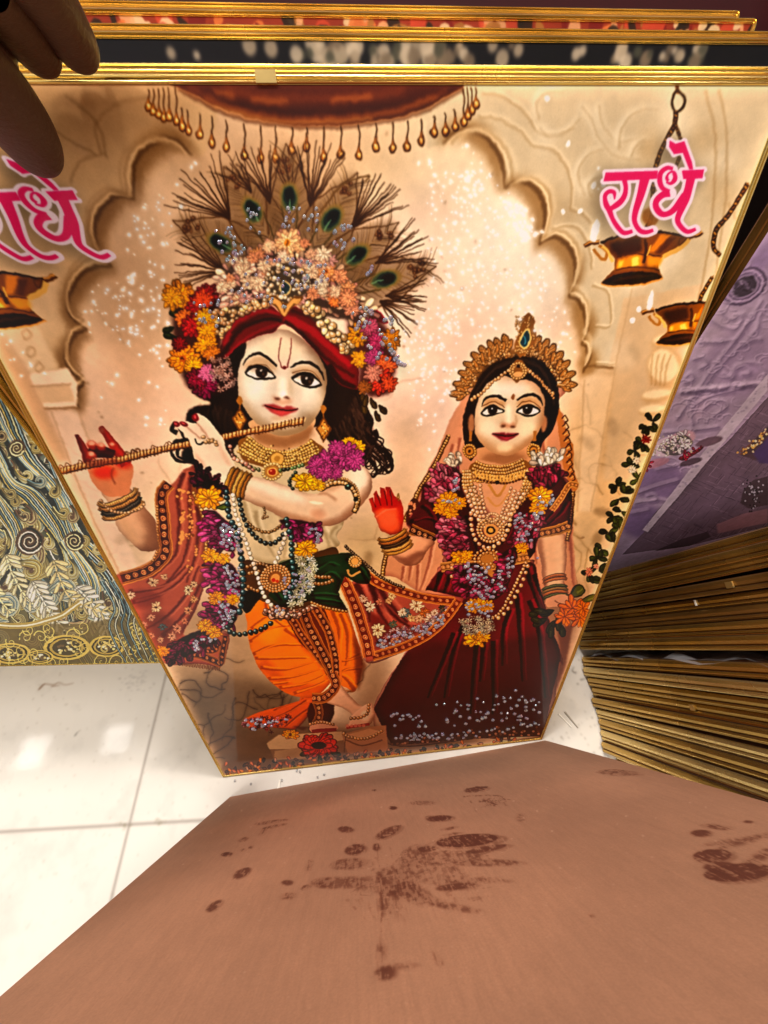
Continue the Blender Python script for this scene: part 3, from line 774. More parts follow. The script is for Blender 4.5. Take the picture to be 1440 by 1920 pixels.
    # left side flowers
    for x, y, r, c, ce in [(110, 30, 26, (226, 138, 28), None), (70, 60, 20, (230, 150, 36), None), (220, 90, 24, (176, 30, 36), None), (260, 30, 20, (170, 24, 36), None), (240, 60, 17, (222, 84, 40), None),
                            (140, 170, 18, (222, 120, 50), None), (180, 210, 20, (176, 34, 40), None), (250, 170, 18, (236, 160, 30), None), (260, 240, 17, (234, 150, 26), None), (255, 320, 20, (236, 150, 24), None),
                            (130, 400, 27, (230, 136, 26), (196, 96, 20)), (190, 440, 17, (238, 160, 30), None), (250, 540, 26, (136, 20, 70), None), (210, 520, 20, (150, 24, 60), None), (260, 480, 15, (206, 110, 140), None),
                            (110, 310, 14, (150, 14, 30), None), (290, 370, 15, (214, 126, 40), None)]:
        q = W('M', (x, y))[0]; K.flower(q[0], q[1], r * 1.18, c, 13, 3, ce, a0=rng.rand() * 60, a1=rng.rand() * 60 + 360)
    K.cluster(W('M', (300, 400), (380, 400), (430, 500), (400, 570), (320, 560), (270, 440)), 34, 6, [(206, 160, 140), (216, 176, 160), (190, 140, 120)], 'tiny')
    # ear jewels
    for x, y in ((452, 735), (920, 785)):
        q = W('M', (x, y))[0]
        K.fill([q + (0, -42), q + (6, -34), q + (0, -24), q + (-6, -34)], (176, 116, 48), smooth=True); K.line([q + (0, -26), q + (0, -16)], 3, (150, 96, 40), smooth=False)
        K.fill([q + (0, -20), q + (15, 2), q + (0, 28), q + (-15, 2)], (122, 70, 22)); K.fill([q + (0, -15), q + (11, 2), q + (0, 22), q + (-11, 2)], (196, 138, 64))
        for _ in range(16):
            K.fill(blob(q[0] + rng.randn() * 4, q[1] + 2 + rng.randn() * 6, 1.4), (96, 56, 20) if rng.rand() < .5 else (244, 204, 130))


def mk_bangles(K, c0, c1, w, n, cols, bow):
    """a stack of n bangles spaced from c0 to c1, each an arc w wide and bowed by bow"""
    c0, c1 = np.array(c0, float), np.array(c1, float); ax = c1 - c0; d = ax / (np.hypot(*ax) + 1e-9); nn = np.array([-d[1], d[0]])
    for i in range(n):
        c = c0 + ax * i / max(1, n - 1); col = np.array(cols[i % len(cols)], float); r = w / 2 * (1 + .04 * (i % 2))
        p = [c - nn * r, c - nn * r * .8 + d * bow * .6, c + d * bow, c + nn * r * .8 + d * bow * .6, c + nn * r]
        th = np.hypot(*ax) / max(1, n - 1) * .95
        K.line(p, th, col * .4); K.line(np.array(p), th * .7, col); K.line(np.array(p) - d * th * .12, th * .2, np.minimum(255, col * 1.25 + 30), .9)
        q = crv(p)
        for k in range(1, len(q) - 1, 1):
            K.line([q[k] - d * th * .3, q[k] + d * th * .3], 1.1, col * .5, .55, smooth=False)
def cloth_folds(K, P, lines, dark, light, w=7, soft=2.2, a=.7):
    K.round(P, dark, .75, 12, True, light)
    K.setclip(P)
    for i, l in enumerate(lines):
        l = np.array(l, float)
        K.line(l, w, dark, a, w * .35, soft=soft * .6)
        K.line(l + [w * .9, -w * .3], w * .6, light, a * .8, w * .2, soft=soft * .7)
    K.setclip(None)


def paint_flute_body(K):
    Z = z
    # pink scarf hanging behind the left arm
    sc = np.concatenate([Z('A', (1040, 420), (960, 460), (880, 560), (800, 620), (765, 720), (775, 860), (780, 1000), (740, 1100), (620, 1160), (480, 1210)), Z('C', (60, 190), (150, 320), (250, 480), (320, 590), (500, 590), (610, 605), (640, 560), (660, 430),
                     (560, 400), (430, 440), (410, 430), (480, 300), (530, 150), (560, 60)), Z('B', (190, 900), (160, 700), (120, 500), (100, 380), (110, 240))])
    K.fill(sc, (172, 92, 70), soft=.6)
    cloth_folds(K, sc, [Z('A', (960, 480), (920, 640), (930, 860), (900, 1060), (700, 1260)), Z('A', (1010, 480), (1000, 700), (1010, 900), (960, 1100), (840, 1260)), Z('A', (1060, 720), (1070, 900), (1040, 1100), (980, 1260)),
                        Z('C', (120, 200), (300, 170), (430, 60)), Z('C', (130, 260), (320, 200), (470, 60)), Z('C', (200, 420), (330, 330), (440, 200), (500, 60)), Z('C', (300, 440), (420, 320), (500, 160))], (96, 28, 26), (204, 128, 98), 9)
    K.setclip(sc, False)
    K.fill(blob(*Z('C', (260, 420))[0], 40, 40), (96, 44, 36), .6, soft=14); K.fill(blob(*Z('C', (180, 240))[0], 40, 18), (110, 36, 30), .5, soft=8)
    for x, y, r, c in [(250, 150, 14, (216, 178, 140)), (310, 120, 10, (210, 168, 130)), (440, 190, 14, (220, 190, 150)), (470, 160, 10, (214, 180, 140)), (265, 285, 16, (222, 180, 140)), (130, 220, 12, (214, 176, 146)), (300, 390, 11, (86, 96, 96)),
                        (380, 400, 14, (206, 140, 110)), (240, 340, 10, (206, 150, 120)), (440, 300, 12, (210, 150, 110)), (350, 440, 12, (212, 150, 120)), (240, 440, 10, (196, 130, 100)), (470, 240, 10, (214, 160, 110)), (290, 460, 9, (206, 150, 116)), (420, 360, 10, (206, 130, 96)), (200, 380, 12, (196, 130, 106))]:
        q = Z('C', (x, y))[0]; K.flower(q[0], q[1], r * .75, c, 7, 2, (120, 60, 36))
    for x, y in [(940, 640), (950, 800), (955, 930), (1005, 640), (1010, 760), (1015, 880), (1055, 1020), (1010, 1150), (940, 610), (950, 770), (955, 950), (1010, 700), (1012, 820), (1018, 930)]:
        q = Z('A', (x, y))[0]
        for _ in range(7):
            K.fill(blob(q[0] + rng.randn() * 3, q[1] + rng.randn() * 6, 1.8 + rng.rand() * 1.4), (206, 150, 90) if rng.rand() < .7 else (140, 76, 40))
    K.setclip(None)
    K.band(Z('A', (860, 560), (810, 640), (810, 760), (830, 900), (840, 1020), (790, 1110), (690, 1180), (520, 1230)), 25, (104, 34, 18), (200, 136, 72), step=15)
    K.beads(Z('A', (770, 720), (780, 860), (785, 1000), (745, 1100)), 3, (190, 126, 64), .9)
    K.line(Z('A', (1040, 540), (1030, 620), (1070, 700), (1110, 860), (1130, 1040), (1180, 1240)), 9, (140, 82, 36)); K.beads(Z('A', (1030, 620), (1070, 700), (1110, 860), (1130, 1040), (1180, 1240)), 3, (216, 160, 92), 1)
    K.band(Z('C', (320, 575), (470, 540), (620, 590)), 15, (90, 34, 18), (176, 110, 56), step=12); K.band(Z('C', (640, 440), (628, 520), (618, 590)), 13, (96, 36, 18), (170, 108, 56), step=11)
    K.band(Z('C', (480, 520), (580, 520), (600, 480)), 11, (96, 36, 18), (176, 110, 56), step=9)
    for i in range(26):
        q = Z('C', (380 + i * 9, 575 + (i % 2) * 3 + i * 1.2))[0]; K.line([q, q + [1, 7]], 1.6, (120, 62, 30), smooth=False)
    # far arm
    arm = Z('A', (380, 600), (560, 580), (620, 640), (680, 720), (760, 830), (790, 1000), (750, 1030), (660, 1030), (590, 970), (510, 890), (470, 800), (460, 720))
    K.fill(arm, (216, 172, 136), smooth=True); K.round(arm, (110, 62, 40), .7, 14, True); K.setclip(arm)
    K.fill(Z('A', (600, 700), (780, 840), (800, 1060), (650, 1050), (700, 900)), (130, 80, 54), .6, soft=8); K.fill(Z('A', (480, 780), (520, 760), (640, 960), (600, 990)), (214, 170, 130), .6, soft=5); K.setclip(None)
    # far hand
    K.fill(Z('A', (290, 430), (400, 400), (540, 380), (590, 420), (600, 480), (580, 590), (560, 640), (450, 650), (390, 620), (330, 560), (300, 500)), (214, 140, 98), smooth=True)
    hp = Z('A', (240, 330), (290, 400), (290, 470), (340, 520), (420, 520), (480, 560), (560, 520), (600, 450), (560, 380), (500, 330), (430, 300))
    K.setclip(Z('A', (290, 430), (400, 400), (540, 380), (590, 420), (600, 480), (580, 590), (560, 640), (450, 650), (390, 620), (330, 560), (300, 500)))
    K.fill(blob(*Z('A', (400, 475))[0], 20, 13), (232, 60, 20), .95, soft=5); K.fill(blob(*Z('A', (530, 400))[0], 18, 12), (214, 40, 20), .9, soft=5)
    K.line(Z('A', (460, 440), (450, 500), (480, 560)), 2.5, (140, 60, 34), .8, soft=1); K.setclip(None)
    for P, ws, c in (([(215, 220), (250, 290), (290, 400)], [8, 14, 17], (150, 36, 26)), ([(385, 165), (440, 240), (500, 330), (550, 420)], [11, 15, 20, 22], (178, 40, 26)), ([(330, 330), (400, 330), (470, 350)], [22, 22, 18], (92, 16, 14))):
        K.line(Z('A', *P), 1, c, ws=ws); q = Z('A', P[0])[0]; K.fill(blob(q[0], q[1], ws[0] / 2), c)
        K.line(Z('A', *P) + [2, -1], 1, np.minimum(255, np.array(c) * 1.35), .5, ws=[w * .4 for w in ws], soft=1.5)
    K.fill(blob(*Z('A', (385, 175))[0], 5, 6), (170, 100, 80), .8, soft=1)
    for x, y, rx, ry in ((318, 275, 9, 9), (380, 285, 8, 7), (310, 350, 9, 8), (455, 275, 6, 6)):
        q = Z('A', (x, y))[0]; K.fill(blob(q[0], q[1] + 2, rx, ry), (190, 50, 30), .9, soft=1); K.fill(blob(q[0], q[1] - 1, rx * .7, ry * .6), (234, 180, 150), .9, soft=1)
    # flute
    fl = Z('A', (70, 470), (480, 382)), Z('A', (560, 360), (1010, 268)), Z('A', (1235, 225), (1830, 100))
    FL = [Z('A', (70, 470)), Z('M', (810, 750))]
    a, b = FL[0][0], FL[1][0]; d = (b - a) / np.hypot(*(b - a)); n = np.array([-d[1], d[0]]); LL = np.hypot(*(b - a))
    K.line([a, b], 13, (96, 48, 22), smooth=False, w1=11); K.line([a - n * 1, b - n * 1], 10, (190, 122, 62), smooth=False, w1=9); K.line([a - n * 3, b - n * 3], 3, (240, 196, 140), .8, smooth=False, w1=3)
    t = 0
    while t < LL:
        o = a + d * t; s = 7 + rng.rand() * 1.2
        K.line([o - n * s + d * 2, o + n * s - d * 2], 2.4, (116, 60, 26), .9, smooth=False); K.line([o - n * s * .8 + d * 4.6, o + n * s * .2 + d * 2.6], 2, (248, 208, 150), .8, smooth=False)
        t += 5.2 + rng.rand() * 3
    for k in range(22):
        o = a + d * (rng.rand() * LL * .6); K.line([o - n * 6, o - n * 12 + d * 5, o - n * 7 + d * 10], 1.3, (120, 70, 34))
    K.fill(Z('A', (250, 400), (480, 372), (500, 400), (300, 440)), (120, 26, 14), .55, soft=2)
    mk_bangles(K, Z('A', (490, 640))[0], Z('A', (530, 735))[0], 76, 4, [(206, 150, 90), (176, 122, 70), (90, 78, 66), (196, 140, 84)], 12)
    K.beads(Z('A', (385, 680), (440, 740), (540, 765), (640, 740), (680, 690)), 3.2, (206, 156, 110), 1)
    # torso
    to = np.concatenate([Z('B', (330, 160), (420, 110), (600, 160), (830, 120), (940, 180), (1010, 420), (1040, 600), (1000, 700), (1020, 760), (900, 820), (700, 870), (560, 880), (430, 830), (380, 700), (330, 500), (300, 300))])
    K.fill(to, (206, 186, 150), smooth=True)
    cloth_folds(K, to, [Z('B', (400, 480), (440, 620), (520, 760)), Z('B', (480, 540), (500, 660), (600, 840)), Z('B', (640, 560), (680, 700), (660, 850)), Z('B', (900, 640), (940, 720), (960, 800)), Z('B', (1000, 640), (960, 700), (1010, 770)), Z('B', (560, 700), (600, 780))], (150, 126, 88), (236, 224, 196), 8, 3, .6)
    # belt and green sash
    K.fill(Z('B', (400, 860), (560, 880), (700, 870), (900, 800), (1000, 780), (1000, 900), (820, 1150), (600, 1150), (430, 1060), (400, 960)), (96, 60, 28), smooth=True)
    gr = Z('B', (620, 880), (720, 850), (880, 840), (990, 820), (1080, 810), (1150, 860), (1210, 940), (1200, 1010), (1120, 1000), (1050, 960), (1010, 1060), (1060, 1180), (900, 1150), (820, 1120), (640, 1160), (560, 1080), (700, 980))
    K.fill(gr, (26, 62, 34), smooth=False)
    cloth_folds(K, gr, [Z('B', (860, 930), (940, 880), (1000, 900)), Z('B', (850, 990), (950, 940), (1020, 1000)), Z('B', (830, 1080), (940, 1080), (1050, 1100)), Z('B', (840, 1110), (950, 1120), (1060, 1150)), Z('B', (1060, 850), (1130, 900), (1190, 1000)), Z('B', (1100, 830), (1160, 900)), Z('B', (640, 900), (720, 870)), Z('B', (640, 1120), (600, 1060))], (6, 24, 14), (58, 112, 62), 7, 1.6, .8)
    K.fill(Z('B', (380, 1080), (480, 1040), (520, 1080), (420, 1200)), (24, 36, 20), smooth=True)
    K.beads(Z('B', (840, 1130), (950, 1170), (1080, 1190)), 3.4, (170, 112, 48), .9); K.line(Z('B', (840, 1120), (950, 1156), (1070, 1176)), 3, (70, 36, 12))
    for p in ([(420, 900), (500, 880), (560, 900)], [(430, 940), (500, 930)], [(840, 960), (900, 970), (970, 970)], [(840, 1010), (920, 1010), (970, 990)], [(430, 1030), (500, 1060)]):
        K.beads(Z('B', *p), 4, (150, 100, 50), .8)
    K.line(Z('B', (1070, 920), (1090, 960), (1150, 930)), 4, (190, 140, 80)); K.beads(Z('B', (1060, 770), (1200, 900), (1300, 980), (1440, 1040)), 3.2, (96, 66, 34), .8)
    # shoulder and near arm
    arm = np.concatenate([Z('B', (1080, 270), (1160, 255), (1210, 300), (1225, 380), (1190, 470), (1100, 560), (1010, 620), (900, 642), (800, 625), (660, 590), (560, 540), (430, 480), (380, 460), (390, 330), (470, 322), (600, 350), (700, 390), (800, 420), (880, 430), (920, 380), (990, 320))])
    K.fill(arm, (226, 196, 164), smooth=True); K.round(arm, (110, 62, 40), .7, 14, True); K.setclip(arm)
    K.fill(Z('B', (400, 480), (560, 560), (800, 640), (900, 660), (900, 600), (700, 560), (500, 490)), (176, 130, 96), .7, soft=6)
    K.fill(Z('B', (900, 660), (1100, 570), (1240, 420), (1180, 440), (1020, 580), (900, 610)), (176, 124, 90), .7, soft=6)
    K.fill(Z('B', (880, 430), (1000, 400), (1080, 350), (960, 340)), (190, 146, 112), .7, soft=5); K.line(Z('B', (880, 432), (940, 430), (1000, 470)), 4, (170, 120, 86), .7, soft=2)
    K.fill(blob(*Z('B', (620, 420))[0], 60, 11, 18), (246, 226, 202), .8, soft=7); K.fill(blob(*Z('B', (1140, 330))[0], 18, 22), (244, 224, 200), .8, soft=6); K.fill(blob(*Z('B', (880, 560))[0], 14, 10), (206, 146, 112), .6, soft=5)
    K.fill(blob(*Z('B', (870, 488))[0], 14, 2.4, 8), (255, 238, 206), .9, soft=1.4); K.setclip(None)
    for P in ([(900, 400), (960, 365), (1040, 360), (1090, 390), (1120, 430), (1135, 490), (1110, 550)],):
        K.line(Z('B', *P), 11, (110, 72, 34)); K.beads(Z('B', *P), 4.2, (206, 160, 104), .85)
        K.beads(Z('B', *P) + [3, -7], 2.4, (190, 140, 80), 1)
    q = Z('B', (1070, 388))[0]; K.fill(blob(q[0], q[1], 6), (30, 52, 44)); K.fill(blob(q[0] - 1, q[1] - 2, 2), (150, 190, 170))
    q = Z('B', (1125, 465))[0]; K.fill(blob(q[0], q[1], 4.5), (30, 52, 44))
    # near hand on the flute
    K.fill(Z('A', (1040, 380), (1010, 260), (960, 200), (905, 150), (900, 115), (940, 125), (980, 115), (1060, 130), (1030, 90), (1040, 62), (1090, 70), (1150, 110), (1210, 180), (1255, 250), (1280, 330), (1330, 430), (1260, 560), (1170, 520), (1100, 450)), (232, 206, 180), smooth=True)
    K.line(Z('A', (1060, 130), (1120, 190), (1140, 230)), 2.4, (170, 112, 84), .8, soft=.8); K.line(Z('A', (960, 130), (1030, 190), (1090, 240)), 2.4, (170, 112, 84), .8, soft=.8)
    K.fill(Z('A', (1020, 300), (1060, 400), (1180, 520), (1250, 560), (1150, 480), (1080, 380)), (184, 134, 104), .6, soft=4); K.line(Z('A', (1200, 250), (1240, 330), (1300, 430)), 6, (196, 150, 118), .5, soft=3)
    for x, y, rx, ry, an in ((1050, 90, 8, 6.5, 60), (970, 135, 9, 4.5, 15), (915, 135, 7, 5, 45)):
        q = Z('A', (x, y))[0]; K.fill(blob(q[0], q[1], rx, ry, an), (168, 24, 36)); K.fill(blob(q[0] - 1, q[1] - 1.5, rx * .5, ry * .35, an), (226, 110, 110), .8)
    for i in range(9):
        q = Z('A', (1135 + rng.randn() * 22, 250 + rng.randn() * 18))[0]; K.bead(q[0], q[1], 4.2, (206, 160, 110))
    K.line(Z('A', (1050, 240), (1060, 270), (1090, 275), (1110, 262)), 3, (30, 26, 22))
    mk_bangles(K, Z('B', (315, 345))[0], Z('B', (425, 390))[0], 50, 5, [(206, 142, 60), (176, 112, 44), (222, 164, 90)], -5)
    # necklace
    K.fill(Z('B', (370, 100), (440, 70), (480, 120), (600, 160), (740, 150), (820, 100), (840, 80), (930, 150), (900, 210), (800, 250), (640, 270), (500, 250), (400, 210)), (150, 98, 40), smooth=True)
    for k in range(6):
        o = k * 19
        K.beads(Z('B', (440 - k * 14, 75 + o * .9), (510, 130 + o), (620, 160 + o), (740, 150 + o), (850 + k * 12, 90 + o)), 3.1, (214, 164, 86), .86)
    for i in range(60):
        q = Z('B', (400 + rng.rand() * 500, 120 + rng.rand() * 110))[0]; K.fill(blob(q[0], q[1], 1.6), (250, 214, 140) if i % 2 else (110, 66, 24), .9)
    q = Z('B', (612, 205))[0]; K.fill(blob(q[0], q[1], 14), (150, 104, 44)); K.fill(blob(q[0], q[1], 12), (216, 172, 96)); K.fill(blob(q[0], q[1], 6), (186, 136, 64))
    q = Z('B', (586, 290))[0]
    for i in range(18):
        an = i * 20; K.bead(q[0] + 17 * math.cos(math.radians(an)), q[1] + 15 * math.sin(math.radians(an)), 3.3, (224, 182, 116))
    K.fill(blob(q[0], q[1], 14, 12), (186, 130, 64)); K.fill(blob(q[0], q[1], 10, 8), (226, 180, 104)); K.fill(blob(q[0], q[1], 7, 6), (190, 50, 26)); K.fill(blob(q[0] - 2, q[1] - 2, 2), (246, 150, 110))
    K.beads(Z('B', (330, 180), (420, 250), (520, 280)), 4, (120, 120, 70), .9, .5); K.beads(Z('B', (640, 280), (740, 260), (800, 240)), 4, (86, 108, 62), .9, .5); K.beads(Z('B', (320, 130), (340, 200), (420, 240), (470, 290)), 4.5, (196, 134, 110), .9, .4)
    K.beads(Z('B', (735, 290), (700, 360), (720, 400)), 3.6, (40, 72, 50), 1)
    K.beads(Z('B', (430, 620), (480, 660), (560, 680), (640, 640), (660, 600)), 3.4, (150, 104, 50), .9); K.beads(Z('B', (530, 520), (540, 560), (520, 590), (560, 580)), 2.4, (160, 116, 70), 1)
    K.beads(Z('B', (370, 470), (400, 580), (450, 680), (540, 750), (620, 740), (660, 690)), 5, (34, 58, 54), 1)
    # garlands
    mag = [(132, 34, 82), (160, 54, 104), (112, 24, 66), (176, 76, 120)]
    K.cluster(Z('A', (1040, 440), (1110, 470), (1180, 530), (1240, 600), (1160, 640), (1060, 600)), 26, 7, [(84, 18, 44), (66, 12, 34)])
    for P, n in (([(140, 560), (200, 540), (280, 600), (330, 660), (340, 800), (250, 780), (170, 700)], 46), ([(180, 860), (300, 870), (370, 960), (370, 1080), (200, 1080), (190, 960)], 40)):
        K.cluster(Z('B', *P), n, 7.5, mag, direction=150)
    K.cluster(Z('C', (560, 260), (700, 280), (690, 370), (600, 410), (540, 350)), 34, 7.5, mag, direction=160)
    K.cluster(Z('C', (320, 500), (500, 410), (560, 440), (600, 470), (440, 550), (330, 570)), 40, 7, [(96, 22, 56), (120, 30, 66), (78, 16, 44)], direction=100)
    K.cluster(Z('B', (640, 600), (880, 630), (900, 720), (760, 760), (700, 680)), 26, 7, mag, direction=60)
    for v, x, y, r, c in [('A', 1140, 660, 30, (240, 156, 22)), ('B', 190, 830, 19, (240, 158, 24)), ('B', 270, 850, 14, (242, 164, 30)), ('C', 590, 235, 18, (240, 150, 18)), ('C', 680, 240, 15, (240, 156, 20)), ('C', 530, 385, 17, (240, 156, 26)), ('C', 580, 420, 17, (238, 150, 24)),
                          ('C', 302, 520, 15, (232, 140, 20)), ('B', 800, 350, 26, (246, 178, 30)), ('B', 880, 370, 15, (246, 178, 34)), ('B', 800, 790, 24, (236, 156, 26)), ('B', 1070, 90, 12, (246, 176, 30)), ('B', 1130, 130, 18, (246, 176, 30))]:
        q = Z(v, (x, y))[0]; K.flower(q[0], q[1], r, c, 12, 2, None, .75)
    for x, y, r in ((940, 230, 27), (1050, 190, 30), (1110, 210, 22), (1000, 140, 18), (870, 250, 20), (990, 290, 16), (920, 290, 18)):
        q = Z('B', (x, y))[0]; K.flower(q[0], q[1], r, (176, 72, 124), 13, 3)
    q = Z('B', (215, 540))[0]; K.petal(q[0], q[1] - 4, 30, 12, -10, (96, 106, 34))
    K.cluster(Z('B', (750, 850), (860, 840), (860, 950), (800, 1100), (740, 1150), (680, 1130), (750, 1000)), 64, 6.2, [(222, 212, 176), (206, 192, 150), (236, 226, 200)], 'tiny')
    K.beads(Z('B', (290, 420), (300, 560), (360, 700), (380, 850), (395, 1000), (390, 1150), (350, 1220)), 5.8, (34, 74, 76), 1, r1=6.4)
    K.beads(Z('C', (690, 345), (650, 400), (700, 430), (820, 410), (900, 360)), 5.2, (34, 66, 62), 1)
    K.beads(Z('B', (330, 440), (340, 540), (370, 620), (430, 800), (480, 940), (530, 1080), (580, 1150)), 4.7, (226, 204, 176), 1.02)
    K.beads(Z('B', (672, 690), (650, 780), (600, 880)), 4.7, (228, 208, 180), 1.02); K.beads(Z('B', (675, 600), (710, 740), (715, 880), (715, 1020), (660, 1120)), 5.8, (36, 82, 78), 1)
    # medallion on the belt
    q = Z('B', (604, 975))[0]
    for R, n, r in ((26, 26, 3.6), (21, 22, 3.2), (16, 18, 3)):
        for i in range(n):
            an = math.radians(i * 360 / n); K.bead(q[0] + R * math.cos(an), q[1] + R * .92 * math.sin(an), r, (188, 128, 70))
    K.fill(blob(q[0], q[1], 13), (146, 90, 44)); K.fill(blob(q[0], q[1], 9), (206, 150, 86)); K.fill(blob(q[0] - 3, q[1] + 3, 4), (196, 50, 26)); K.fill(blob(q[0] + 4, q[1] + 5, 3), (196, 60, 30))
    q = Z('B', (1118, 870))[0]
    for i in range(14):
        an = math.radians(i * 26); K.bead(q[0] + 10 * math.cos(an), q[1] + 9 * math.sin(an), 2.8, (196, 140, 76))
    K.fill(blob(q[0], q[1], 7), (206, 152, 86))


def paint_flute_legs(K):
    Z = z
    # standing leg cloth, far drape, tail
    tail = Z('C', (740, 890), (820, 850), (1040, 790), (1060, 740), (1140, 780), (1110, 840), (1020, 940), (860, 930), (780, 950))
    K.fill(tail, (206, 92, 30)); cloth_folds(K, tail, [Z('C', (1080, 790), (980, 850), (860, 900)), Z('C', (1100, 830), (1020, 880), (960, 930)), Z('C', (1060, 770), (900, 840))], (120, 40, 14), (240, 130, 44), 6, 1.6)
    K.cluster(Z('C', (730, 890), (990, 870), (980, 910), (860, 950), (960, 960), (790, 950)), 40, 4.4, [(150, 60, 56), (96, 40, 40), (206, 110, 120), (120, 50, 60)], 'tiny')
    K.fill(Z('C', (1100, 800), (1230, 780), (1230, 860), (1200, 930), (1100, 930), (1080, 860)), (84, 34, 24), soft=1); K.band(Z('C', (1130, 790), (1150, 860), (1120, 930)), 15, (96, 44, 24), (150, 90, 46), step=9)
    right = Z('C', (1180, 290), (1290, 290), (1340, 420), (1370, 520), (1380, 610), (1340, 740), (1250, 700), (1200, 560))
    K.fill(right, (226, 118, 12), smooth=False)
    cloth_folds(K, right, [Z('C', (1260, 320), (1300, 440), (1290, 600)), Z('C', (1370, 540), (1300, 570), (1250, 580)), Z('C', (1370, 610), (1300, 620), (1250, 640)), Z('C', (1340, 730), (1290, 670), (1250, 650)), Z('C', (1220, 300), (1250, 420), (1240, 560))], (150, 62, 6), (250, 150, 26), 8, 1.8)
    K.fill(Z('C', (1330, 420), (1400, 600), (1360, 740), (1340, 600)), (96, 36, 12), .7, soft=5)
    leg = Z('C', (1250, 700), (1330, 780), (1380, 820), (1420, 800), (1440, 850), (1420, 920), (1300, 935), (1330, 880), (1280, 830), (1180, 790))
    K.fill(leg, (212, 164, 130), smooth=True); K.round(leg, (110, 62, 40), .7, 10, True); K.setclip(leg); K.fill(Z('C', (1180, 790), (1330, 900), (1300, 940), (1200, 860)), (140, 90, 64), .7, soft=4); K.setclip(None)
    lg = Z('C', (760, 380), (750, 300), (790, 240), (860, 210), (920, 280), (990, 340), (1060, 480), (1130, 560), (1190, 640), (1200, 700), (1120, 770), (1000, 760), (900, 700), (820, 610), (790, 540), (765, 460))
    K.fill(lg, (236, 126, 10), smooth=True)
    K.setclip(lg); K.fill(Z('C', (800, 600), (960, 740), (1120, 780), (1200, 700), (1000, 700), (860, 560)), (196, 84, 4), .7, soft=8); K.fill(blob(*Z('C', (880, 400))[0], 24, 30), (250, 146, 20), .8, soft=9); K.setclip(None)
    cloth_folds(K, lg, [Z('C', (770, 470), (880, 400), (1000, 380)), Z('C', (790, 540), (900, 490), (1060, 490)), Z('C', (800, 560), (930, 560), (1080, 560)), Z('C', (830, 610), (960, 620), (1120, 580)), Z('C', (870, 670), (1000, 660), (1150, 620)), Z('C', (930, 720), (1060, 700), (1170, 650)),
                        Z('C', (1010, 750), (1100, 720), (1180, 680)), Z('C', (960, 400), (1040, 460), (1060, 500)), Z('C', (780, 400), (860, 340), (930, 330)), Z('C', (880, 700), (980, 690)), Z('C', (860, 260), (880, 330), (960, 390))], (166, 66, 2), (254, 160, 34), 6.5, 1.5, .75)
    # central decorated panels
    K.fill(Z('C', (960, 330), (1080, 270), (1180, 290), (1250, 500), (1255, 700), (1220, 700), (1130, 560), (1040, 470)), (112, 44, 20))
    K.band(Z('C', (1000, 340), (1060, 440), (1150, 560), (1230, 660)), 15, (106, 36, 16), (190, 118, 52), step=10); K.band(Z('C', (1060, 300), (1110, 420), (1180, 560), (1240, 680)), 20, (90, 30, 16), (176, 106, 46), step=12)
    K.band(Z('C', (1130, 290), (1200, 420), (1235, 560), (1245, 690)), 17, (98, 34, 16), (190, 118, 52), step=11); K.line(Z('C', (1185, 290), (1240, 440), (1262, 600), (1258, 700)), 5, (206, 112, 40))
    K.band(Z('C', (1215, 640), (1235, 710), (1180, 770), (1110, 775)), 19, (110, 34, 16), (190, 118, 56), step=10)
    K.cluster(Z('C', (850, 310), (940, 280), (1060, 260), (1110, 300), (1000, 340), (900, 350)), 44, 5.4, [(176, 126, 100), (206, 160, 130), (150, 98, 70)], 'bud')
    # pink scarf end with border
    sc = Z('D', (200, 470), (330, 430), (370, 360), (500, 520), (800, 560), (1290, 625), (1240, 740), (1090, 900), (900, 1050), (640, 1170), (340, 1245), (250, 900), (190, 640))
    K.fill(sc, (172, 86, 66))
    cloth_folds(K, sc, [Z('D', (370, 420), (470, 640), (640, 820), (760, 900)), Z('D', (380, 480), (440, 700), (560, 900)), Z('D', (430, 450), (540, 640), (740, 860)), Z('D', (240, 480), (330, 640), (380, 860))], (84, 22, 24), (204, 118, 92), 13, 4, .85)
    K.setclip(sc, False); K.fill(Z('D', (360, 760), (480, 800), (560, 900), (900, 900), (760, 1020), (430, 1120)), (120, 36, 28), .8, soft=6); K.setclip(None)
    for x, y, r, c in [(380, 705, 11, (226, 196, 160)), (455, 935, 15, (232, 196, 150)), (830, 695, 15, (230, 190, 150)), (720, 765, 12, (100, 110, 104)), (690, 760, 10, (226, 190, 156)), (590, 600, 9, (222, 180, 130)), (780, 815, 9, (216, 170, 116)), (905, 770, 11, (200, 110, 50)),
                        (960, 830, 14, (232, 180, 150)), (1000, 770, 9, (220, 180, 150)), (850, 820, 10, (216, 160, 120)), (470, 660, 8, (196, 120, 90)), (320, 630, 9, (216, 170, 140)), (600, 880, 9, (96, 100, 80)), (560, 650, 7, (210, 160, 110)), (1080, 730, 8, (80, 70, 50)), (1060, 850, 10, (220, 170, 140)), (620, 1030, 10, (196, 130, 90))]:
        q = Z('D', (x, y))[0]; K.flower(q[0], q[1], r, c, 8, 2, (170, 110, 60))
    K.cluster(Z('D', (440, 1040), (600, 930), (900, 850), (1130, 720), (1100, 830), (900, 960), (640, 1060), (440, 1110)), 70, 4.4, [(150, 100, 110), (214, 170, 150), (110, 60, 60), (176, 120, 110), (230, 200, 190)], 'tiny')
    K.band(Z('D', (340, 400), (500, 500), (760, 580), (1000, 640), (1200, 660)), 17, (132, 44, 18), (206, 138, 66), step=14)
    K.band(Z('D', (1240, 650), (1130, 800), (960, 960), (720, 1090), (400, 1190)), 17, (132, 44, 18), (206, 138, 66), step=13)
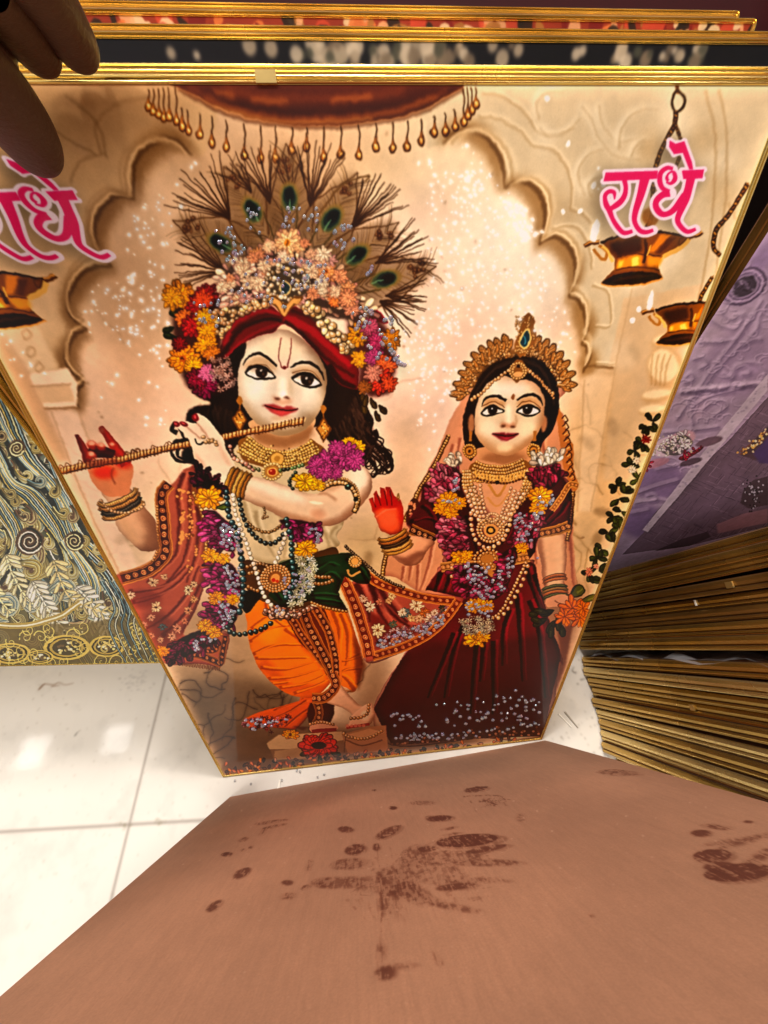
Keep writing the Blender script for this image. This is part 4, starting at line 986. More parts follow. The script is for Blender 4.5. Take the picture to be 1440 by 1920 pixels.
    K.band(Z('D', (0, 260), (90, 400), (190, 580), (270, 800), (330, 1000), (370, 1190)), 23, (132, 42, 22), (206, 134, 70), step=15)
    # bare feet, anklet, stone slab, flowers
    K.fill(Z('C', (870, 1010), (930, 970), (1280, 950), (1300, 1090), (1100, 1110), (900, 1100)), (140, 100, 70), smooth=False, soft=1)
    K.fill(Z('C', (865, 1020), (930, 975), (1270, 955), (1280, 1000), (1000, 1050), (880, 1050)), (196, 158, 118), .95, soft=1); K.fill(Z('C', (910, 1060), (1060, 1040), (1080, 1100), (900, 1110)), (176, 136, 98), .9, soft=1.5)
    K.fill(Z('C', (1270, 970), (1420, 930), (1510, 920), (1520, 1060), (1300, 1080)), (176, 124, 88), smooth=False, soft=1); K.fill(Z('C', (1290, 975), (1420, 940), (1500, 960), (1400, 1000)), (206, 156, 112), .8, soft=2)
    K.beads(Z('C', (1280, 965), (1310, 985), (1380, 995), (1440, 980), (1490, 950)), 3.3, (196, 132, 70), .9); K.line(Z('C', (1290, 1000), (1380, 1030), (1490, 1000)), 3, (130, 80, 50), .9); K.line(Z('C', (1280, 1070), (1290, 980)), 2, (110, 70, 44), .8, smooth=False)
    foot = Z('C', (1330, 860), (1420, 800), (1446, 850), (1425, 900), (1400, 925), (1290, 938), (1310, 905))
    K.fill(foot, (220, 172, 138), smooth=True); K.round(foot, (120, 66, 44), .6, 7, True); K.line(Z('C', (1292, 936), (1350, 926), (1420, 916)), 5, (172, 40, 34), .95); K.fill(blob(*Z('C', (1390, 870))[0], 8, 10), (238, 196, 164), .7, soft=3)
    for k in range(5):
        q = Z('C', (1300 + k * 22, 924))[0]; K.fill(blob(q[0], q[1], 3.6, 3), (210, 130, 104), .8)
    K.beads(Z('C', (1320, 885), (1370, 880), (1410, 850), (1415, 795)), 3.4, (190, 122, 64), .9)
    f2 = Z('C', (1100, 920), (1160, 895), (1230, 915), (1240, 945), (1110, 960)); K.fill(f2, (196, 140, 110), smooth=True); K.line(Z('C', (1105, 955), (1170, 948), (1240, 945)), 7, (150, 26, 36)); K.beads(Z('C', (1100, 915), (1160, 905), (1225, 915)), 3, (176, 112, 60), .9)
    K.fill(Z('C', (1000, 925), (1090, 930), (1060, 950)), (80, 34, 24), .6, soft=3)
    q = Z('C', (992, 970))[0]; K.flower(q[0], q[1], 17, (236, 140, 24), 13, 3, (150, 70, 20), .5)
    q = Z('C', (1145, 1030))[0]
    for x, y, an in ((-14, 14, 170), (20, 14, 10), (0, 16, 80)):
        K.petal(q[0] + x, q[1] + y, 22, 9, an, (60, 62, 34))
    K.flower(q[0], q[1], 38, (214, 52, 20), 22, 3, None, .48); K.fill(blob(q[0], q[1], 14, 7), (48, 16, 12), .95, soft=1)
    # strip of painted blossoms along the bottom edge
    K.fill(Z('C', (600, 1210), (640, 1110), (1000, 1120), (1700, 1080), (2350, 980), (2350, 1060), (1500, 1140)), (120, 84, 60), .7, soft=4)
    for i in range(150):
        t = rng.rand(); x = 640 + t * 1640; y = 1175 - t * 148 - rng.rand() * 34; q = Z('C', (x, y))[0]
        c = [(196, 110, 70), (176, 128, 100), (84, 44, 50), (214, 120, 40), (104, 62, 44), (56, 34, 30)][rng.randint(6)]
        K.petal(q[0], q[1], 10, 6, rng.rand() * 360, c)


def paint_lady(K):
    Z = z
    E = lambda *p: z('E', *p)
    # veil behind
    v = np.concatenate([Z('R', (350, 760), (240, 860), (120, 1080), (0, 1400)), E((440, 130), (330, 330), (260, 480), (200, 620), (150, 700), (120, 840), (200, 860), (380, 960), (620, 980), (1110, 980), (1310, 960), (1300, 760), (1280, 400), (1310, 270), (1270, 60), (1230, -120), (1180, -200)), Z('R', (1100, 900), (1100, 800))])
    K.fill(v, (200, 134, 96), .8, soft=.6)
    cloth_folds(K, v, [E((480, 100), (420, 200), (330, 400)), E((560, 40), (520, 160), (470, 260)), E((300, 760), (280, 880)), E((250, 790), (230, 900)), E((340, 780), (330, 940)), E((430, 640), (400, 800), (350, 940)), E((480, 640), (500, 740)), E((1270, 560), (1280, 760), (1300, 940)),
                       E((1110, 0), (1120, 100), (1180, 180)), E((1060, 640), (1060, 780)), E((600, 0), (580, 120))], (150, 76, 56), (234, 184, 146), 6, 2, .7)
    for P, w in (([(530, -10), (470, 120), (380, 270), (310, 400), (260, 520)], 9), ([(150, 700), (130, 780), (118, 850)], 9), ([(1290, 330), (1280, 480), (1255, 640)], 8)):
        K.line(E(*P), w, (120, 70, 30)); K.beads(E(*P), w * .3, (200, 144, 76), .95)
    K.fill(E((270, 480), (300, 380), (350, 400), (340, 480), (280, 520)), (96, 44, 30), smooth=True)
    for _ in range(24):
        q = E((280 + rng.rand() * 60, 400 + rng.rand() * 100))[0]; K.fill(blob(q[0], q[1], 2.2), (206, 140, 100))
    wv = E((1200, -180), (1240, -60), (1290, 60), (1300, 200), (1322, 300), (1290, 330), (1250, 240), (1220, 80), (1200, -60), (1180, -140))
    K.fill(wv, (190, 118, 58), smooth=True)
    for k in range(9):
        K.line(E((1218 + k * 6, -110 + k * 44), (1240 + k * 6, -130 + k * 44), (1256 + k * 6, -100 + k * 44), (1236 + k * 6, -88 + k * 44)), 2.4, (110, 58, 22)); K.line(E((1226 + k * 6, -104 + k * 44), (1246 + k * 6, -118 + k * 44)), 1.6, (236, 180, 110))
    # hair
    hair = Z('R', (330, 780), (400, 640), (520, 550), (680, 505), (820, 510), (960, 560), (1060, 680), (1095, 820), (1085, 1000), (1040, 1180), (960, 1280), (900, 1440), (820, 1440), (780, 1380), (400, 1380), (300, 1460), (250, 1300), (225, 1120), (260, 940))
    K.fill(hair, (48, 30, 24), smooth=True)
    for k in range(26):
        t = k / 26
        K.line(Z('R', (725, 540), (560 - t * 60, 590 + t * 60), (400 - t * 40, 760 + t * 60), (300 + t * 20, 960)), 2, (112, 82, 66) if k % 2 else (18, 8, 6), .6, .8, soft=.4)
        K.line(Z('R', (735, 540), (880 + t * 50, 580 + t * 60), (1000 + t * 20, 740 + t * 60), (1050, 960)), 2, (108, 78, 62) if k % 2 else (18, 8, 6), .6, .8, soft=.4)
    # neck, face
    K.fill(Z('R', (380, 1340), (860, 1300), (880, 1420), (860, 1560), (380, 1580), (360, 1440)), (206, 152, 108), smooth=True); K.fill(blob(*Z('R', (600, 1440))[0], 44, 14), (150, 98, 62), .7, soft=6)
    face = Z('R', (330, 1080), (345, 960), (400, 830), (480, 740), (600, 690), (720, 730), (830, 740), (920, 820), (965, 920), (965, 1040), (940, 1140), (890, 1240), (800, 1340), (690, 1400), (590, 1412), (480, 1370), (390, 1290), (340, 1190))
    for x in (302, 960):
        K.fill(blob(*Z('R', (x, 1120))[0], 6, 17), (176, 122, 84), soft=1)
    K.fill(face, (218, 194, 162), smooth=True); K.round(face, (140, 84, 46), .75, 13, True); K.setclip(face)
    K.fill(Z('R', (320, 1120), (400, 1240), (600, 1360), (820, 1280), (970, 1060), (1000, 1440), (320, 1440)), (196, 146, 100), .7, soft=9)
    K.fill(Z('R', (330, 1000), (420, 780), (600, 680), (940, 800), (900, 700), (400, 680)), (206, 160, 128), .7, soft=6)
    K.fill(blob(*Z('R', (620, 820))[0], 40, 14), (242, 218, 200), .9, soft=7); K.fill(blob(*Z('R', (460, 1160))[0], 17, 16), (242, 220, 190), .9, soft=7); K.fill(blob(*Z('R', (810, 1160))[0], 18, 16), (240, 214, 180), .9, soft=7)
    K.fill(blob(*Z('R', (640, 1050))[0], 6, 22), (246, 226, 198), .9, soft=4); K.fill(blob(*Z('R', (600, 1340))[0], 16, 8), (238, 206, 166), .8, soft=4)
    K.fill(Z('R', (555, 1140), (630, 1170), (705, 1140), (700, 1100), (640, 1130), (580, 1110)), (206, 138, 100), .75, soft=2.5)
    for x in (588, 680):
        K.fill(blob(*Z('R', (x, 1148))[0], 5, 2.2), (120, 60, 36), .9, soft=.8)
    K.line(Z('R', (700, 1040), (715, 1100), (700, 1150)), 3, (196, 148, 108), .7, soft=1.5)
    K.fill(Z('R', (395, 990), (430, 900), (520, 890), (620, 920), (600, 980), (520, 950)), (190, 136, 84), .7, soft=3); K.fill(Z('R', (710, 930), (800, 880), (900, 890), (945, 980), (860, 940), (740, 990)), (190, 136, 84), .7, soft=3)
    def eye(P, iris):
        Q = Z('R', *P); c = Q.mean(0); Q = (Q - c) * [1.04, 1.1] + c; K.fill(Q, INK, smooth=True); K.fill((Q - c) * [.84, .6] + c + [0, .6], (244, 226, 200), smooth=True)
        x, y = Z('R', iris)[0]; K.setclip((Q - c) * [.84, .6] + c + [0, .6]); K.fill(blob(x, y, 9.6), (54, 32, 22)); K.fill(blob(x, y, 5.2), (8, 5, 5)); K.fill(blob(x - 1.6, y - 2, 1.5), (245, 235, 220)); K.setclip(face)
    eye([(392, 1025), (440, 980), (500, 962), (560, 985), (600, 1020), (540, 1038), (460, 1054), (410, 1045)], (496, 1000)); eye([(715, 1008), (770, 965), (820, 950), (880, 965), (930, 1005), (880, 1040), (810, 1050), (750, 1030)], (812, 988))
    for p in ([(400, 975), (480, 935), (560, 945), (605, 985)], [(715, 975), (780, 925), (860, 925), (935, 985)]):
        K.line(Z('R', *p), 1.8, (130, 76, 36), .9)
    K.line(Z('R', (392, 975), (420, 915), (490, 880), (560, 882), (622, 915)), 1, INK, ws=[1, 4, 5, 5.5, 5.5]); K.line(Z('R', (715, 915), (780, 878), (860, 865), (920, 900), (948, 960)), 1, INK, ws=[2.5, 5, 5.5, 4, 1])
    K.fill(Z('R', (485, 1215), (560, 1204), (600, 1206), (618, 1214), (640, 1204), (735, 1216), (690, 1250), (620, 1276), (550, 1255)), (158, 30, 48), smooth=True, soft=.7); K.fill(Z('R', (545, 1240), (620, 1246), (690, 1240), (620, 1270)), (206, 84, 92), .85, soft=1); K.line(Z('R', (488, 1216), (560, 1226), (620, 1232), (735, 1216)), 2, (92, 12, 22))
    K.fill(blob(*Z('R', (682, 885))[0], 3, 5.5), (170, 104, 56))
    K.setclip(None)
    # crown
    K.fill(Z('R', (300, 860), (230, 800), (300, 640), (400, 540), (520, 440), (660, 380), (780, 350), (920, 390), (1060, 470), (1140, 560), (1170, 680), (1120, 780), (1080, 700), (980, 570), (820, 510), (680, 505), (520, 560), (400, 660)), (150, 104, 60), .45, soft=4)
    K.fill(Z('R', (320, 800), (290, 740), (380, 610), (500, 510), (660, 450), (800, 440), (960, 490), (1080, 600), (1120, 700), (1080, 700), (980, 570), (820, 510), (680, 505), (520, 560), (400, 660)), (140, 92, 46), .9, soft=1.5)
    for sx, pts in ((-1, [(640, 480, -105), (590, 500, -115), (540, 520, -120), (480, 560, -128), (430, 600, -135), (380, 660, -145), (340, 720, -158), (300, 790, -172), (270, 850, 175)]), (1, [(860, 490, -70), (920, 510, -62), (970, 550, -56), (1020, 600, -48), (1060, 660, -38), (1090, 720, -22), (1100, 780, -5)])):
        for x, y, an in pts:
            q = Z('R', (x, y))[0]; t = math.radians(an); d = np.array([math.cos(t), math.sin(t)]); n = np.array([-d[1], d[0]])
            K.petal(q[0] - d[0] * 6, q[1] - d[1] * 6, 42, 15, an, (186, 126, 66))
            for sg in (-1, 1):
                K.petal(q[0], q[1], 26, 9, an + 28 * sg, (176, 118, 60))
            for k in range(12):
                o = q + d * (k * 2.9) + n * (rng.randn() * 3.6 * (1 - k / 13)); K.bead(o[0], o[1], 3.1 * (1 - k * .04), (196, 138, 76))
            for sg in (-1, 1):
                o = q + d * 17 + n * 6 * sg; K.bead(o[0], o[1], 2.6, (206, 150, 84))
    K.cluster(Z('R', (330, 760), (450, 600), (600, 500), (700, 490), (860, 480), (1000, 570), (1090, 700), (1060, 700), (960, 570), (820, 520), (690, 510), (520, 560), (400, 660)), 90, 3, [(190, 136, 80), (214, 160, 100), (150, 96, 44)], 'bud')
    K.fill(Z('R', (735, 520), (690, 420), (720, 340), (760, 240), (745, 200), (820, 135), (880, 200), (870, 250), (890, 360), (830, 450), (760, 520)), (160, 104, 50), smooth=True)
    for _ in range(90):
        q = Z('R', (700 + rng.rand() * 180, 160 + rng.rand() * 330))[0]; K.bead(q[0], q[1], 2.2, (206, 154, 92)) if abs((q[0] - Z('R', (785, 0))[0][0])) < 17 else None
    K.fill(Z('R', (815, 265), (838, 320), (830, 400), (775, 455), (735, 400), (745, 340)), (230, 190, 120), smooth=True); K.fill(Z('R', (810, 285), (826, 330), (818, 390), (776, 436), (748, 395), (760, 345)), (28, 84, 100), smooth=True)
    K.line(Z('R', (775, 330), (790, 380), (780, 410)), 2.6, (90, 160, 170), .8)
    # brow jewel and chains
    K.beads(Z('R', (300, 915), (400, 850), (500, 750), (640, 640)), 4, (206, 150, 96), .95); K.beads(Z('R', (810, 640), (900, 720), (980, 800), (1060, 870)), 4.2, (206, 150, 96), .85); K.beads(Z('R', (860, 690), (960, 780), (1050, 895)), 2.6, (190, 130, 76), 1)
    q = Z('R', (725, 650))[0]
    K.fill(Z('R', (725, 540), (790, 590), (810, 660), (760, 710), (710, 755), (670, 710), (645, 650), (670, 590)), (150, 96, 46), smooth=True)
    for R, n, r in ((15, 18, 2.6), (10, 13, 2.4)):
        for i in range(n):
            an = math.radians(i * 360 / n); K.bead(q[0] + R * math.cos(an), q[1] + R * math.sin(an) - 1, r, (214, 160, 98))
    K.fill(blob(q[0], q[1] - 10, 4), (64, 26, 20)); K.fill(blob(q[0], q[1] + 6, 8, 5), (214, 164, 110))
    # earrings
    for x in (295, 875):
        K.line(Z('R', (x + 10, 1190), (x + 5, 1280)), 6, (180, 118, 54), smooth=False); q = Z('R', (x, 1370))[0]
        K.fill(blob(q[0], q[1], 13, 15), (130, 76, 26))
        for i in range(16):
            an = math.radians(i * 22.5); K.bead(q[0] + 10.5 * math.cos(an), q[1] + 12 * math.sin(an), 2.8, (206, 144, 66))
        K.fill(blob(q[0], q[1], 7), (196, 134, 60)); K.fill(blob(q[0], q[1], 3), (90, 46, 22))
    # blouse
    bl = E((440, 260), (600, 220), (860, 560), (1060, 220), (1230, 240), (1280, 330), (1270, 560), (1080, 620), (1060, 700), (1000, 760), (900, 770), (520, 780), (500, 700), (460, 600), (380, 640), (270, 530), (350, 400), (370, 300))
    K.fill(bl, (92, 12, 28), smooth=False, soft=.6)
    cloth_folds(K, bl, [E((360, 420), (420, 480), (460, 590)), E((400, 340), (450, 460), (470, 540)), E((290, 520), (380, 500), (460, 520)), E((1200, 360), (1180, 440), (1110, 520)), E((1250, 400), (1210, 470), (1130, 540)), E((640, 480), (680, 620), (700, 700)), E((900, 560), (850, 660))], (44, 2, 12), (146, 30, 46), 7, 2.2, .8)
    K.band(E((290, 560), (350, 590), (420, 620), (440, 640)), 20, (70, 30, 20), (176, 118, 56), step=12); K.band(E((1085, 595), (1180, 575), (1265, 545)), 19, (104, 60, 28), (196, 138, 68), step=10)
    K.band(E((1320, 300), (1270, 290), (1210, 380), (1160, 450)), 11, (150, 92, 40), (216, 160, 90), step=7)
    # arms
    ar = E((190, 640), (290, 600), (440, 640), (400, 690), (350, 770), (280, 790), (210, 760), (160, 700))
    K.fill(ar, (214, 158, 120), smooth=True); K.round(ar, (110, 58, 38), .7, 10, True); K.setclip(ar); K.fill(E((160, 720), (280, 800), (400, 700), (340, 700), (260, 740)), (130, 76, 54), .8, soft=5); K.setclip(None)
    ar = E((1085, 620), (1235, 595), (1250, 700), (1240, 860), (1230, 920), (1130, 930), (1105, 860), (1090, 760))
    K.fill(ar, (220, 174, 136), smooth=False, soft=.6); K.round(ar, (110, 58, 38), .7, 10, True); K.setclip(ar); K.line(E((1090, 620), (1100, 760), (1120, 930)), 10, (140, 86, 60), .7, soft=4); K.line(E((1200, 640), (1200, 850)), 12, (226, 184, 146), .7, soft=5); K.setclip(None)
    hand = E((40, 380), (60, 370), (75, 420), (65, 350), (80, 330), (110, 380), (105, 310), (135, 315), (145, 370), (140, 305), (165, 305), (190, 360), (225, 380), (250, 430), (255, 500), (240, 580), (170, 600), (110, 570), (80, 500), (55, 440))
    K.fill(hand, (222, 96, 54)); K.round(hand, (110, 14, 10), .7, 8); K.setclip(hand, False)
    K.fill(E((30, 300), (240, 290), (260, 430), (180, 440), (120, 430), (60, 460)), (196, 22, 14), .9, soft=3); K.fill(blob(*E((160, 500))[0], 18, 14), (226, 110, 70), .7, soft=5); K.line(E((80, 490), (140, 450), (210, 440)), 2.4, (236, 140, 110), .7, soft=1)
    for a, b in (((78, 430), (60, 370)), ((110, 420), (88, 350)), ((148, 420), (128, 330)), ((180, 420), (165, 330))):
        K.line(E(a, b), 2, (110, 8, 8), .7, smooth=False)
    K.fill(E((210, 400), (260, 430), (250, 560), (220, 500)), (206, 40, 24), .8, soft=3); K.setclip(None)
    K.line(E((205, 380), (220, 350), (222, 395)), 2.4, (150, 110, 50))
    mk_bangles(K, E((180, 590))[0], E((215, 680))[0], 54, 5, [(196, 132, 60), (170, 100, 44), (90, 62, 36), (206, 144, 76)], 8)
    mk_bangles(K, E((1180, 865))[0], E((1184, 885))[0], 42, 2, [(190, 110, 60)], -6); mk_bangles(K, E((1178, 930))[0], E((1186, 985))[0], 46, 4, [(96, 96, 50), (150, 110, 60), (190, 110, 60)], -7)
    # skirt
    sk = np.concatenate([E((520, 780), (1000, 750), (1050, 780), (1080, 880), (1110, 1000), (1160, 1180), (1200, 1280), (1230, 1400)), Z('P', (1050, 1240), (1018, 1380), (900, 1385), (735, 1398), (700, 1330), (750, 1240)), E((300, 1280), (560, 1050), (620, 990), (430, 940), (390, 930), (450, 840))])
    K.fill(sk, (112, 14, 30), soft=.6)
    cloth_folds(K, sk, [E((480, 830), (460, 900), (440, 950)), E((540, 830), (520, 900), (500, 960)), E((900, 1060), (860, 1200), (860, 1400)), E((1000, 800), (1040, 920), (1090, 1060)), E((940, 960), (960, 1150), (980, 1500)), E((620, 1150), (560, 1300), (500, 1600)), E((700, 1260), (680, 1450), (660, 1700)),
                        E((800, 1250), (800, 1450), (800, 1700)), E((1020, 1000), (1080, 1200), (1120, 1600)), E((560, 1200), (480, 1400), (400, 1600)), E((1050, 840), (1090, 950), (1120, 1000)), E((740, 1260), (720, 1500))], (40, 2, 10), (158, 28, 48), 9, 2.4, .9)
    K.setclip(sk, False); K.fill(Z('P', (690, 1260), (820, 1200), (900, 1210), (1060, 1180), (1060, 1420), (690, 1420)), (34, 8, 12), .38, soft=20)
    K.fill(Z('P', (700, 1385), (860, 1378), (1030, 1345), (1030, 1400), (700, 1420)), (84, 44, 30), .9, soft=2)
    for i in range(110):
        t = rng.rand(); q = np.array([730 + 290 * t, 1392 - 26 * t ** 1.6 + rng.randn() * 5]); K.fill(blob(q[0], q[1], 2.6, 2), [(190, 140, 110), (130, 84, 56), (96, 50, 36)][i % 3], .85)
    K.setclip(None)
    K.fill(Z('P', (1046, 1180), (1075, 1170), (1060, 1250), (1030, 1330), (1050, 1240)), (110, 60, 44), .8, soft=3)
    # waist band, necklaces
    K.band(E((480, 800), (600, 780), (760, 790), (900, 760), (1020, 735)), 18, (130, 80, 36), (206, 150, 84), step=8)
    K.fill(E((700, 740), (780, 700), (850, 730), (830, 790), (760, 810)), (176, 118, 58), smooth=True)
    K.fill(E((650, 190), (720, 140), (860, 170), (990, 130), (1040, 180), (1030, 300), (960, 400), (860, 560), (840, 640), (760, 620), (660, 420), (610, 300)), (214, 164, 124), .6, soft=1, smooth=False)
    gold = (206, 146, 76)
    K.fill(E((650, 200), (700, 150), (830, 180), (980, 140), (1040, 180), (1000, 230), (840, 270), (720, 250)), (150, 94, 36), smooth=True)
    for k in range(6):
        K.beads(E((700 - k * 12, 150 + k * 22), (760, 175 + k * 20), (850, 182 + k * 20), (930, 165 + k * 20), (985 + k * 12, 140 + k * 20)), 3, gold, .84)
    for k in range(15):
        t = k / 14; x = 690 + 310 * t; y = 235 + 30 * math.sin(math.pi * t); K.line(E((x, y - 30), (x + (t - .5) * -30, y + 14)), 4, (222, 170, 96), smooth=False); K.fill(blob(*E((x + (t - .5) * -30, y + 18))[0], 2.6), (120, 66, 26))
    for a in (0, 1):
        for k in range(4):
            P = E(((620 if not a else 1050) + (12 if not a else -12) * k, 210), ((630 if not a else 1030) + (18 if not a else -16) * k, 320), ((700 if not a else 960) + (14 if not a else -12) * k, 420))
            K.beads(P, 3.6, (206, 150, 86), .85)
    for k, (dx, dy) in enumerate(((0, 0), (26, -8), (50, -24), (80, -34))):
        K.beads(E((640 + dx, 330 + dy), (690 + dx * .7, 470 + dy), (760 + dx * .25, 560 + dy * 1.6), (800, 590 + dy * 2.6), (850 - dx * .25, 560 + dy * 1.6), (920 - dx * .7, 470 + dy), (1000 - dx, 330 + dy)), 4.6 - k * .4, (222, 164, 120), 1.05)
    K.beads(E((670, 470), (670, 560), (700, 640), (770, 680), (850, 640), (890, 560), (920, 440)), 4.6, (216, 156, 110), 1.1)
    q = E((785, 570))[0]
    for R, n, r in ((24, 24, 3.4), (18, 18, 3.2)):
        for i in range(n):
            an = math.radians(i * 360 / n); K.bead(q[0] + R * math.cos(an), q[1] + R * .92 * math.sin(an), r, (206, 148, 92))
    K.fill(blob(q[0], q[1], 13), (206, 150, 90)); K.fill(blob(q[0], q[1], 8), (50, 36, 26)); K.fill(blob(q[0], q[1], 4.5), (226, 160, 80))
    q = E((796, 490))[0]
    for i in range(14):
        an = math.radians(i * 26); K.bead(q[0] + 10 * math.cos(an), q[1] + 8 * math.sin(an), 3, (216, 164, 116))
    q = E((825, 278))[0]; K.fill(blob(q[0], q[1], 4), (40, 26, 20)); K.line(E((770, 290), (825, 360), (880, 290)), 5, (196, 140, 74)); K.line(E((760, 370), (825, 420), (900, 340)), 3, (206, 150, 90))
    q = E((765, 745))[0]
    for R, n in ((17, 18), (11, 12)):
        for i in range(n):
            an = math.radians(i * 360 / n); K.bead(q[0] + R * 1.4 * math.cos(an), q[1] + R * math.sin(an), 3.2, (190, 128, 66))
    K.fill(E((710, 820), (760, 800), (810, 830), (800, 870), (750, 900)), (176, 120, 60), smooth=True)
    K.beads(E((1000, 770), (960, 860), (900, 980), (840, 1080), (780, 1120)), 3.4, (196, 140, 84), 1); K.beads(E((1010, 790), (985, 880), (930, 980), (870, 1080), (800, 1130)), 4.2, (206, 150, 100), 1.5); K.beads(E((545, 800), (545, 880)), 4, (206, 140, 90), 2)
    # garland
    pk = [(164, 62, 84), (186, 92, 108), (140, 44, 66), (196, 116, 124)]; dk = [(120, 24, 52), (140, 34, 66), (98, 16, 42)]
    K.cluster(E((450, 190), (540, 170), (600, 220), (600, 360), (560, 390), (430, 380), (420, 290)), 46, 7, pk, direction=200); K.cluster(E((480, 480), (620, 480), (660, 680), (600, 720), (520, 700), (480, 600)), 56, 7, pk, direction=170)
    K.cluster(E((1080, 190), (1200, 160), (1220, 240), (1140, 320), (1040, 310)), 36, 7, [(150, 40, 66), (170, 60, 84), (130, 28, 54)], direction=250); K.cluster(E((960, 480), (1120, 450), (1070, 600), (1000, 660), (920, 640)), 46, 6.5, pk, direction=120)
    K.cluster(E((560, 800), (700, 770), (800, 860), (850, 720), (950, 680), (920, 820), (860, 960), (760, 1000), (640, 960), (580, 880)), 90, 6.5, dk + [(160, 60, 90)], direction=160)
    for x, y, r, sq in ((530, 395, 25, .8), (600, 400, 15, .9), (470, 440, 13, .9), (540, 460, 17, .7), (1090, 360, 26, .8), (1080, 430, 19, .7), (980, 680, 14, .8), (600, 730, 22, .45), (640, 720, 14, .5), (680, 1035, 18, .8), (760, 1035, 16, .9), (720, 1020, 15, .8), (690, 1240, 26, .35), (740, 1230, 14, .5)):
        q = E((x, y))[0]; K.flower(q[0], q[1], r, (238, 150, 26), 12, 2, None, sq)
    K.cluster(E((520, 160), (580, 130), (610, 160), (560, 185)), 12, 7, [(236, 206, 176)], direction=250); K.cluster(E((1050, 160), (1110, 105), (1210, 120), (1190, 160), (1100, 180)), 22, 8, [(232, 204, 176), (240, 220, 190)], direction=260)
    K.cluster(E((620, 1100), (760, 1090), (790, 1190), (610, 1210)), 30, 6, [(196, 176, 140), (176, 150, 120), (214, 200, 170)], 'tiny')
    # lowered hand with leaves and an orange blossom
    K.fill(E((1130, 990), (1230, 960), (1280, 1000), (1260, 1040), (1180, 1040), (1130, 1040)), (206, 150, 116), smooth=True); K.line(E((1180, 1000), (1210, 1020), (1250, 1030)), 2, (130, 76, 56), .8)
    for x, y, an, L in ((1180, 1060, 160, 30), (1150, 1080, 190, 34), (1130, 1110, 150, 30), (1110, 1140, 200, 26), (1180, 1120, 120, 30), (1200, 1080, 90, 34), (1080, 1090, 185, 20), (1160, 1150, 95, 26), (1220, 1150, 80, 24)):
        q = E((x, y))[0]; K.petal(q[0], q[1], L, 13, an, (54, 50, 26))
    q = E((1275, 980))[0]; K.petal(q[0], q[1], 32, 22, -40, (96, 92, 34)); q = E((1330, 1010))[0]; K.petal(q[0], q[1], 34, 12, -20, (96, 90, 30))
    for x, y, r in ((1290, 1050, 28), (1330, 1110, 22), (1240, 1100, 22), (1350, 1050, 18)):
        q = E((x, y))[0]; K.flower(q[0], q[1], r, (222, 112, 16), 6, 2)
    # creeper on the pillar
    for x, y in [(1160, 935), (1150, 968), (1140, 1000), (1128, 1030), (1158, 910), (1172, 925), (1165, 960), (1160, 990), (1150, 1015), (1120, 1045), (1135, 1055), (1105, 1075), (1215, 800), (1225, 790), (1205, 830), (1190, 845), (1128, 1085), (1150, 1040), (1195, 900), (1185, 870)]:
        for k in range(4):
            K.petal(x, y, 15 + rng.rand() * 6, 10, rng.rand() * 360, np.array((58, 62, 26)) * (.7 + rng.rand() * .6))
    for x, y, r, c in ((1105, 1072, 9, (206, 120, 90)), (1212, 822, 10, (150, 20, 24)), (1186, 880, 9, (230, 206, 176)), (1195, 862, 8, (226, 196, 166)), (1118, 1062, 6, (216, 140, 110))):
        K.flower(x, y, r, c, 8, 2)


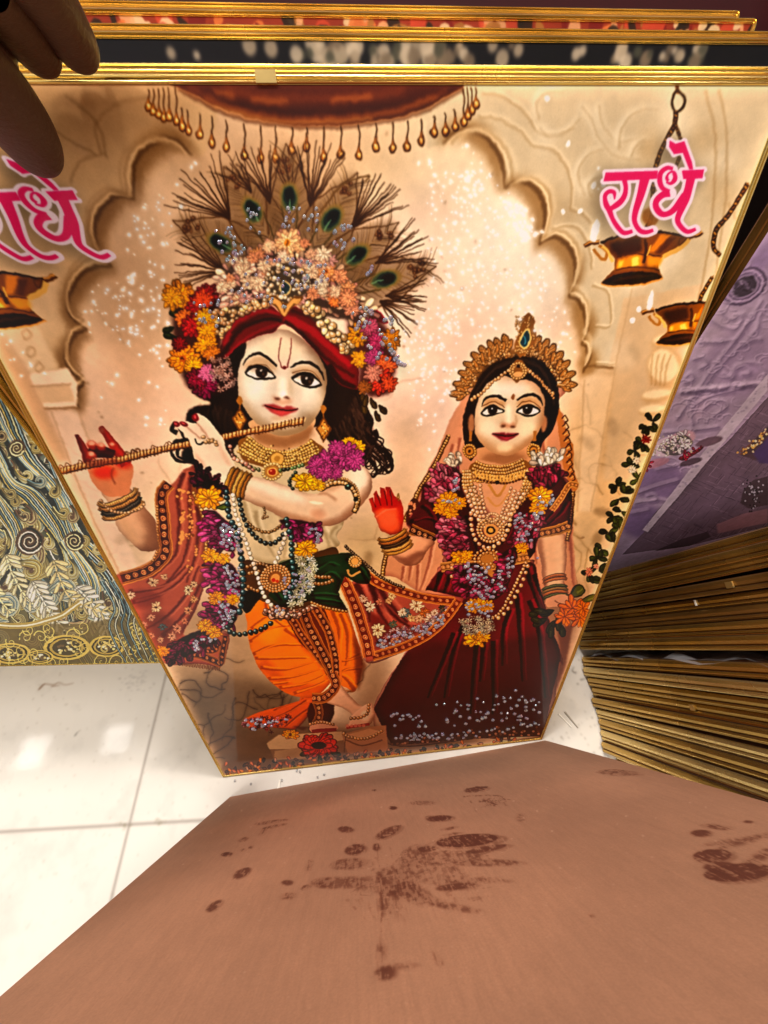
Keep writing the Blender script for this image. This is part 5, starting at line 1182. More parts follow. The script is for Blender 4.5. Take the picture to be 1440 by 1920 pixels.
def gem_positions():
    """where the glued-on crystals sit: denser on the petals and hems"""
    r = np.random.RandomState(3); out = []
    def area(P, n, a, b):
        P = np.asarray(P, float); lo, hi = P.min(0), P.max(0); k = 0
        while k < n:
            q = lo + r.rand(2) * (hi - lo)
            if inside(P, q):
                out.append((q[0], q[1], a + (b - a) * r.rand())); k += 1
    area(z('K', (370, 320), (490, 330), (480, 480), (400, 420)), 9, 3.5, 5.5); area(z('K', (230, 440), (390, 420), (420, 600), (320, 590), (250, 500)), 24, 3.5, 6)
    area(z('K', (520, 340), (800, 330), (780, 460), (690, 440), (560, 420)), 20, 3.5, 5.5); area(z('K', (820, 420), (960, 420), (960, 520), (840, 540)), 14, 3.5, 6.5); area(z('K', (980, 590), (1060, 620), (1000, 660)), 6, 4, 6)
    area(z('K', (300, 640), (500, 570), (800, 600), (850, 800), (340, 830)), 60, 3, 5.2); area(z('M', (180, 60), (330, 60), (330, 220), (200, 200)), 16, 3.2, 5.4); area(z('M', (1060, 80), (1320, 160), (1330, 440), (1180, 380), (1100, 240)), 40, 3.2, 6.2)
    area(z('M', (1260, 320), (1380, 420), (1380, 480), (1300, 400)), 10, 4, 7); area(z('B', (230, 620), (370, 640), (380, 800), (250, 760)), 44, 3, 5.4); area(z('B', (270, 880), (370, 900), (370, 1080), (280, 1060)), 34, 3, 5)
    area(z('B', (820, 650), (900, 650), (880, 750), (820, 740)), 14, 3, 5); area(z('B', (660, 950), (830, 900), (830, 1080), (640, 1150)), 34, 3, 4.6); area(z('C', (600, 250), (700, 260), (680, 380), (620, 400)), 30, 3, 4.6)
    area(z('C', (460, 470), (600, 430), (620, 460), (480, 520)), 16, 3, 4.6); area(z('C', (740, 890), (1000, 870), (960, 910), (780, 950)), 26, 2.4, 4); area(z('C', (860, 280), (980, 270), (960, 340)), 8, 2.4, 4)
    area(z('D', (430, 1050), (700, 930), (1100, 760), (1160, 780), (1000, 960), (720, 1040), (450, 1120)), 62, 2.6, 4.6)
    area(z('E', (540, 240), (600, 240), (590, 330), (550, 330)), 8, 3, 5); area(z('E', (470, 390), (600, 380), (590, 420)), 8, 3, 4.5); area(z('E', (930, 470), (1110, 450), (1030, 640), (930, 640)), 42, 3, 5); area(z('E', (1080, 350), (1180, 350), (1150, 420), (1070, 420)), 12, 3, 5)
    area(z('E', (620, 760), (850, 820), (900, 700), (940, 740), (860, 960), (740, 1000), (640, 940)), 76, 2.8, 4.8); area(z('E', (640, 1010), (800, 1010), (780, 1100), (620, 1090)), 20, 3, 4.6); area(z('E', (1060, 720), (1080, 720), (1080, 760)), 1, 3, 4)
    area([(720, 1330), (860, 1320), (1010, 1310), (1020, 1345), (860, 1362), (740, 1362)], 62, 2.6, 4.2); area([(800, 1320), (960, 1290), (1010, 1310), (880, 1330)], 14, 2.4, 3.6); area([(735, 1378), (860, 1372), (1010, 1350), (1010, 1364), (860, 1384), (738, 1392)], 50, 2.4, 3.8)
    return out


def blur_rgb(im):
    p = np.pad(im, ((1, 1), (1, 1), (0, 0)), 'edge')
    return im * .6 + .1 * (p[:-2, 1:-1] + p[2:, 1:-1] + p[1:-1, :-2] + p[1:-1, 2:])


def tone(im, con, sat):
    g = im.mean(2, keepdims=True); im = g + (im - g) * sat
    return np.clip((im - .5) * con + .5, 0, 1)


def paint_sparks(K):
    """brightest glitter flecks, laid over the finished print"""
    r = np.random.RandomState(9)
    for P, n in (([(800, 320), (880, 280), (970, 380), (1020, 480), (1070, 600), (1030, 650), (960, 590), (880, 640), (800, 600)], 110), ([(750, 600), (860, 580), (850, 760), (780, 780)], 40), ([(165, 540), (300, 480), (310, 680), (220, 640)], 36), ([(250, 400), (320, 340), (330, 420), (260, 480)], 14)):
        P = np.array(P, float); lo, hi = P.min(0), P.max(0); k = 0
        while k < n:
            q = lo + r.rand(2) * (hi - lo)
            if inside(P, q):
                k += 1; s = 1.8 + 2.2 * r.rand() ** 2; K.fill(blob(q[0], q[1], s * 2, n=8), (250, 240, 228), .25, soft=1.2); K.fill(blob(q[0], q[1], s, s * .8, 40, n=7), (255, 255, 252), .95)


def paint_temple_print(sheet, tw):
    K = Canvas(sheet, tw, (222, 188, 152))
    paint_wall(K); paint_arch(K)
    g = K.img.mean(2, keepdims=True); K.img = (g + (K.img - g) * .90)
    paint_glitter(K)
    rope(K, [(1276, 150), (1270, 160), (1272, 175)], 7)
    K.line(crv([(1272, 168), (1284, 184), (1280, 204), (1268, 210), (1260, 196), (1264, 178), (1272, 168)]), 5, (96, 62, 26), smooth=False)
    rope(K, [(1268, 210), (1262, 240), (1240, 280), (1225, 330), (1222, 400), (1206, 440)], 9); rope(K, [(1265, 232), (1275, 280), (1262, 320)], 6)
    K.fill(blob(1219, 406, 16, 18), (176, 108, 40), .9, soft=1)
    rope(K, [(1400, 345), (1385, 372), (1362, 410), (1345, 430), (1338, 465), (1352, 478)], 9); rope(K, [(1335, 520), (1318, 550), (1312, 575)], 8)
    paint_lamp(K); paint_lamp(K, 92, 122, .82); paint_lamp(K, 0, 0, 1.)
    # the twin lamp at the other side, same height on the print
    p0 = K.m(z('G', (1215, 1030)))[0]; p1 = K.m([(105, 517)])[0]
    K.shift = (p1[0] - p0[0], p1[1] - p0[1], 1.0); paint_lamp(K); K.shift = None
    paint_chandelier(K); paint_feathers(K); paint_lady(K); paint_flute_legs(K); paint_flute_player(K); paint_flute_body(K)
    K.img = tone(develop(K.img), 1.16, 1.14) ** 1.14
    st_ = rng.get_state(); paint_sparks(K); rng.set_state(st_)
    for x, y, r in gem_positions():
        K.gem(x, y, r * .8)
    letters(K)
    a = K.m(z('G', (1165, 985)))[0]; b = K.m([(209, 479)])[0]
    K.shift = (b[0] - a[0], b[1] - a[1], 1.0); letters(K); K.shift = None
    K.img = blur_rgb(K.img)
    g = np.random.RandomState(1).randn(K.H, K.W, 1).astype(np.float32) * .010
    K.img = np.clip(K.img + g, 0, 1)
    return K
def spiral(K, x, y, r, turns, a0, col, w, hand=1):
    n = int(14 * turns); p = []
    for i in range(n + 1):
        t = i / n; a = math.radians(a0) + hand * t * turns * 2 * math.pi; rr = r * (1 - t) ** .9
        p.append((x + rr * math.cos(a), y + rr * math.sin(a)))
    K.line(p, w, col, 1, w * .4, smooth=False)


def paint_plume_print(sheet, tw):
    """swirling gold and teal plumage, seen low on the picture"""
    K = Canvas(sheet, tw, (60, 66, 60))
    r = rng; S = K.fill
    for x, y, rx, ry, c in [(40, 820, 70, 60, (56, 66, 60)), (60, 1000, 110, 70, (70, 76, 66)), (100, 1180, 160, 50, (124, 106, 58)), (200, 1100, 60, 70, (52, 74, 82)), (260, 1200, 50, 50, (70, 84, 84)), (60, 900, 50, 60, (90, 60, 46)),
                            (40, 960, 60, 30, (64, 86, 92)), (150, 1060, 40, 30, (110, 76, 56)), (20, 1100, 60, 40, (140, 120, 70)), (-80, 1000, 160, 300, (96, 92, 64))]:
        S(blob(x, y, rx, ry), c, .9, soft=10)
    cream = (232, 218, 160); gold = (206, 182, 104); gl = (244, 236, 196); dk = (34, 40, 34); teal = (78, 112, 118)

    def plume(x0, y0, x1, y1, bend, n, c, w=5, L=34):
        a = np.array([x0, y0], float); b = np.array([x1, y1], float); d = b - a; nn = np.array([-d[1], d[0]])
        ax = crv([a, (a + b) / 2 + nn * bend, b], k=14); K.line(ax, 3, c, smooth=False)
        for i in range(n):
            t = i / n; k = min(len(ax) - 2, int(t * (len(ax) - 1))); o = ax[k]; dd = ax[k + 1] - ax[k]; dd = dd / np.hypot(*dd); m = np.array([-dd[1], dd[0]])
            for sg in (-1, 1):
                l = L * (1.05 - .5 * t); an = math.degrees(math.atan2(*(dd * .75 + m * sg * .75)[::-1]))
                K.petal(o[0], o[1], l, l * .30, an + r.randn() * 4, np.clip(np.array(c) * (.82 + .25 * r.rand()), 0, 255))

    def hooks(x, y, an, L, n, cs, hand=1, w=2.6):
        # nested engraved curls, the outermost drawn first
        a = math.radians(an); d = np.array([math.cos(a), math.sin(a)]); m = np.array([-d[1], d[0]]) * hand
        o = np.array([x, y]); out = []
        for k in range(n):
            s = 1 - k * .8 / n; R0 = L * .34 * s; c = o + d * L * .62
            st = o + m * (L * .34 - R0) * .6
            p = [st, o + d * L * .3 + m * (-R0 * .6), c - m * R0]
            for t in np.linspace(-90, 190 - 20 * (k % 2), 9)[1:]:
                q = math.radians(t); rr = R0 * (1 - .35 * (t + 90) / 280)
                p.append(c + d * rr * math.cos(q) + m * rr * math.sin(q))
            out.append(p)
        P = crv(out[0], k=3); K.fill(P, (44, 46, 42) if rng.rand() < .6 else (84, 58, 42), .85, soft=1.2)
        for k, p in enumerate(out):
            p = crv(p, k=4); c = np.array(cs[k % len(cs)], float) * (.85 + .2 * rng.rand())
            K.line(p, w + 1.8, dk, .8, 1.4, smooth=False); K.line(p, w, np.clip(c, 0, 255), 1, .9, smooth=False)

    pal = [(gl, cream, gold), (cream, gold, (150, 128, 84)), (gl, (196, 206, 196), (110, 140, 146)), (cream, (190, 160, 120), (120, 84, 62)), (gold, (176, 150, 84), cream)]
    # bundles of strands running down the diagonal
    for b in range(7):
        ox = -110 + b * 62; oy = rng.rand() * 20
        for i in range(9):
            o = i * 4.2
            c = [gl, cream, teal, gold, (176, 190, 184), (96, 120, 124)][(i + b) % 6]
            p = [(ox - 70 + o, 690 + oy), (ox - 20 + o * .9, 800 + oy), (ox + 60 + o * .6, 900), (ox + 80 + o * .9, 1000), (ox + 150 + o * .5, 1090), (ox + 170 + o * .9, 1180), (ox + 210 + o, 1260)]
            K.line(p, 4.4, dk, .8, 3); K.line(np.array(p) + [.8, -.8], 2.5, c, .95, 1.3)
    pos = []
    for gy in range(0, 17):
        for gx in range(0, 17):
            x, y = -90 + gx * 25 + rng.randn() * 7, 740 + gy * 27 + rng.randn() * 7
            if x < (y - 660) * .60 + 10:
                pos.append((x, y))
    rng.shuffle(pos)
    for i, (x, y) in enumerate(pos):
        if i % 9 == 0:
            continue
        hooks(x, y, 52 + rng.randn() * 38, 44 + rng.rand() * 34, 8 + rng.randint(3), pal[rng.randint(5)], 1 if rng.rand() < .5 else -1, 2.9)
    for b, (pts, wd) in enumerate([([(-60, 640), (0, 760), (40, 850), (110, 930), (150, 1010), (215, 1080), (240, 1160), (300, 1250)], 40), ([(-120, 720), (-30, 820), (20, 900), (60, 930), (110, 1000), (130, 1060)], 30),
                                   ([(-140, 860), (-40, 900), (10, 960), (30, 1020), (-10, 1090)], 30), ([(60, 760), (110, 880), (160, 960), (225, 1050), (290, 1180)], 26), ([(120, 1010), (170, 1080), (180, 1140), (225, 1190), (240, 1250)], 26)]):
        p = crv(pts); d = np.gradient(p, axis=0); d /= np.hypot(*d.T)[:, None]; nr = np.stack([-d[:, 1], d[:, 0]], 1); t = np.linspace(0, 1, len(p))[:, None]
        K.fill(ribbon(p, wd * 1.05, smooth=False), (34, 44, 46), .9, soft=1)
        for i in range(9):
            o = (i / 8 - .5) * wd; wv = nr * (o * (.75 + .35 * np.sin(t * 9 + b + i * .2)))
            K.line(p + wv, 2.6, [gl, (150, 176, 184), cream, (96, 124, 134), gold][(i + b) % 5], .95, 1.6, smooth=False)
        for i in range(12):
            k = int((i + .5) / 12 * (len(p) - 1)); o = p[k] + nr[k] * wd * .5 * (1 if i % 2 else -1); an = math.degrees(math.atan2(d[k][1], d[k][0])) + (35 if i % 2 else -35)
            hooks(o[0], o[1], an, 30 + rng.rand() * 14, 6, pal[(i + b) % 5], 1 if i % 2 else -1, 2.5)
    for x, y, rr in ((55, 1015, 24), (140, 1015, 17), (30, 840, 15)):
        S(blob(x, y, rr * 1.12), (84, 60, 46), .95, soft=1.2)
        spiral(K, x, y, rr, 2.4, rng.rand() * 360, dk, 5, 1); spiral(K, x, y, rr, 2.4, 20, gl if rr > 18 else cream, 3.2, 1)
    for a in ((10, 1040, 95, 1160, .1, 12, (226, 214, 170)), (60, 1090, 140, 1200, .05, 12, (228, 222, 200)), (140, 1100, 205, 1200, -.1, 11, (232, 226, 206)), (-30, 1040, 20, 1150, .1, 10, (222, 210, 160)), (100, 1050, 200, 1150, .2, 10, (206, 190, 140))):
        plume(*a, w=5.5, L=30)
    # bottom border of gilt scrolls and jewelled medallions
    S([(-300, 1172), (0, 1168), (150, 1170), (260, 1150), (320, 1260), (-300, 1260)], (104, 88, 50), .8, soft=5)
    K.line([(-200, 1120), (0, 1172), (100, 1160), (150, 1130)], 11, (170, 146, 78)); K.line([(-200, 1120), (0, 1172), (100, 1160), (150, 1130)], 3, gl)
    for x, y, rx, ry in ((125, 1214, 44, 24), (20, 1225, 38, 20), (-70, 1222, 44, 22), (75, 1232, 26, 13), (200, 1212, 34, 20)):
        for k, c in ((1, (196, 172, 92)), (.84, (60, 52, 34)), (.74, (176, 152, 80)), (.62, (74, 66, 44))):
            S(blob(x, y, rx * k, ry * k), c)
        for _ in range(26):
            S(blob(x + r.randn() * rx * .24, y + r.randn() * ry * .24, 3, 2.2), [(206, 190, 130), (240, 230, 190), (110, 90, 60)][r.randint(3)])
    for i in range(60):
        x, y = -100 + r.rand() * 400, 1175 + r.rand() * 70
        spiral(K, x, y, 8 + r.rand() * 9, 1.4, r.rand() * 360, (206, 186, 112), 2.2, 1 if i % 2 else -1)
    for i in range(7):
        p = [(190 + i * 8, 1090), (215 + i * 9, 1140), (205 + i * 12, 1180), (240 + i * 11, 1250)]
        K.line(p, 6, (30, 44, 50), .9, 3); K.line(p, 2.5, [(150, 176, 180), gl, (100, 130, 140)][i % 3], .9, 1)
    for i in range(240):
        S(blob(-100 + r.rand() * 400, 720 + r.rand() * 520, .8 + r.rand() * 1.4), gl if i % 2 else dk, .6)
    K.tex(.18, 60, 4)
    K.img = tone(develop(K.img, 16, .2, 3, .2), 1.2, 1.15) * .95 + .09  # lifted to paint in the glare off the glossy coat
    return K


def paint_lilac_print(sheet, tw):
    K = Canvas(sheet, tw, (164, 146, 172)); S = K.fill; U = lambda *p: z('U', *p)
    T = lambda *p: z('T', *p)
    r = rng
    for x, y, rx, ry, c in [(1000, 250, 200, 120, (150, 128, 170)), (800, 700, 220, 160, (182, 162, 184)), (600, 1150, 200, 120, (176, 154, 176)), (500, 1600, 160, 120, (126, 104, 146)), (400, 1850, 140, 100, (108, 88, 130)), (1000, 900, 220, 200, (150, 130, 160))]:
        S(blob(*U((x, y))[0], rx / 3.2, ry / 3.2), c, .9, soft=14)
    dk = (96, 78, 112); lt = (206, 190, 212)
    def emb(p, w=3):
        p = U(*p); K.line(p + [2, 3], w * 2.6, dk, .4, soft=3.4); K.line(p + [1, 1.2], w * .8, dk, .4, soft=1.3); K.line(p - [2, 3], w * 2.4, lt, .4, soft=3)
    q = U((1010, 440))[0]
    for k, c in ((76, dk), (66, (170, 150, 180)), (56, dk), (50, (140, 122, 150)), (42, (62, 52, 72))):
        S(blob(q[0], q[1], k * .62, k * .42, -35), c, soft=.8)
    for _ in range(20):
        S(blob(q[0] + r.randn() * 12, q[1] + r.randn() * 7, 4, 3), (110, 96, 118) if _ % 2 else (44, 34, 52), .7, soft=1)
    for p in ([(860, 580), (920, 640), (990, 610), (960, 690), (880, 680), (800, 640)], [(740, 770), (860, 770), (960, 760)], [(1150, 540), (1100, 620), (1080, 700), (900, 880), (740, 1080), (690, 1180), (700, 1280)], [(1120, 520), (1000, 700), (800, 960), (600, 1240)],
              [(620, 1080), (760, 1060), (900, 1040), (1150, 1020)], [(880, 960), (940, 990), (960, 920), (1060, 900), (1130, 960), (1080, 1040)], [(960, 940), (1010, 920), (1040, 960), (990, 970)], [(640, 1000), (690, 960), (700, 1000), (640, 1020)],
              [(520, 1320), (700, 1300), (860, 1280)], [(700, 1160), (800, 1100), (960, 1060)], [(760, 1180), (850, 1120), (900, 1160), (820, 1220)], [(480, 1540), (660, 1500)], [(370, 1680), (480, 1640), (620, 1600)], [(350, 1740), (500, 1720), (620, 1760)],
              [(420, 1700), (470, 1690), (480, 1720), (430, 1730)], [(330, 1800), (440, 1780)], [(700, 880), (760, 860), (790, 900), (740, 930)], [(1000, 800), (1060, 760), (1120, 760)], [(1000, 600), (1040, 640), (1010, 680)]):
        emb(p)
    for k in range(120):
        q = (560 + r.rand() * 600, 300 + r.rand() * 1300); a = r.rand() * 360; w = r.rand() * 26 + 10
        p = U(*[(q[0] + w * 1.6 * math.cos(math.radians(a + t)), q[1] + w * math.sin(math.radians(a + t))) for t in range(0, 260, 40)])
        K.line(p + [1, 1.4], 3, dk, .3, 1, soft=1.4); K.line(p - [1, 1.4], 3, lt, .4, 1, soft=1.2)
    for k in range(60):
        t = r.rand(); emb([(620 + 500 * t + r.randn() * 10, 1075 - 50 * t + r.randn() * 8), (640 + 500 * t + r.randn() * 10, 1070 - 50 * t + r.randn() * 8)], 2)
    # woven dark cloth, pale ribbon, reflected hem
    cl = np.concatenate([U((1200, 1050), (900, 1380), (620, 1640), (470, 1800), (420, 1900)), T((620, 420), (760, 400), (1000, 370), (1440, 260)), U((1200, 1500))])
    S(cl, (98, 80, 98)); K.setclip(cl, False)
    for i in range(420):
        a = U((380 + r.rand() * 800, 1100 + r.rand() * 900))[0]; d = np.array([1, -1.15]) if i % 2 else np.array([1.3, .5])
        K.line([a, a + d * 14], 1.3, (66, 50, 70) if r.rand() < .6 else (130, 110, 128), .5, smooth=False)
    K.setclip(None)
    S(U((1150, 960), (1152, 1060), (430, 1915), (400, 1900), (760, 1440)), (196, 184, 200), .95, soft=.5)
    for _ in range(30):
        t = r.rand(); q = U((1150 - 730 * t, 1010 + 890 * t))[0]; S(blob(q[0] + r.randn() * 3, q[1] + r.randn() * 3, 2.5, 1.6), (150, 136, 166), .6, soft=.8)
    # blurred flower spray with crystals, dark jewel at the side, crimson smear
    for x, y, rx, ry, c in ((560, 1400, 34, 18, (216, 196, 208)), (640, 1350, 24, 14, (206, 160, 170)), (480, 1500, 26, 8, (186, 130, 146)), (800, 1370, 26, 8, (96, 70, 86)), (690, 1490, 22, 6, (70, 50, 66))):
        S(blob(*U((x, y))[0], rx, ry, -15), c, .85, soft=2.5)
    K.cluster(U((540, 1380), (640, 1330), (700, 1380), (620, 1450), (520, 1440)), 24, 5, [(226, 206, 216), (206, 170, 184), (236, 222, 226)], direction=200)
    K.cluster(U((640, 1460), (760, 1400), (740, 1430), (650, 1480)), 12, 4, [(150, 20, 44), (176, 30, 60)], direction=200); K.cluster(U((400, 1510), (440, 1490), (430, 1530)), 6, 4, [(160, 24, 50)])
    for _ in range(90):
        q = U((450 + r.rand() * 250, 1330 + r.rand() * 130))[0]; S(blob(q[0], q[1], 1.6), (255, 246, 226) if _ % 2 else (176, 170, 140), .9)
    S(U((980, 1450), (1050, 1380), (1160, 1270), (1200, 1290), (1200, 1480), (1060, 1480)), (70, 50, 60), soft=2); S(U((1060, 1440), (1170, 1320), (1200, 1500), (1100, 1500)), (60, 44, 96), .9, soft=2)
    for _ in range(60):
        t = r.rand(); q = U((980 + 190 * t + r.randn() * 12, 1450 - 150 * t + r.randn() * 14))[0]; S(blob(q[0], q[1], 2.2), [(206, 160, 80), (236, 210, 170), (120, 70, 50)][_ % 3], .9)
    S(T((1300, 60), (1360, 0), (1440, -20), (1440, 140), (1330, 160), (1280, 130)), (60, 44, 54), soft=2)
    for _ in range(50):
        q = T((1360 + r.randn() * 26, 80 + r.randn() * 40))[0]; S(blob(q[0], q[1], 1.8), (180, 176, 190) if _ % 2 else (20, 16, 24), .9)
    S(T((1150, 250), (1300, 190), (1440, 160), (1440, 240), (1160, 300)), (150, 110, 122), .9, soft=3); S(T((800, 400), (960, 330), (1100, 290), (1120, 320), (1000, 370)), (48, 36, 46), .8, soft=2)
    K.img = develop(K.img, 14, .5, 4, .5, .08); K.tex(.16, 40, 4); K.img = 1 - (1 - tone(K.img, 1.05, 1.3)) * .86; K.img = np.clip(K.img + np.random.RandomState(2).randn(K.H, K.W, 1) * .012, 0, 1)
    return K


def paint_strip(sheet, tw, kind):
    """pictures of which only a strip below the top moulding shows"""
    base = {'black': (14, 14, 20), 'flame': (150, 50, 28), 'crimson': (54, 14, 18), 'stone': (196, 160, 120)}[kind]
    K = Canvas(sheet, tw, base, False); W, H = sheet.w, sheet.h; r = rng; top = H - .03
    if kind == 'black':
        K.fill([(W * .05, H - .2), (W * .4, H - .2), (W * .4, H), (W * .05, H)], (24, 20, 30), .7, soft=30)
        for cx, n, s in ((.53, 40, .022), (.47, 6, .006), (.56, 24, .012), (.60, 8, .008), (.66, 3, .006), (.74, 2, .004), (.82, 10, .006), (.885, 12, .010), (.30, 2, .01)):
            for _ in range(n):
                c = [(176, 160, 140), (120, 104, 88), (206, 190, 170), (70, 70, 60)][r.randint(4)]
                K.fill(blob(W * cx + r.randn() * s, H - .001 - r.rand() * .006, .0015 + r.rand() * .002), c, .85, soft=1.2)
    if kind == 'flame':
        for _ in range(900):
            c = [(206, 70, 44), (226, 120, 60), (236, 170, 120), (120, 24, 20), (40, 26, 16), (240, 206, 160), (170, 110, 50)][r.randint(7)]
            x = r.rand() * W; K.fill(blob(x, H - r.rand() * .05, .0015 + r.rand() * .004, .001 + r.rand() * .004, r.rand() * 180, n=9), c, .9)
    if kind == 'crimson':
        for i in range(26):
            for dy in (0, .012, .024):
                K.line([(i * W / 25 - .012, H - .003 - dy), (i * W / 25, H - .009 - dy), (i * W / 25 + .012, H - .003 - dy)], .0014, (130, 30, 44), .9); K.line([(i * W / 25 - .012, H - .005 - dy), (i * W / 25, H - .011 - dy), (i * W / 25 + .012, H - .005 - dy)], .0006, (206, 150, 110), .6)
    K.tex(.2, 30, 3)
    K.img = np.clip(K.img, 0, 1)
    return K


def paint_board(sheet, tw):
    """bare hardboard back with greasy hand and shoe marks"""
    K = Canvas(sheet, tw, (166, 120, 92)); V = lambda *p: z('V', *p); r = rng; D = (88, 40, 22)
    K.tex(.20, 300, 4)
    K.img *= 1 + (np.repeat(fbm(K.H // 30 + 1, K.W, 3, 3), 30, 0)[:K.H, :, None] - .5) * .05
    g = noise2(K.H, K.W, 2.2)[..., None] - .5; K.img *= 1 + g * .06
    K.img *= 1 + .10 * (blur(np.random.RandomState(5).rand(K.H, K.W).astype(np.float32), 1)[..., None] - .5)

    f1 = fbm(K.H, K.W, 14, 4); f2 = fbm(K.H, K.W, 7, 3); f1 = f1 * .6 + .4 * f2
    st = np.repeat(fbm(K.H // 5 + 1, K.W, 5, 3), 5, 0)[:K.H]; f1 = f1 * .55 + st * .45
    grit = np.clip((f1 - .36) * 7, 0, 1) * .9 + .08; dry = np.clip((f1 - .44) * 6, 0, 1) * .92 + .08

    def smear(x, y, rx, ry, an, a, c=D, soft=1.6, br=.5):
        """an uneven dark rub: many thin dabs inside an ellipse"""
        q = V((x, y))[0]; s = 1 / 1.2632
        x0_ = rx * ry > 700 and a < .6
        K.clip = None; K.fill(blob(q[0], q[1], rx * s * 1.05, ry * s * 1.05, an), c, a * .22, soft=5)
        K.clip = grit if a > .6 else dry
        K.fill(blob(q[0] + r.randn(), q[1], rx * s, ry * s, an), c, min(1, a * 1.02), soft=1.1 + (1 - a) * 5)
        K.fill(blob(q[0] + rx * s * .2, q[1] + ry * s * .2, rx * s * 1.12, ry * s * 1.1, an), c, a * .35, soft=2.5)
        n = int(rx * ry * .03) + 3; t = math.radians(an); d = np.array([math.cos(t), math.sin(t)]); m = np.array([-d[1], d[0]])
        for _ in range(n):
            u, v = r.rand() * 2 - 1, r.rand() * 2 - 1
            if u * u + v * v > 1:
                continue
            o = q + d * rx * s * u + m * ry * s * v
            K.fill(blob(o[0], o[1], 1 + r.rand() * 4 * br * 2, .8 + r.rand() * 1.4, an + r.randn() * 8, n=8), c, a * (.35 + .5 * r.rand()), soft=.7)
    # prints and drops, left to right
    for x, y, rx, ry, an, a in [(158, 257, 13, 5, -5, .95), (192, 302, 22, 9, -28, .8), (128, 380, 21, 8, -35, .75), (195, 222, 12, 5, -20, .5), (195, 247, 6, 3, 0, .6), (215, 240, 4, 3, 0, .6), (262, 180, 40, 4, -8, .35), (270, 190, 30, 3, -12, .5), (245, 203, 12, 4, -50, .4),
                                (438, 198, 18, 7, 5, .8), (551, 147, 9, 4, 0, .9), (540, 205, 32, 10, -25, .7), (462, 246, 24, 12, -10, .85), (513, 240, 8, 9, 0, .8), (507, 105, 4, 2, 0, .6), (300, 325, 14, 6, 0, .7), (303, 357, 18, 8, -5, .6), (355, 283, 5, 14, 20, .4),
                                (388, 325, 18, 12, -10, .5), (345, 337, 12, 6, -10, .5), (450, 280, 46, 13, -5, .55), (425, 325, 70, 14, 0, .42), (640, 170, 12, 5, 0, .4), (662, 172, 30, 7, -4, .85), (620, 135, 30, 5, 0, .3), (728, 225, 74, 15, -5, .95), (630, 245, 22, 7, -5, .7),
                                (775, 245, 50, 7, -10, .7), (770, 278, 80, 8, 0, .55), (690, 262, 70, 14, -3, .35), (600, 262, 34, 24, -35, .42), (560, 325, 50, 30, 30, .45), (600, 350, 40, 22, 30, .4), (700, 335, 46, 8, -6, .75), (700, 385, 60, 8, 10, .4), (640, 300, 90, 26, 5, .24),
                                (520, 330, 90, 20, 5, .25), (640, 365, 50, 10, 20, .35), (740, 320, 60, 5, -3, .35), (785, 322, 50, 4, 0, .3), (545, 370, 30, 30, 60, .3), (685, 196, 20, 3, -10, .5), (690, 210, 24, 3, -8, .4),
                                (535, 540, 24, 16, -10, .75), (525, 490, 8, 24, 0, .5), (570, 525, 40, 6, -5, .35), (658, 505, 5, 20, -30, .5), (1282, 208, 24, 8, 0, .8), (1315, 193, 34, 6, 5, .6), (1310, 262, 46, 16, -3, .9), (1372, 302, 82, 21, -4, .95), (1330, 290, 40, 14, 0, .8),
                                (1390, 225, 70, 6, -16, .55), (1425, 262, 50, 10, -30, .6), (1395, 181, 10, 3, 0, .7), (1340, 228, 60, 5, -10, .35), (1085, 64, 50, 7, 3, .35), (1070, 60, 30, 5, 0, .3), (748, 103, 28, 6, -8, .7), (855, 170, 10, 10, 45, .25), (1025, 405, 4, 3, 0, .6), (1072, 398, 5, 2, 0, .5)]:
        smear(x, y, rx, ry, an, a)
    K.clip = dry
    for k in range(16):                         # palm creases fanning from the heel of the hand
        a = 40 + k * 3.4; L = 60 + r.rand() * 70; o = (512 + k * 1.2, 290 + k * 6)
        K.line(V(o, (o[0] + L * math.cos(math.radians(a + 10)), o[1] + L * math.sin(math.radians(a + 10)) * 1.3)), 1 + r.rand() * 1.6, D, .34, .4, soft=.6, smooth=False)
    for k in range(11):
        x = 514 + k * 7; K.line(V((x, 345 + r.rand() * 20), (x + 4 + k, 410 + r.rand() * 30)), 1.2 + r.rand(), D, .45, .4, soft=.5, smooth=False)
    K.line(V((513, 235), (520, 300), (517, 420)), 2.4, D, .3, 1, soft=.9); K.line(V((514, 470), (519, 556)), 2.6, D, .45, 2, soft=.9); K.line(V((519, 556), (560, 545)), 3, D, .6, 1, soft=.6)
    for k in range(70):                         # broad dry wiping strokes
        x, y = 440 + r.rand() * 330, 235 + r.rand() * 140; L = 20 + r.rand() * 60; a_ = -12 + r.randn() * 14 if k % 3 else 60 + r.randn() * 15
        K.line(V((x, y), (x + L * math.cos(math.radians(a_)), y + L * math.sin(math.radians(a_)))), 2 + r.rand() * 7, D, .16 + .2 * r.rand(), 1, soft=1.6, smooth=False)
    for k in range(26):
        x = 745 + r.rand() * 70; K.line(V((x, 122 + r.rand() * 26), (x + 10 + r.rand() * 14, 120 + r.rand() * 26)), 2 + r.rand() * 3.5, D, .6, 1, soft=.5, smooth=False)
    K.line(V((718, 120), (800, 118), (822, 136)), 3, D, .6, 2, soft=.5); K.line(V((735, 130), (750, 156)), 2, D, .6, 1, soft=.5)
    K.clip = None
    for _ in range(160):                        # small bright knocks and fibres
        q = V((40 + r.rand() * 1440, 40 + r.rand() * 640))[0]; K.fill(blob(q[0], q[1], 1 + r.rand() * 1.6, .8 + r.rand(), r.rand() * 180, n=6), (206, 166, 140), .25 + .3 * r.rand(), soft=.6)
    K.img = np.clip(K.img, 0, 1)
    return K


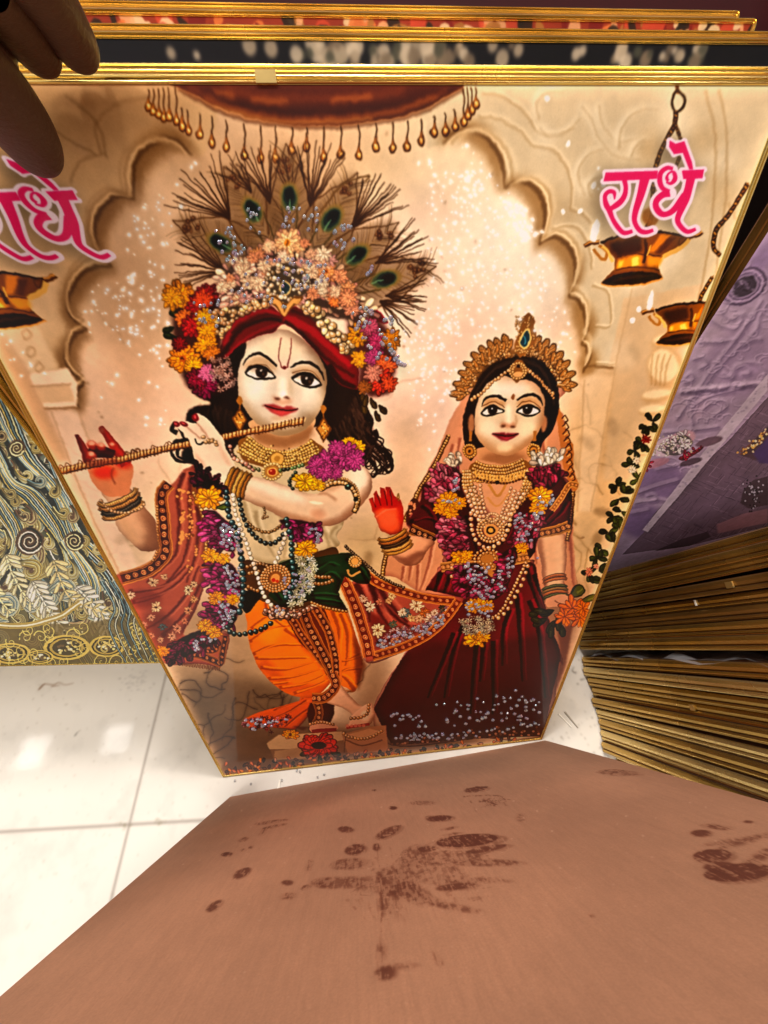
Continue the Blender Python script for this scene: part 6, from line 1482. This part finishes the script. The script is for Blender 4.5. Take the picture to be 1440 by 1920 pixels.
def paint_floor(sheet, tw):
    K = Canvas(sheet, tw, (214, 208, 199)); r = rng; P = lambda *p: z('P', *p)
    n = fbm(K.H, K.W, 240, 5)[..., None]; K.img *= 1 + (n - .5) * .05
    n = fbm(K.H, K.W, 34, 4)[..., None]; K.img *= 1 - np.clip(n - .58, 0, 1) * .18
    # joints of the big tiles
    a, b = np.array(P((311.7, 1263))[0]), np.array(P((210, 1680))[0])
    def joint(a, b, w):
        q = sheet.trace([a, b]); d = q[1] - q[0]; q = np.array([q[0] - d * 9, q[1] + d * 9]); q = q * [K.W, K.H]; q[:, 1] = K.H - q[:, 1]
        ks = K.traced; K.traced = False; s = sheet.w / K.W
        K.line(np.stack([q[:, 0] * s, (K.H - q[:, 1]) / K.H * sheet.h], 1), w, (104, 94, 88), .95, smooth=False, soft=.5); K.line(np.stack([q[:, 0] * s, (K.H - q[:, 1]) / K.H * sheet.h], 1), w * 3.4, (170, 160, 150), .25, smooth=False, soft=1.4); K.traced = ks
    joint((311.7, 1263), (210, 1680), .0013); joint((0, 1560), (380, 1538), .0013)
    for x, y in ((236, 1548), (300, 1541)):
        for _ in range(10):
            K.fill(blob(x + r.randn() * 7, y + r.randn() * 3, 3, 2), (130, 122, 100), .35, soft=1)
    for _ in range(260):
        x, y = r.rand() * 480, 1245 + r.rand() * 520
        K.fill(blob(x, y, .6 + r.rand() * 1.8, .5 + r.rand(), r.rand() * 180, n=7), (130, 116, 100), .25 + .35 * r.rand(), soft=.6)
    for _ in range(60):
        x, y = 1030 + r.rand() * 110, 1220 + r.rand() * 200
        K.fill(blob(x, y, .6 + r.rand() * 2, .5 + r.rand() * 1.4, r.rand() * 180, n=7), (90, 80, 66), .3 + .4 * r.rand(), soft=.6)
    for p in ([(72, 1294), (82, 1283), (100, 1284), (110, 1280), (122, 1284), (138, 1281)], [(74, 1292), (84, 1282)], [(96, 1287), (112, 1285)]):
        K.line(p, 2.2, (120, 88, 66), .75, 1, soft=.5)
    for _ in range(46):
        K.fill(blob(252 + r.randn() * 14, 1276 + r.randn() * 10, 2 + r.rand() * 2, 1.4), (176, 170, 164), .5, soft=.8)
    for p in ([(1096, 1236), (1102, 1250), (1098, 1262)], [(1088, 1275), (1098, 1272)], [(140, 1380), (146, 1372)], [(1080, 1262), (1073, 1258), (1077, 1250)]):
        K.line(p, 2.4, (70, 64, 58), .7, 1, soft=.5)
    K.img = np.clip(K.img, 0, 1)
    return K
# ------------------------------------------------------------------ helpers
COL = scene.collection


def lin(c):
    return tuple(((v / 255. / 12.92) if v / 255. <= .04045 else ((v / 255. + .055) / 1.055) ** 2.4) for v in c[:3]) + (1,)


def mat(name, col=None, rough=.5, metal=0., img=None, **kw):
    m = bpy.data.materials.new(name); m.use_nodes = True; t = m.node_tree; b = t.nodes['Principled BSDF']
    if col is not None:
        b.inputs['Base Color'].default_value = lin(col)
    b.inputs['Roughness'].default_value = rough; b.inputs['Metallic'].default_value = metal
    for k, v in kw.items():
        b.inputs[k.replace('_', ' ')].default_value = v
    if img is not None:
        n = t.nodes.new('ShaderNodeTexImage'); n.image = img; n.interpolation = 'Cubic'; n.extension = 'EXTEND'
        t.links.new(n.outputs[0], b.inputs['Base Color'])
    return m


def node(m, kind, **kw):
    n = m.node_tree.nodes.new(kind)
    for k, v in kw.items():
        if k in n.inputs.keys():
            n.inputs[k].default_value = v
        else:
            setattr(n, k, v)
    return n


def link(m, a, b):
    m.node_tree.links.new(a, b)


def to_image(name, K):
    im = bpy.data.images.new(name, K.W, K.H)
    a = np.ones((K.H, K.W, 4), np.float32); a[..., :3] = K.img[::-1]
    im.pixels.foreach_set(a.ravel()); im.update(); im.pack()
    return im


def obj(name, verts, faces, m, parent=None, uvs=None, smooth=False):
    me = bpy.data.meshes.new(name); me.from_pydata([tuple(map(float, v)) for v in verts], [], faces)
    if uvs is not None:
        ul = me.uv_layers.new(name='uv')
        for l in me.loops:
            ul.data[l.index].uv = uvs[l.vertex_index]
    if m is not None:
        for mm in (m if isinstance(m, (list, tuple)) else [m]):
            me.materials.append(mm)
    if smooth:
        for p in me.polygons:
            p.use_smooth = True
    me.update()
    o = bpy.data.objects.new(name, me); COL.objects.link(o); o.parent = parent
    return o


def thing(name, label, cat, loc=(0, 0, 0), group=None, M=None):
    o = bpy.data.objects.new(name, None); COL.objects.link(o); o.empty_display_size = .05
    if M is not None:
        o.matrix_world = M
    else:
        o.location = loc
    o['label'] = label; o['category'] = cat
    if group:
        o['group'] = group
    return o


def box(x0, x1, y0, y1, z0, z1):
    v = [(x0, y0, z0), (x1, y0, z0), (x1, y1, z0), (x0, y1, z0), (x0, y0, z1), (x1, y0, z1), (x1, y1, z1), (x0, y1, z1)]
    f = [(0, 3, 2, 1), (4, 5, 6, 7), (0, 1, 5, 4), (1, 2, 6, 5), (2, 3, 7, 6), (3, 0, 4, 7)]
    return v, f


# ------------------------------------------------------------------ materials
def gold_mat(name, base=(214, 166, 84), rough=.24, metal=.92, dirt=.5, axis='Z'):
    m = mat(name, base, rough, metal)
    b = m.node_tree.nodes['Principled BSDF']
    tc = node(m, 'ShaderNodeTexCoord'); mp = node(m, 'ShaderNodeMapping')
    mp.inputs['Scale'].default_value = (4, 500, 500) if axis == 'X' else ((500, 500, 4))
    n1 = node(m, 'ShaderNodeTexNoise', Scale=1.0, Detail=3.); link(m, tc.outputs['Object'], mp.inputs['Vector']); link(m, mp.outputs[0], n1.inputs['Vector'])
    n2 = node(m, 'ShaderNodeTexNoise', Scale=13.0, Detail=3.); link(m, tc.outputs['Object'], n2.inputs['Vector'])
    r = node(m, 'ShaderNodeValToRGB'); r.color_ramp.elements[0].position = .35; r.color_ramp.elements[0].color = lin([c * (1 - dirt * .35) for c in base]); r.color_ramp.elements[1].position = .62; r.color_ramp.elements[1].color = lin(base)
    link(m, n2.outputs['Fac'], r.inputs[0]); link(m, r.outputs[0], b.inputs['Base Color'])
    mr = node(m, 'ShaderNodeMapRange'); mr.inputs['From Min'].default_value = .3; mr.inputs['From Max'].default_value = .7; mr.inputs['To Min'].default_value = rough * .6; mr.inputs['To Max'].default_value = rough * 1.7
    link(m, n2.outputs['Fac'], mr.inputs['Value']); link(m, mr.outputs[0], b.inputs['Roughness'])
    bp = node(m, 'ShaderNodeBump', Strength=.12 if axis == 'X' else .03, Distance=.0006); link(m, n1.outputs['Fac'], bp.inputs['Height']); link(m, bp.outputs[0], b.inputs['Normal'])
    return m


GOLDM = gold_mat('gold_foil_moulding', (236, 204, 122), .2, .95, .25, 'X')
GOLDZ = gold_mat('gold_foil_moulding_upright', (200, 162, 84), .22, .9, .3)
GOLDB = gold_mat('worn_bronze_moulding', (160, 122, 64), .3, .85, .35)
GOLDP = gold_mat('pale_gold_moulding', (224, 194, 124), .24, .85, .2)
DARKEDGE = mat('dark_groove', (58, 30, 14), .6)
BACKM = None


def mdf(name, col=(150, 104, 74), img=None):
    m = mat(name, col, .78, 0)
    b = m.node_tree.nodes['Principled BSDF']
    tc = node(m, 'ShaderNodeTexCoord'); mp = node(m, 'ShaderNodeMapping'); mp.inputs['Scale'].default_value = (260, 60, 60)
    link(m, tc.outputs['Object'], mp.inputs['Vector'])
    n = node(m, 'ShaderNodeTexNoise', Scale=1.0, Detail=4.); link(m, mp.outputs[0], n.inputs['Vector'])
    n2 = node(m, 'ShaderNodeTexNoise', Scale=6.0, Detail=4.); link(m, tc.outputs['Object'], n2.inputs['Vector'])
    mx = node(m, 'ShaderNodeMix', data_type='RGBA', blend_type='MULTIPLY'); mx.inputs[0].default_value = 1
    r = node(m, 'ShaderNodeValToRGB'); r.color_ramp.elements[0].position = .25; r.color_ramp.elements[0].color = (.86, .85, .84, 1); r.color_ramp.elements[1].position = .75; r.color_ramp.elements[1].color = (1.08, 1.08, 1.08, 1)
    ad = node(m, 'ShaderNodeMath', operation='ADD'); link(m, n.outputs['Fac'], ad.inputs[0]); link(m, n2.outputs['Fac'], ad.inputs[1])
    hf = node(m, 'ShaderNodeMath', operation='MULTIPLY'); link(m, ad.outputs[0], hf.inputs[0]); hf.inputs[1].default_value = .5
    link(m, hf.outputs[0], r.inputs[0])
    if img is not None:
        t = node(m, 'ShaderNodeTexImage', image=img, extension='EXTEND', interpolation='Cubic'); link(m, t.outputs[0], mx.inputs[6])
    else:
        mx.inputs[6].default_value = lin(col)
    link(m, r.outputs[0], mx.inputs[7]); link(m, mx.outputs[2], b.inputs['Base Color'])
    bp = node(m, 'ShaderNodeBump', Strength=.25, Distance=.0004); link(m, n.outputs['Fac'], bp.inputs['Height']); link(m, bp.outputs[0], b.inputs['Normal'])
    return m


BACKM = mdf('hardboard')


def print_mat(name, img, rough=.09, coat=.35):
    m = mat(name, None, .4, 0, img)
    b = m.node_tree.nodes['Principled BSDF']
    b.inputs['Roughness'].default_value = .5; b.inputs['Specular IOR Level'].default_value = .12; b.inputs['Coat Weight'].default_value = coat; b.inputs['Coat Roughness'].default_value = rough
    tc = node(m, 'ShaderNodeTexCoord'); n = node(m, 'ShaderNodeTexNoise', Scale=9., Detail=2.)
    link(m, tc.outputs['Object'], n.inputs['Vector'])
    bp = node(m, 'ShaderNodeBump', Strength=.12, Distance=.004); link(m, n.outputs['Fac'], bp.inputs['Height']); link(m, bp.outputs[0], b.inputs['Coat Normal'])
    return m


# ------------------------------------------------------------------ framed pictures
def basis(o, yaw, tilt, roll=0.):
    """local x along the lower edge, y up the picture, z out of its face; tilt>0 leans back from the viewer"""
    e = Vector((math.cos(yaw), math.sin(yaw), 0)); f = Vector((-math.sin(yaw), math.cos(yaw), 0))
    u = f * math.sin(tilt) + Vector((0, 0, 1)) * math.cos(tilt)
    e2 = e * math.cos(roll) + u * math.sin(roll); u2 = u * math.cos(roll) - e * math.sin(roll)
    n = e2.cross(u2)
    M = Matrix((e2, u2, n)).transposed().to_4x4(); M.translation = Vector(o)
    return M


def rail_profile(lip, t):
    """(inwards from the outer edge, height above the face): beaded front lip, two half-round beads and a groove on the side"""
    def bead(z0, z1, d):
        return [(d * (1 - math.sin(math.pi * k / 4)) + .00005, z0 + (z1 - z0) * (1 - math.cos(math.pi * k / 4)) / 2) for k in range(5)]
    front = [(lip, -.0016), (lip, .0004)] + [(lip * (.97 - .40 * k / 4), .0004 + .0009 * math.sin(math.pi * k / 4)) for k in range(5)]
    front += [(lip * (.52 - .40 * k / 4), .0004 + .0010 * math.sin(math.pi * k / 4)) for k in range(5)]
    return front + bead(.0004, -t * .22, .0008) + [(.0011, -t * .23), (.0011, -t * .26)] + bead(-t * .27, -t * .96, .0022) + [(.0034, -t * .97), (.0034, -t), (lip * .8, -t)]


def frame_mesh(w, h, lip, t, m, parent, r=.003, name='frame'):
    """moulding swept round a w x h rectangle whose corners are slightly rounded"""
    prof = rail_profile(lip, t); V = []; F = []; MI = []
    path = []
    for cx, cy, a0 in ((r, r, 180), (w - r, r, 270), (w - r, h - r, 0), (r, h - r, 90)):
        for k in range(5):
            a = R(a0 + k * 22.5); path.append((cx, cy, math.cos(a), math.sin(a), r))
    for cx, cy, dx, dy, rr in path:
        k = 1.0 if abs(dx) < 1e-6 or abs(dy) < 1e-6 else 1.0
        sx = (1 if dx > 1e-6 else (-1 if dx < -1e-6 else 0)); sy = (1 if dy > 1e-6 else (-1 if dy < -1e-6 else 0))
        for p, q in prof:
            if p <= rr:
                V.append((cx + dx * (rr - p), cy + dy * (rr - p), q))
            else:   # past the corner centre the inner edge is square
                V.append((cx - (p - rr) * (1 if cx > w / 2 else -1), cy - (p - rr) * (1 if cy > h / 2 else -1), q))
    n = len(path); k = len(prof)
    for i in range(n):
        j = (i + 1) % n
        for a in range(k - 1):
            F.append((i * k + a, i * k + a + 1, j * k + a + 1, j * k + a)); MI.append(1 if a == 17 or a >= 23 else 0)
    o = obj(name, V, F, [m, DARKEDGE], parent)
    for p_, q_ in zip(o.data.polygons, MI):
        p_.material_index = q_
    bm = bmesh.new(); bm.from_mesh(o.data); bmesh.ops.remove_doubles(bm, verts=bm.verts, dist=1e-6); bmesh.ops.recalc_face_normals(bm, faces=bm.faces); bm.to_mesh(o.data); bm.free()
    return o


def picture(label, cat, M, w, h, print_m, lip=.004, t=.013, frame_m=None, back_m=None, group=None, name='framed_picture', label_print=None, front_uv=True):
    """outer size w x h; print sheet inside the lip; hardboard behind"""
    root = thing(name, label, cat, M=M, group=group)
    frame_mesh(w, h, lip, t, frame_m or GOLDM, root)
    L = lip - .0003
    obj('print', [(L, L, 0), (w - L, L, 0), (w - L, h - L, 0), (L, h - L, 0)], [(0, 1, 2, 3)], print_m, root, uvs=[(0, 0), (1, 0), (1, 1), (0, 1)])
    v, f = box(lip * .5, w - lip * .5, lip * .5, h - lip * .5, -t + .0012, -t + .0042)
    obj('backboard', v, f, back_m or BACKM, root)
    return root
# ------------------------------------------------------------------ the floor
fs = Sheet((-.85, -.30, 0), (1, 0, 0), (0, 1, 0), 1.5, .75)
fi = to_image('floor_slabs', paint_floor(fs, 2000))
FL = mat('polished_vitrified_tile', None, .2, 0, fi)
b = FL.node_tree.nodes['Principled BSDF']; b.inputs['Roughness'].default_value = .07; b.inputs['Specular IOR Level'].default_value = .6
_n = node(FL, 'ShaderNodeTexNoise', Scale=55., Detail=4.); _b = node(FL, 'ShaderNodeBump', Strength=.05, Distance=.001); _t = node(FL, 'ShaderNodeTexCoord')
link(FL, _t.outputs['Object'], _n.inputs['Vector']); link(FL, _n.outputs['Fac'], _b.inputs['Height']); link(FL, _b.outputs[0], b.inputs['Normal'])
x0, x1, y0, y1 = -4, 4, -4, 5
o = obj('floor', [(x0, y0, 0), (x1, y0, 0), (x1, y1, 0), (x0, y1, 0)], [(0, 1, 2, 3)], FL, uvs=[((x - fs.o[0]) / fs.w, (y - fs.o[1]) / fs.h) for x, y in ((x0, y0), (x1, y0), (x1, y1), (x0, y1))])
o['kind'] = 'structure'


def sheet_of(M, w, h, L, zoff=0.):
    e, u, n = (np.array(M.col[i][:3]) for i in range(3)); o = np.array(M.translation) + e * L + u * L + n * zoff
    return Sheet(o, e, u, w - 2 * L, h - 2 * L)


# ------------------------------------------------------------------ the temple picture being looked at
LIP = .0036
MM = basis((-.1977, .0151, 0), 0, R(23)); MW, MH = .4258, .6216
ms = sheet_of(MM, MW, MH, LIP - .0003)
mi = to_image('temple_print', paint_temple_print(ms, 1260))
PM = print_mat('glossy_temple_print', mi, .07)
main = picture('large gold-framed glossy print of a flute player and a lady in maroon under an arch', 'picture', MM, MW, MH, PM, LIP, group='framed pictures leaning upright in the middle row')

GEM = mat('faceted_crystal', (225, 230, 245), .07, .7); _g = GEM.node_tree.nodes['Principled BSDF']
_v = node(GEM, 'ShaderNodeTexVoronoi', Scale=420.); _t = node(GEM, 'ShaderNodeTexCoord'); _r = node(GEM, 'ShaderNodeValToRGB'); _s = node(GEM, 'ShaderNodeSeparateColor')
_geo = node(GEM, 'ShaderNodeNewGeometry'); link(GEM, _geo.outputs['Position'], _v.inputs['Vector']); link(GEM, _v.outputs['Color'], _s.inputs[0]); link(GEM, _s.outputs[0], _r.inputs[0])
e = _r.color_ramp.elements; e[0].color = (.36, .4, .62, 1); e[1].color = (.62, .38, .5, 1); e.new(.35).color = (.8, .8, .82, 1); e.new(.7).color = (.4, .55, .6, 1); e.new(.5).color = (.5, .38, .55, 1); link(GEM, _r.outputs[0], _g.inputs['Base Color'])
GEM2 = GEM


def gem_geo(x, y, r, rot, V, F):
    s = len(V); n = 6
    for rr, zz, off in ((r, .0001, 0), (r * .93, r * .35, 30), (r * .5, r * .72, 0)):
        for i in range(n):
            a = R(rot + off + i * 360 / n); V.append((x + rr * math.cos(a), y + rr * math.sin(a), zz))
    for k in range(2):
        for i in range(n):
            a, b2 = s + k * n + i, s + k * n + (i + 1) % n; c, d = s + (k + 1) * n + i, s + (k + 1) * n + (i + 1) % n
            F.append((a, b2, c)); F.append((b2, d, c))
    F.append(tuple(range(s + 2 * n, s + 3 * n)))


gp = gem_positions(); rg = np.random.RandomState(11); gl = []
for x, y, r in gp:
    q = ms.trace([(x, y), (x + r, y), (x, y + r)]) * [ms.w, ms.h]
    rad = math.sqrt(abs(np.linalg.det(q[1:] - q[0]))); gl.append((q[0][0] + LIP, q[0][1] + LIP, rad * .72))
gl.sort(key=lambda g: -g[2])
for x, y, r in gl[:100]:
    V, F = [], []; gem_geo(0, 0, r, rg.rand() * 60, V, F); c = obj('crystal', V, F, GEM, main); c.location = (x, y, .0002)
V, F = [], []
for x, y, r in gl[100:]:
    gem_geo(x, y, r, rg.rand() * 60, V, F)
c = obj('small_crystals', V, F, GEM2, main); c['kind'] = 'stuff'


def clip_part(M, parent, x, h, m=None):
    """little pressed foil joint piece on the top moulding"""
    v, f = box(x - .0045, x + .0045, h - .0034, h + .0006, .0008, .0019); obj('joint_clip', v, f, GOLDP, parent)


clip_part(MM, main, .1722, MH)

# ------------------------------------------------------------------ pictures behind it, their top mouldings stepping up
def behind(label, off, h, xl, xr, kind, tilt=23., m=None, LIP=.0024):
    M = basis((xl, .0151 + off / math.cos(R(23)), 0), 0, R(tilt)); w = xr - xl
    K = paint_strip(sheet_of(M, w, h, LIP), 900, kind)
    return picture(label, 'picture', M, w, h, print_mat('print_' + kind, to_image(kind + '_print', K), .12, .15), LIP, frame_m=m, group='framed pictures leaning upright in the middle row'), M


A, AM = behind('gold-framed picture directly behind the temple print, only its thin top moulding showing', .0140, .6229, -.2005, .2310, 'stone', LIP=.0036)
C1, CM = behind('gold-framed black picture with pale blossom specks at its top edge', .0290, .6304, -.206, .240, 'black')
C2, _ = behind('gold-framed picture just behind the black one, only its top moulding showing', .0425, .6317, -.208, .246, 'stone')
D1, _ = behind('gold-framed picture with a strip of orange and red petals under its top moulding', .0580, .6350, -.214, .243, 'flame')
D2, _ = behind('gold-framed picture behind the orange petal strip, only its top moulding showing', .0715, .6367, -.214, .2415, 'stone')
E1, _ = behind('dark crimson patterned picture standing hindmost at the very top edge', .0900, .70, -.24, .31, 'crimson')

# ------------------------------------------------------------------ plumage picture on the left
PKM = basis((-.700, .1975, 0), math.atan2(-.018, .231), R(10)); PW, PH = .462, .60
pk = picture('gold-framed print of swirling gold and teal plumage standing on the white tiles at left', 'picture', PKM, PW, PH, None, .0022, frame_m=GOLDM)
K = paint_plume_print(sheet_of(PKM, PW, PH, .002), 1500); [(c.data.materials.clear(), c.data.materials.append(print_mat('glossy_plume_print', to_image('plume_print', K), .16, .2))) for c in pk.children if c.name.startswith('print')]

# ------------------------------------------------------------------ lilac picture on the right and an added dark backing for the gap beside it
LM = basis((.310, .247, 0), 0, R(6.3), R(-.6)); LW, LH = .46, .72
ll = picture('lilac print of embossed scrollwork crossed by a pale ribbon, behind the gold stack at right', 'picture', LM, LW, LH, None, .0016, t=.014, frame_m=GOLDB)
K = paint_lilac_print(sheet_of(LM, LW, LH, .0013), 1300)
for ch in ll.children:
    if ch.name.startswith('print'):
        ch.data.materials.clear(); ch.data.materials.append(print_mat('glossy_lilac_print', to_image('lilac_print', K), .2))
DM = basis((-.02, .345, 0), 0, R(5)); K = paint_strip(sheet_of(DM, .60, .70, LIP), 700, 'black')
picture('added black backing picture filling the dark gap between the temple print and the lilac print', 'picture', DM, .60, .70, print_mat('print_dark_backing', to_image('dark_backing_print', K), .15), LIP, frame_m=GOLDB)  # black backing added to darken the gap

FL_WHITE = mat('staple_white', (230, 226, 218), .4)
# ------------------------------------------------------------------ the tight stack on the right, seen from its side mouldings
rs = np.random.RandomState(21)
lean = .0
ord_ = ['nearest', 'second', 'third', 'fourth', 'fifth', 'sixth', 'seventh', 'eighth', 'ninth', 'tenth']
ys = []; y = -.034
while y < .222:
    if .108 < y < .119:
        y += .010
    ys.append(y); y += .0136
xs_ = [.318, .317, .306, .309, .314, .311, .313, .316, .318, .317, .321, .324, .329, .331, .334, .333, .335, .336, .338, .338]
sm = [GOLDB, GOLDZ, GOLDP, GOLDZ, GOLDB]
N = len(ys); gap_i = [i for i in range(1, N) if ys[i] - ys[i - 1] > .02][0]
for i, y in enumerate(ys):
    tl = R(-14.8 + rs.randn() * .25)
    M = basis((xs_[i] + rs.randn() * .0015, y, 0), R(rs.randn() * .35), tl, R(-3.4 + rs.randn() * .12))
    if i < gap_i:
        lb = 'gold moulding edge in the lower bundle, %s counting up from the brown board' % ord_[i] if i < 10 else 'gold moulding edge just under the plastic film'
        if i == gap_i - 1:
            lb = 'topmost gold moulding edge of the lower bundle, under the plastic film'
    else:
        j = N - 1 - i
        lb = 'gold moulding edge in the upper bundle, %s counting down from the lilac print' % (ord_[j] if j else 'first')
    picture(lb, 'picture', M, .42, .62, mat('print_hidden', (120, 90, 60), .3) if i == 0 else bpy.data.materials['print_hidden'], LIP, t=.0098 + rs.rand() * .0026, frame_m=sm[rs.randint(5)], group='framed pictures packed in the right-hand stack')

fr = [o for o in bpy.data.objects if o.name.startswith('framed_picture') and o.get('group') == 'framed pictures packed in the right-hand stack']
for yy, hh, mm, ln in ((.181, .275, GOLDP, .007), (.168, .225, FL_WHITE, .0012), (.060, .17, GOLDP, .005)):  # clip and staple, plus a lower piece added for its glint
    f_ = min(fr, key=lambda o: abs(o.matrix_world.translation.y - yy)); v, f = box(-.0012, .0004, hh, hh + ln, -.0085, -.0028); obj('joint_clip', v, f, mm, f_)

# clear film between the bundles
FILM = mat('clear_film', (235, 235, 240), .12, 0, Alpha=.28); FILM.node_tree.nodes['Principled BSDF'].inputs['Specular IOR Level'].default_value = .9
yb = (ys[gap_i - 1] + ys[gap_i]) / 2 + .004; V = []; F = []; nx, nz = 4, 30
for k in range(nz + 1):
    s = .03 + .42 * k / nz
    for j in range(nx + 1):
        wob = .0035 * math.sin(k * 1.3 + j) + rs.randn() * .0008
        V.append((.322 - .004 + .06 * s + j * .012 + .004 * math.sin(k * .9), yb - .2645 * s + wob + (j - 2) * .0012, .965 * s + .004 * math.sin(j * 2 + k * .5)))
for k in range(nz):
    for j in range(nx):
        a = k * (nx + 1) + j; F.append((a, a + 1, a + nx + 2, a + nx + 1))
o = obj('plastic_film', V, F, FILM, smooth=True); o['label'] = 'crumpled clear plastic film caught between the two bundles of gold edges'; o['category'] = 'plastic film'

# ------------------------------------------------------------------ the board turned away in front: its bare brown back
BW, BH, BT = .4196, .66, .013
MB = basis((-.1864, -.0074, 0), R(2.68), R(-9.84), R(-1.45))
n = MB.col[2].xyz; MB0 = MB.copy(); MB.translation = MB.translation + n * BT
bs = sheet_of(MB0, BW, BH, 0)
bi = to_image('board_marks', paint_board(bs, 1700))
root = thing('framed_picture', 'picture turned face down, its smudged brown hardboard back filling the foreground', 'picture', M=MB)
frame_mesh(BW, BH, .004, BT, GOLDB, root)
obj('print', [(.004, .004, 0), (BW - .004, .004, 0), (BW - .004, BH - .004, 0), (.004, BH - .004, 0)], [(0, 1, 2, 3)], bpy.data.materials['print_hidden'], root)
i_ = .0012; zb, zf = -BT - .0006, -BT + .003
v, f = box(i_, BW - i_, i_, BH - i_, zb, zf)
o = obj('backboard', v, f, mdf('smudged_hardboard', (150, 104, 74), bi), root, uvs=[(p[0] / BW, p[1] / BH) for p in v])

# ------------------------------------------------------------------ small litter on the tiles
GREY = mat('grey_plastic', (150, 140, 126), .4); CLEAR = mat('clear_bead', (225, 225, 225), .08, 0, Transmission_Weight=.7)


def litter(name, label, x, y, L, w, a, m, cat, grp=None):
    v, f = box(-L / 2, L / 2, -w / 2, w / 2, 0, .0012); v = [(p[0] + (.0006 if p[1] > 0 else 0), p[1] * (1 if p[0] < 0 else .6), p[2]) for p in v]
    o = obj(name, v, f, m); o.location = (x, y, .0003); o.rotation_euler = (0, 0, R(a)); o['label'] = label; o['category'] = cat
    if grp:
        o['group'] = grp


def fl(px, py):
    q = fs.trace([(px, py)])[0]; return q[0] * fs.w + fs.o[0], q[1] * fs.h + fs.o[1]


litter('plastic_sliver', 'grey plastic sliver on the tile by the gold stack, the longer right one', .2755, .0335, .024, .0022, -62, GREY, 'plastic sliver')
litter('plastic_sliver', 'white plastic sliver on the tile by the gold stack, left of the grey one', .2665, .0335, .021, .0024, -56, mat('white_plastic', (232, 226, 214), .4), 'plastic sliver')
litter('paper_scrap', 'small white scrap on the tile below the corner of the temple print', -.125, -.0015, .011, .003, 80, bpy.data.materials['white_plastic'], 'scrap')
for k, (px, py) in enumerate([(441, 1464), (471, 1470), (529, 1463), (557, 1445), (596, 1457), (608, 1452), (563, 1447)]):
    x, y = fl(px, py); bm = bmesh.new(); bmesh.ops.create_icosphere(bm, subdivisions=2, radius=.0016); me = bpy.data.meshes.new('loose_bead'); bm.to_mesh(me); bm.free(); me.materials.append(CLEAR)
    o = bpy.data.objects.new('loose_bead', me); COL.objects.link(o); o.location = (x, y, .0014); o['label'] = ['tiny clear bead nearest the lower left corner of the temple print', 'tiny clear bead second from the left in the gap before the brown board', 'tiny clear bead lowest of the three below the print frame', 'tiny clear bead touching the shadow of the print frame, left of the middle pair', 'tiny clear bead, left one of the rightmost pair', 'tiny clear bead, rightmost on the white tile gap', 'tiny clear bead just under the frame beside another'][k]; o['category'] = 'bead'; o['group'] = 'loose clear beads on the floor'

# ------------------------------------------------------------------ the hand at the upper left
def ray(px, py, d):
    v = np.array([px - 720, py - 960, 725.]) @ CAM_R.T; v /= np.linalg.norm(v); return tuple(np.array([0, 0, CAM_H]) + v * d)


SK = mat('skin', (66, 36, 27), .5, 0); SK.node_tree.nodes['Principled BSDF'].inputs['Subsurface Weight'].default_value = .06  # backlit shade of the hand is put into this dark colour
_n = node(SK, 'ShaderNodeTexNoise', Scale=420., Detail=6.); _t = node(SK, 'ShaderNodeTexCoord'); _b = node(SK, 'ShaderNodeBump', Strength=.6, Distance=.0008)
link(SK, _t.outputs['Object'], _n.inputs['Vector']); link(SK, _n.outputs['Fac'], _b.inputs['Height']); link(SK, _b.outputs[0], SK.node_tree.nodes['Principled BSDF'].inputs['Normal'])
hv = []; he = []; hr = []


def chain(pts, rad, start):
    prev = start
    for p, r in zip(pts, rad):
        hv.append(p); hr.append(r); he.append((prev, len(hv) - 1)) if prev is not None else None; prev = len(hv) - 1
    return prev


hv.append(ray(-260, -150, .215)); hr.append(.026)                      # palm
chain([ray(-120, -210, .205), ray(10, -110, .222), ray(95, 5, .245), ray(140, 82, .262), ray(158, 118, .268)], [.0125, .0105, .0096, .0090, .0066], 0)     # index
chain([ray(-190, -170, .210), ray(-60, -60, .228), ray(30, 38, .252), ray(72, 98, .266), ray(88, 124, .270)], [.0125, .0104, .0096, .0086, .0062], 0)       # middle
chain([ray(-250, -110, .212), ray(-140, -10, .232), ray(-50, 60, .255), ray(-10, 110, .268), ray(6, 128, .272)], [.0120, .0100, .0092, .0082, .0060], 0)    # ring
chain([ray(-320, -60, .214), ray(-230, 30, .232), ray(-150, 90, .252), ray(-110, 125, .266)], [.0110, .0090, .0082, .0062], 0)                                # little
chain([ray(-250, -20, .205), ray(-120, 80, .222), ray(0, 185, .245), ray(58, 262, .262), ray(88, 318, .272)], [.0165, .0150, .0132, .0118, .0082], 0)         # thumb
chain([ray(-520, -260, .25), (-.36, -.02, .66), (-.42, -.22, .70)], [.030, .028, .036], 0)                                                               # wrist and forearm
me = bpy.data.meshes.new('person'); me.from_pydata([tuple(map(float, p)) for p in hv], he, []); me.materials.append(SK)
hand = bpy.data.objects.new('person', me); COL.objects.link(hand)
sk = hand.modifiers.new('skin', 'SKIN'); sk.use_smooth_shade = True
for i, v in enumerate(me.skin_vertices[0].data):
    v.radius = (hr[i], hr[i]); v.use_root = (i == 0)
ss = hand.modifiers.new('sub', 'SUBSURF'); ss.levels = 3; ss.render_levels = 3
hand['label'] = 'hand at the upper left, skin darkened as if backlit, fingers over the gold moulding, thumb on the print'; hand['category'] = 'person'
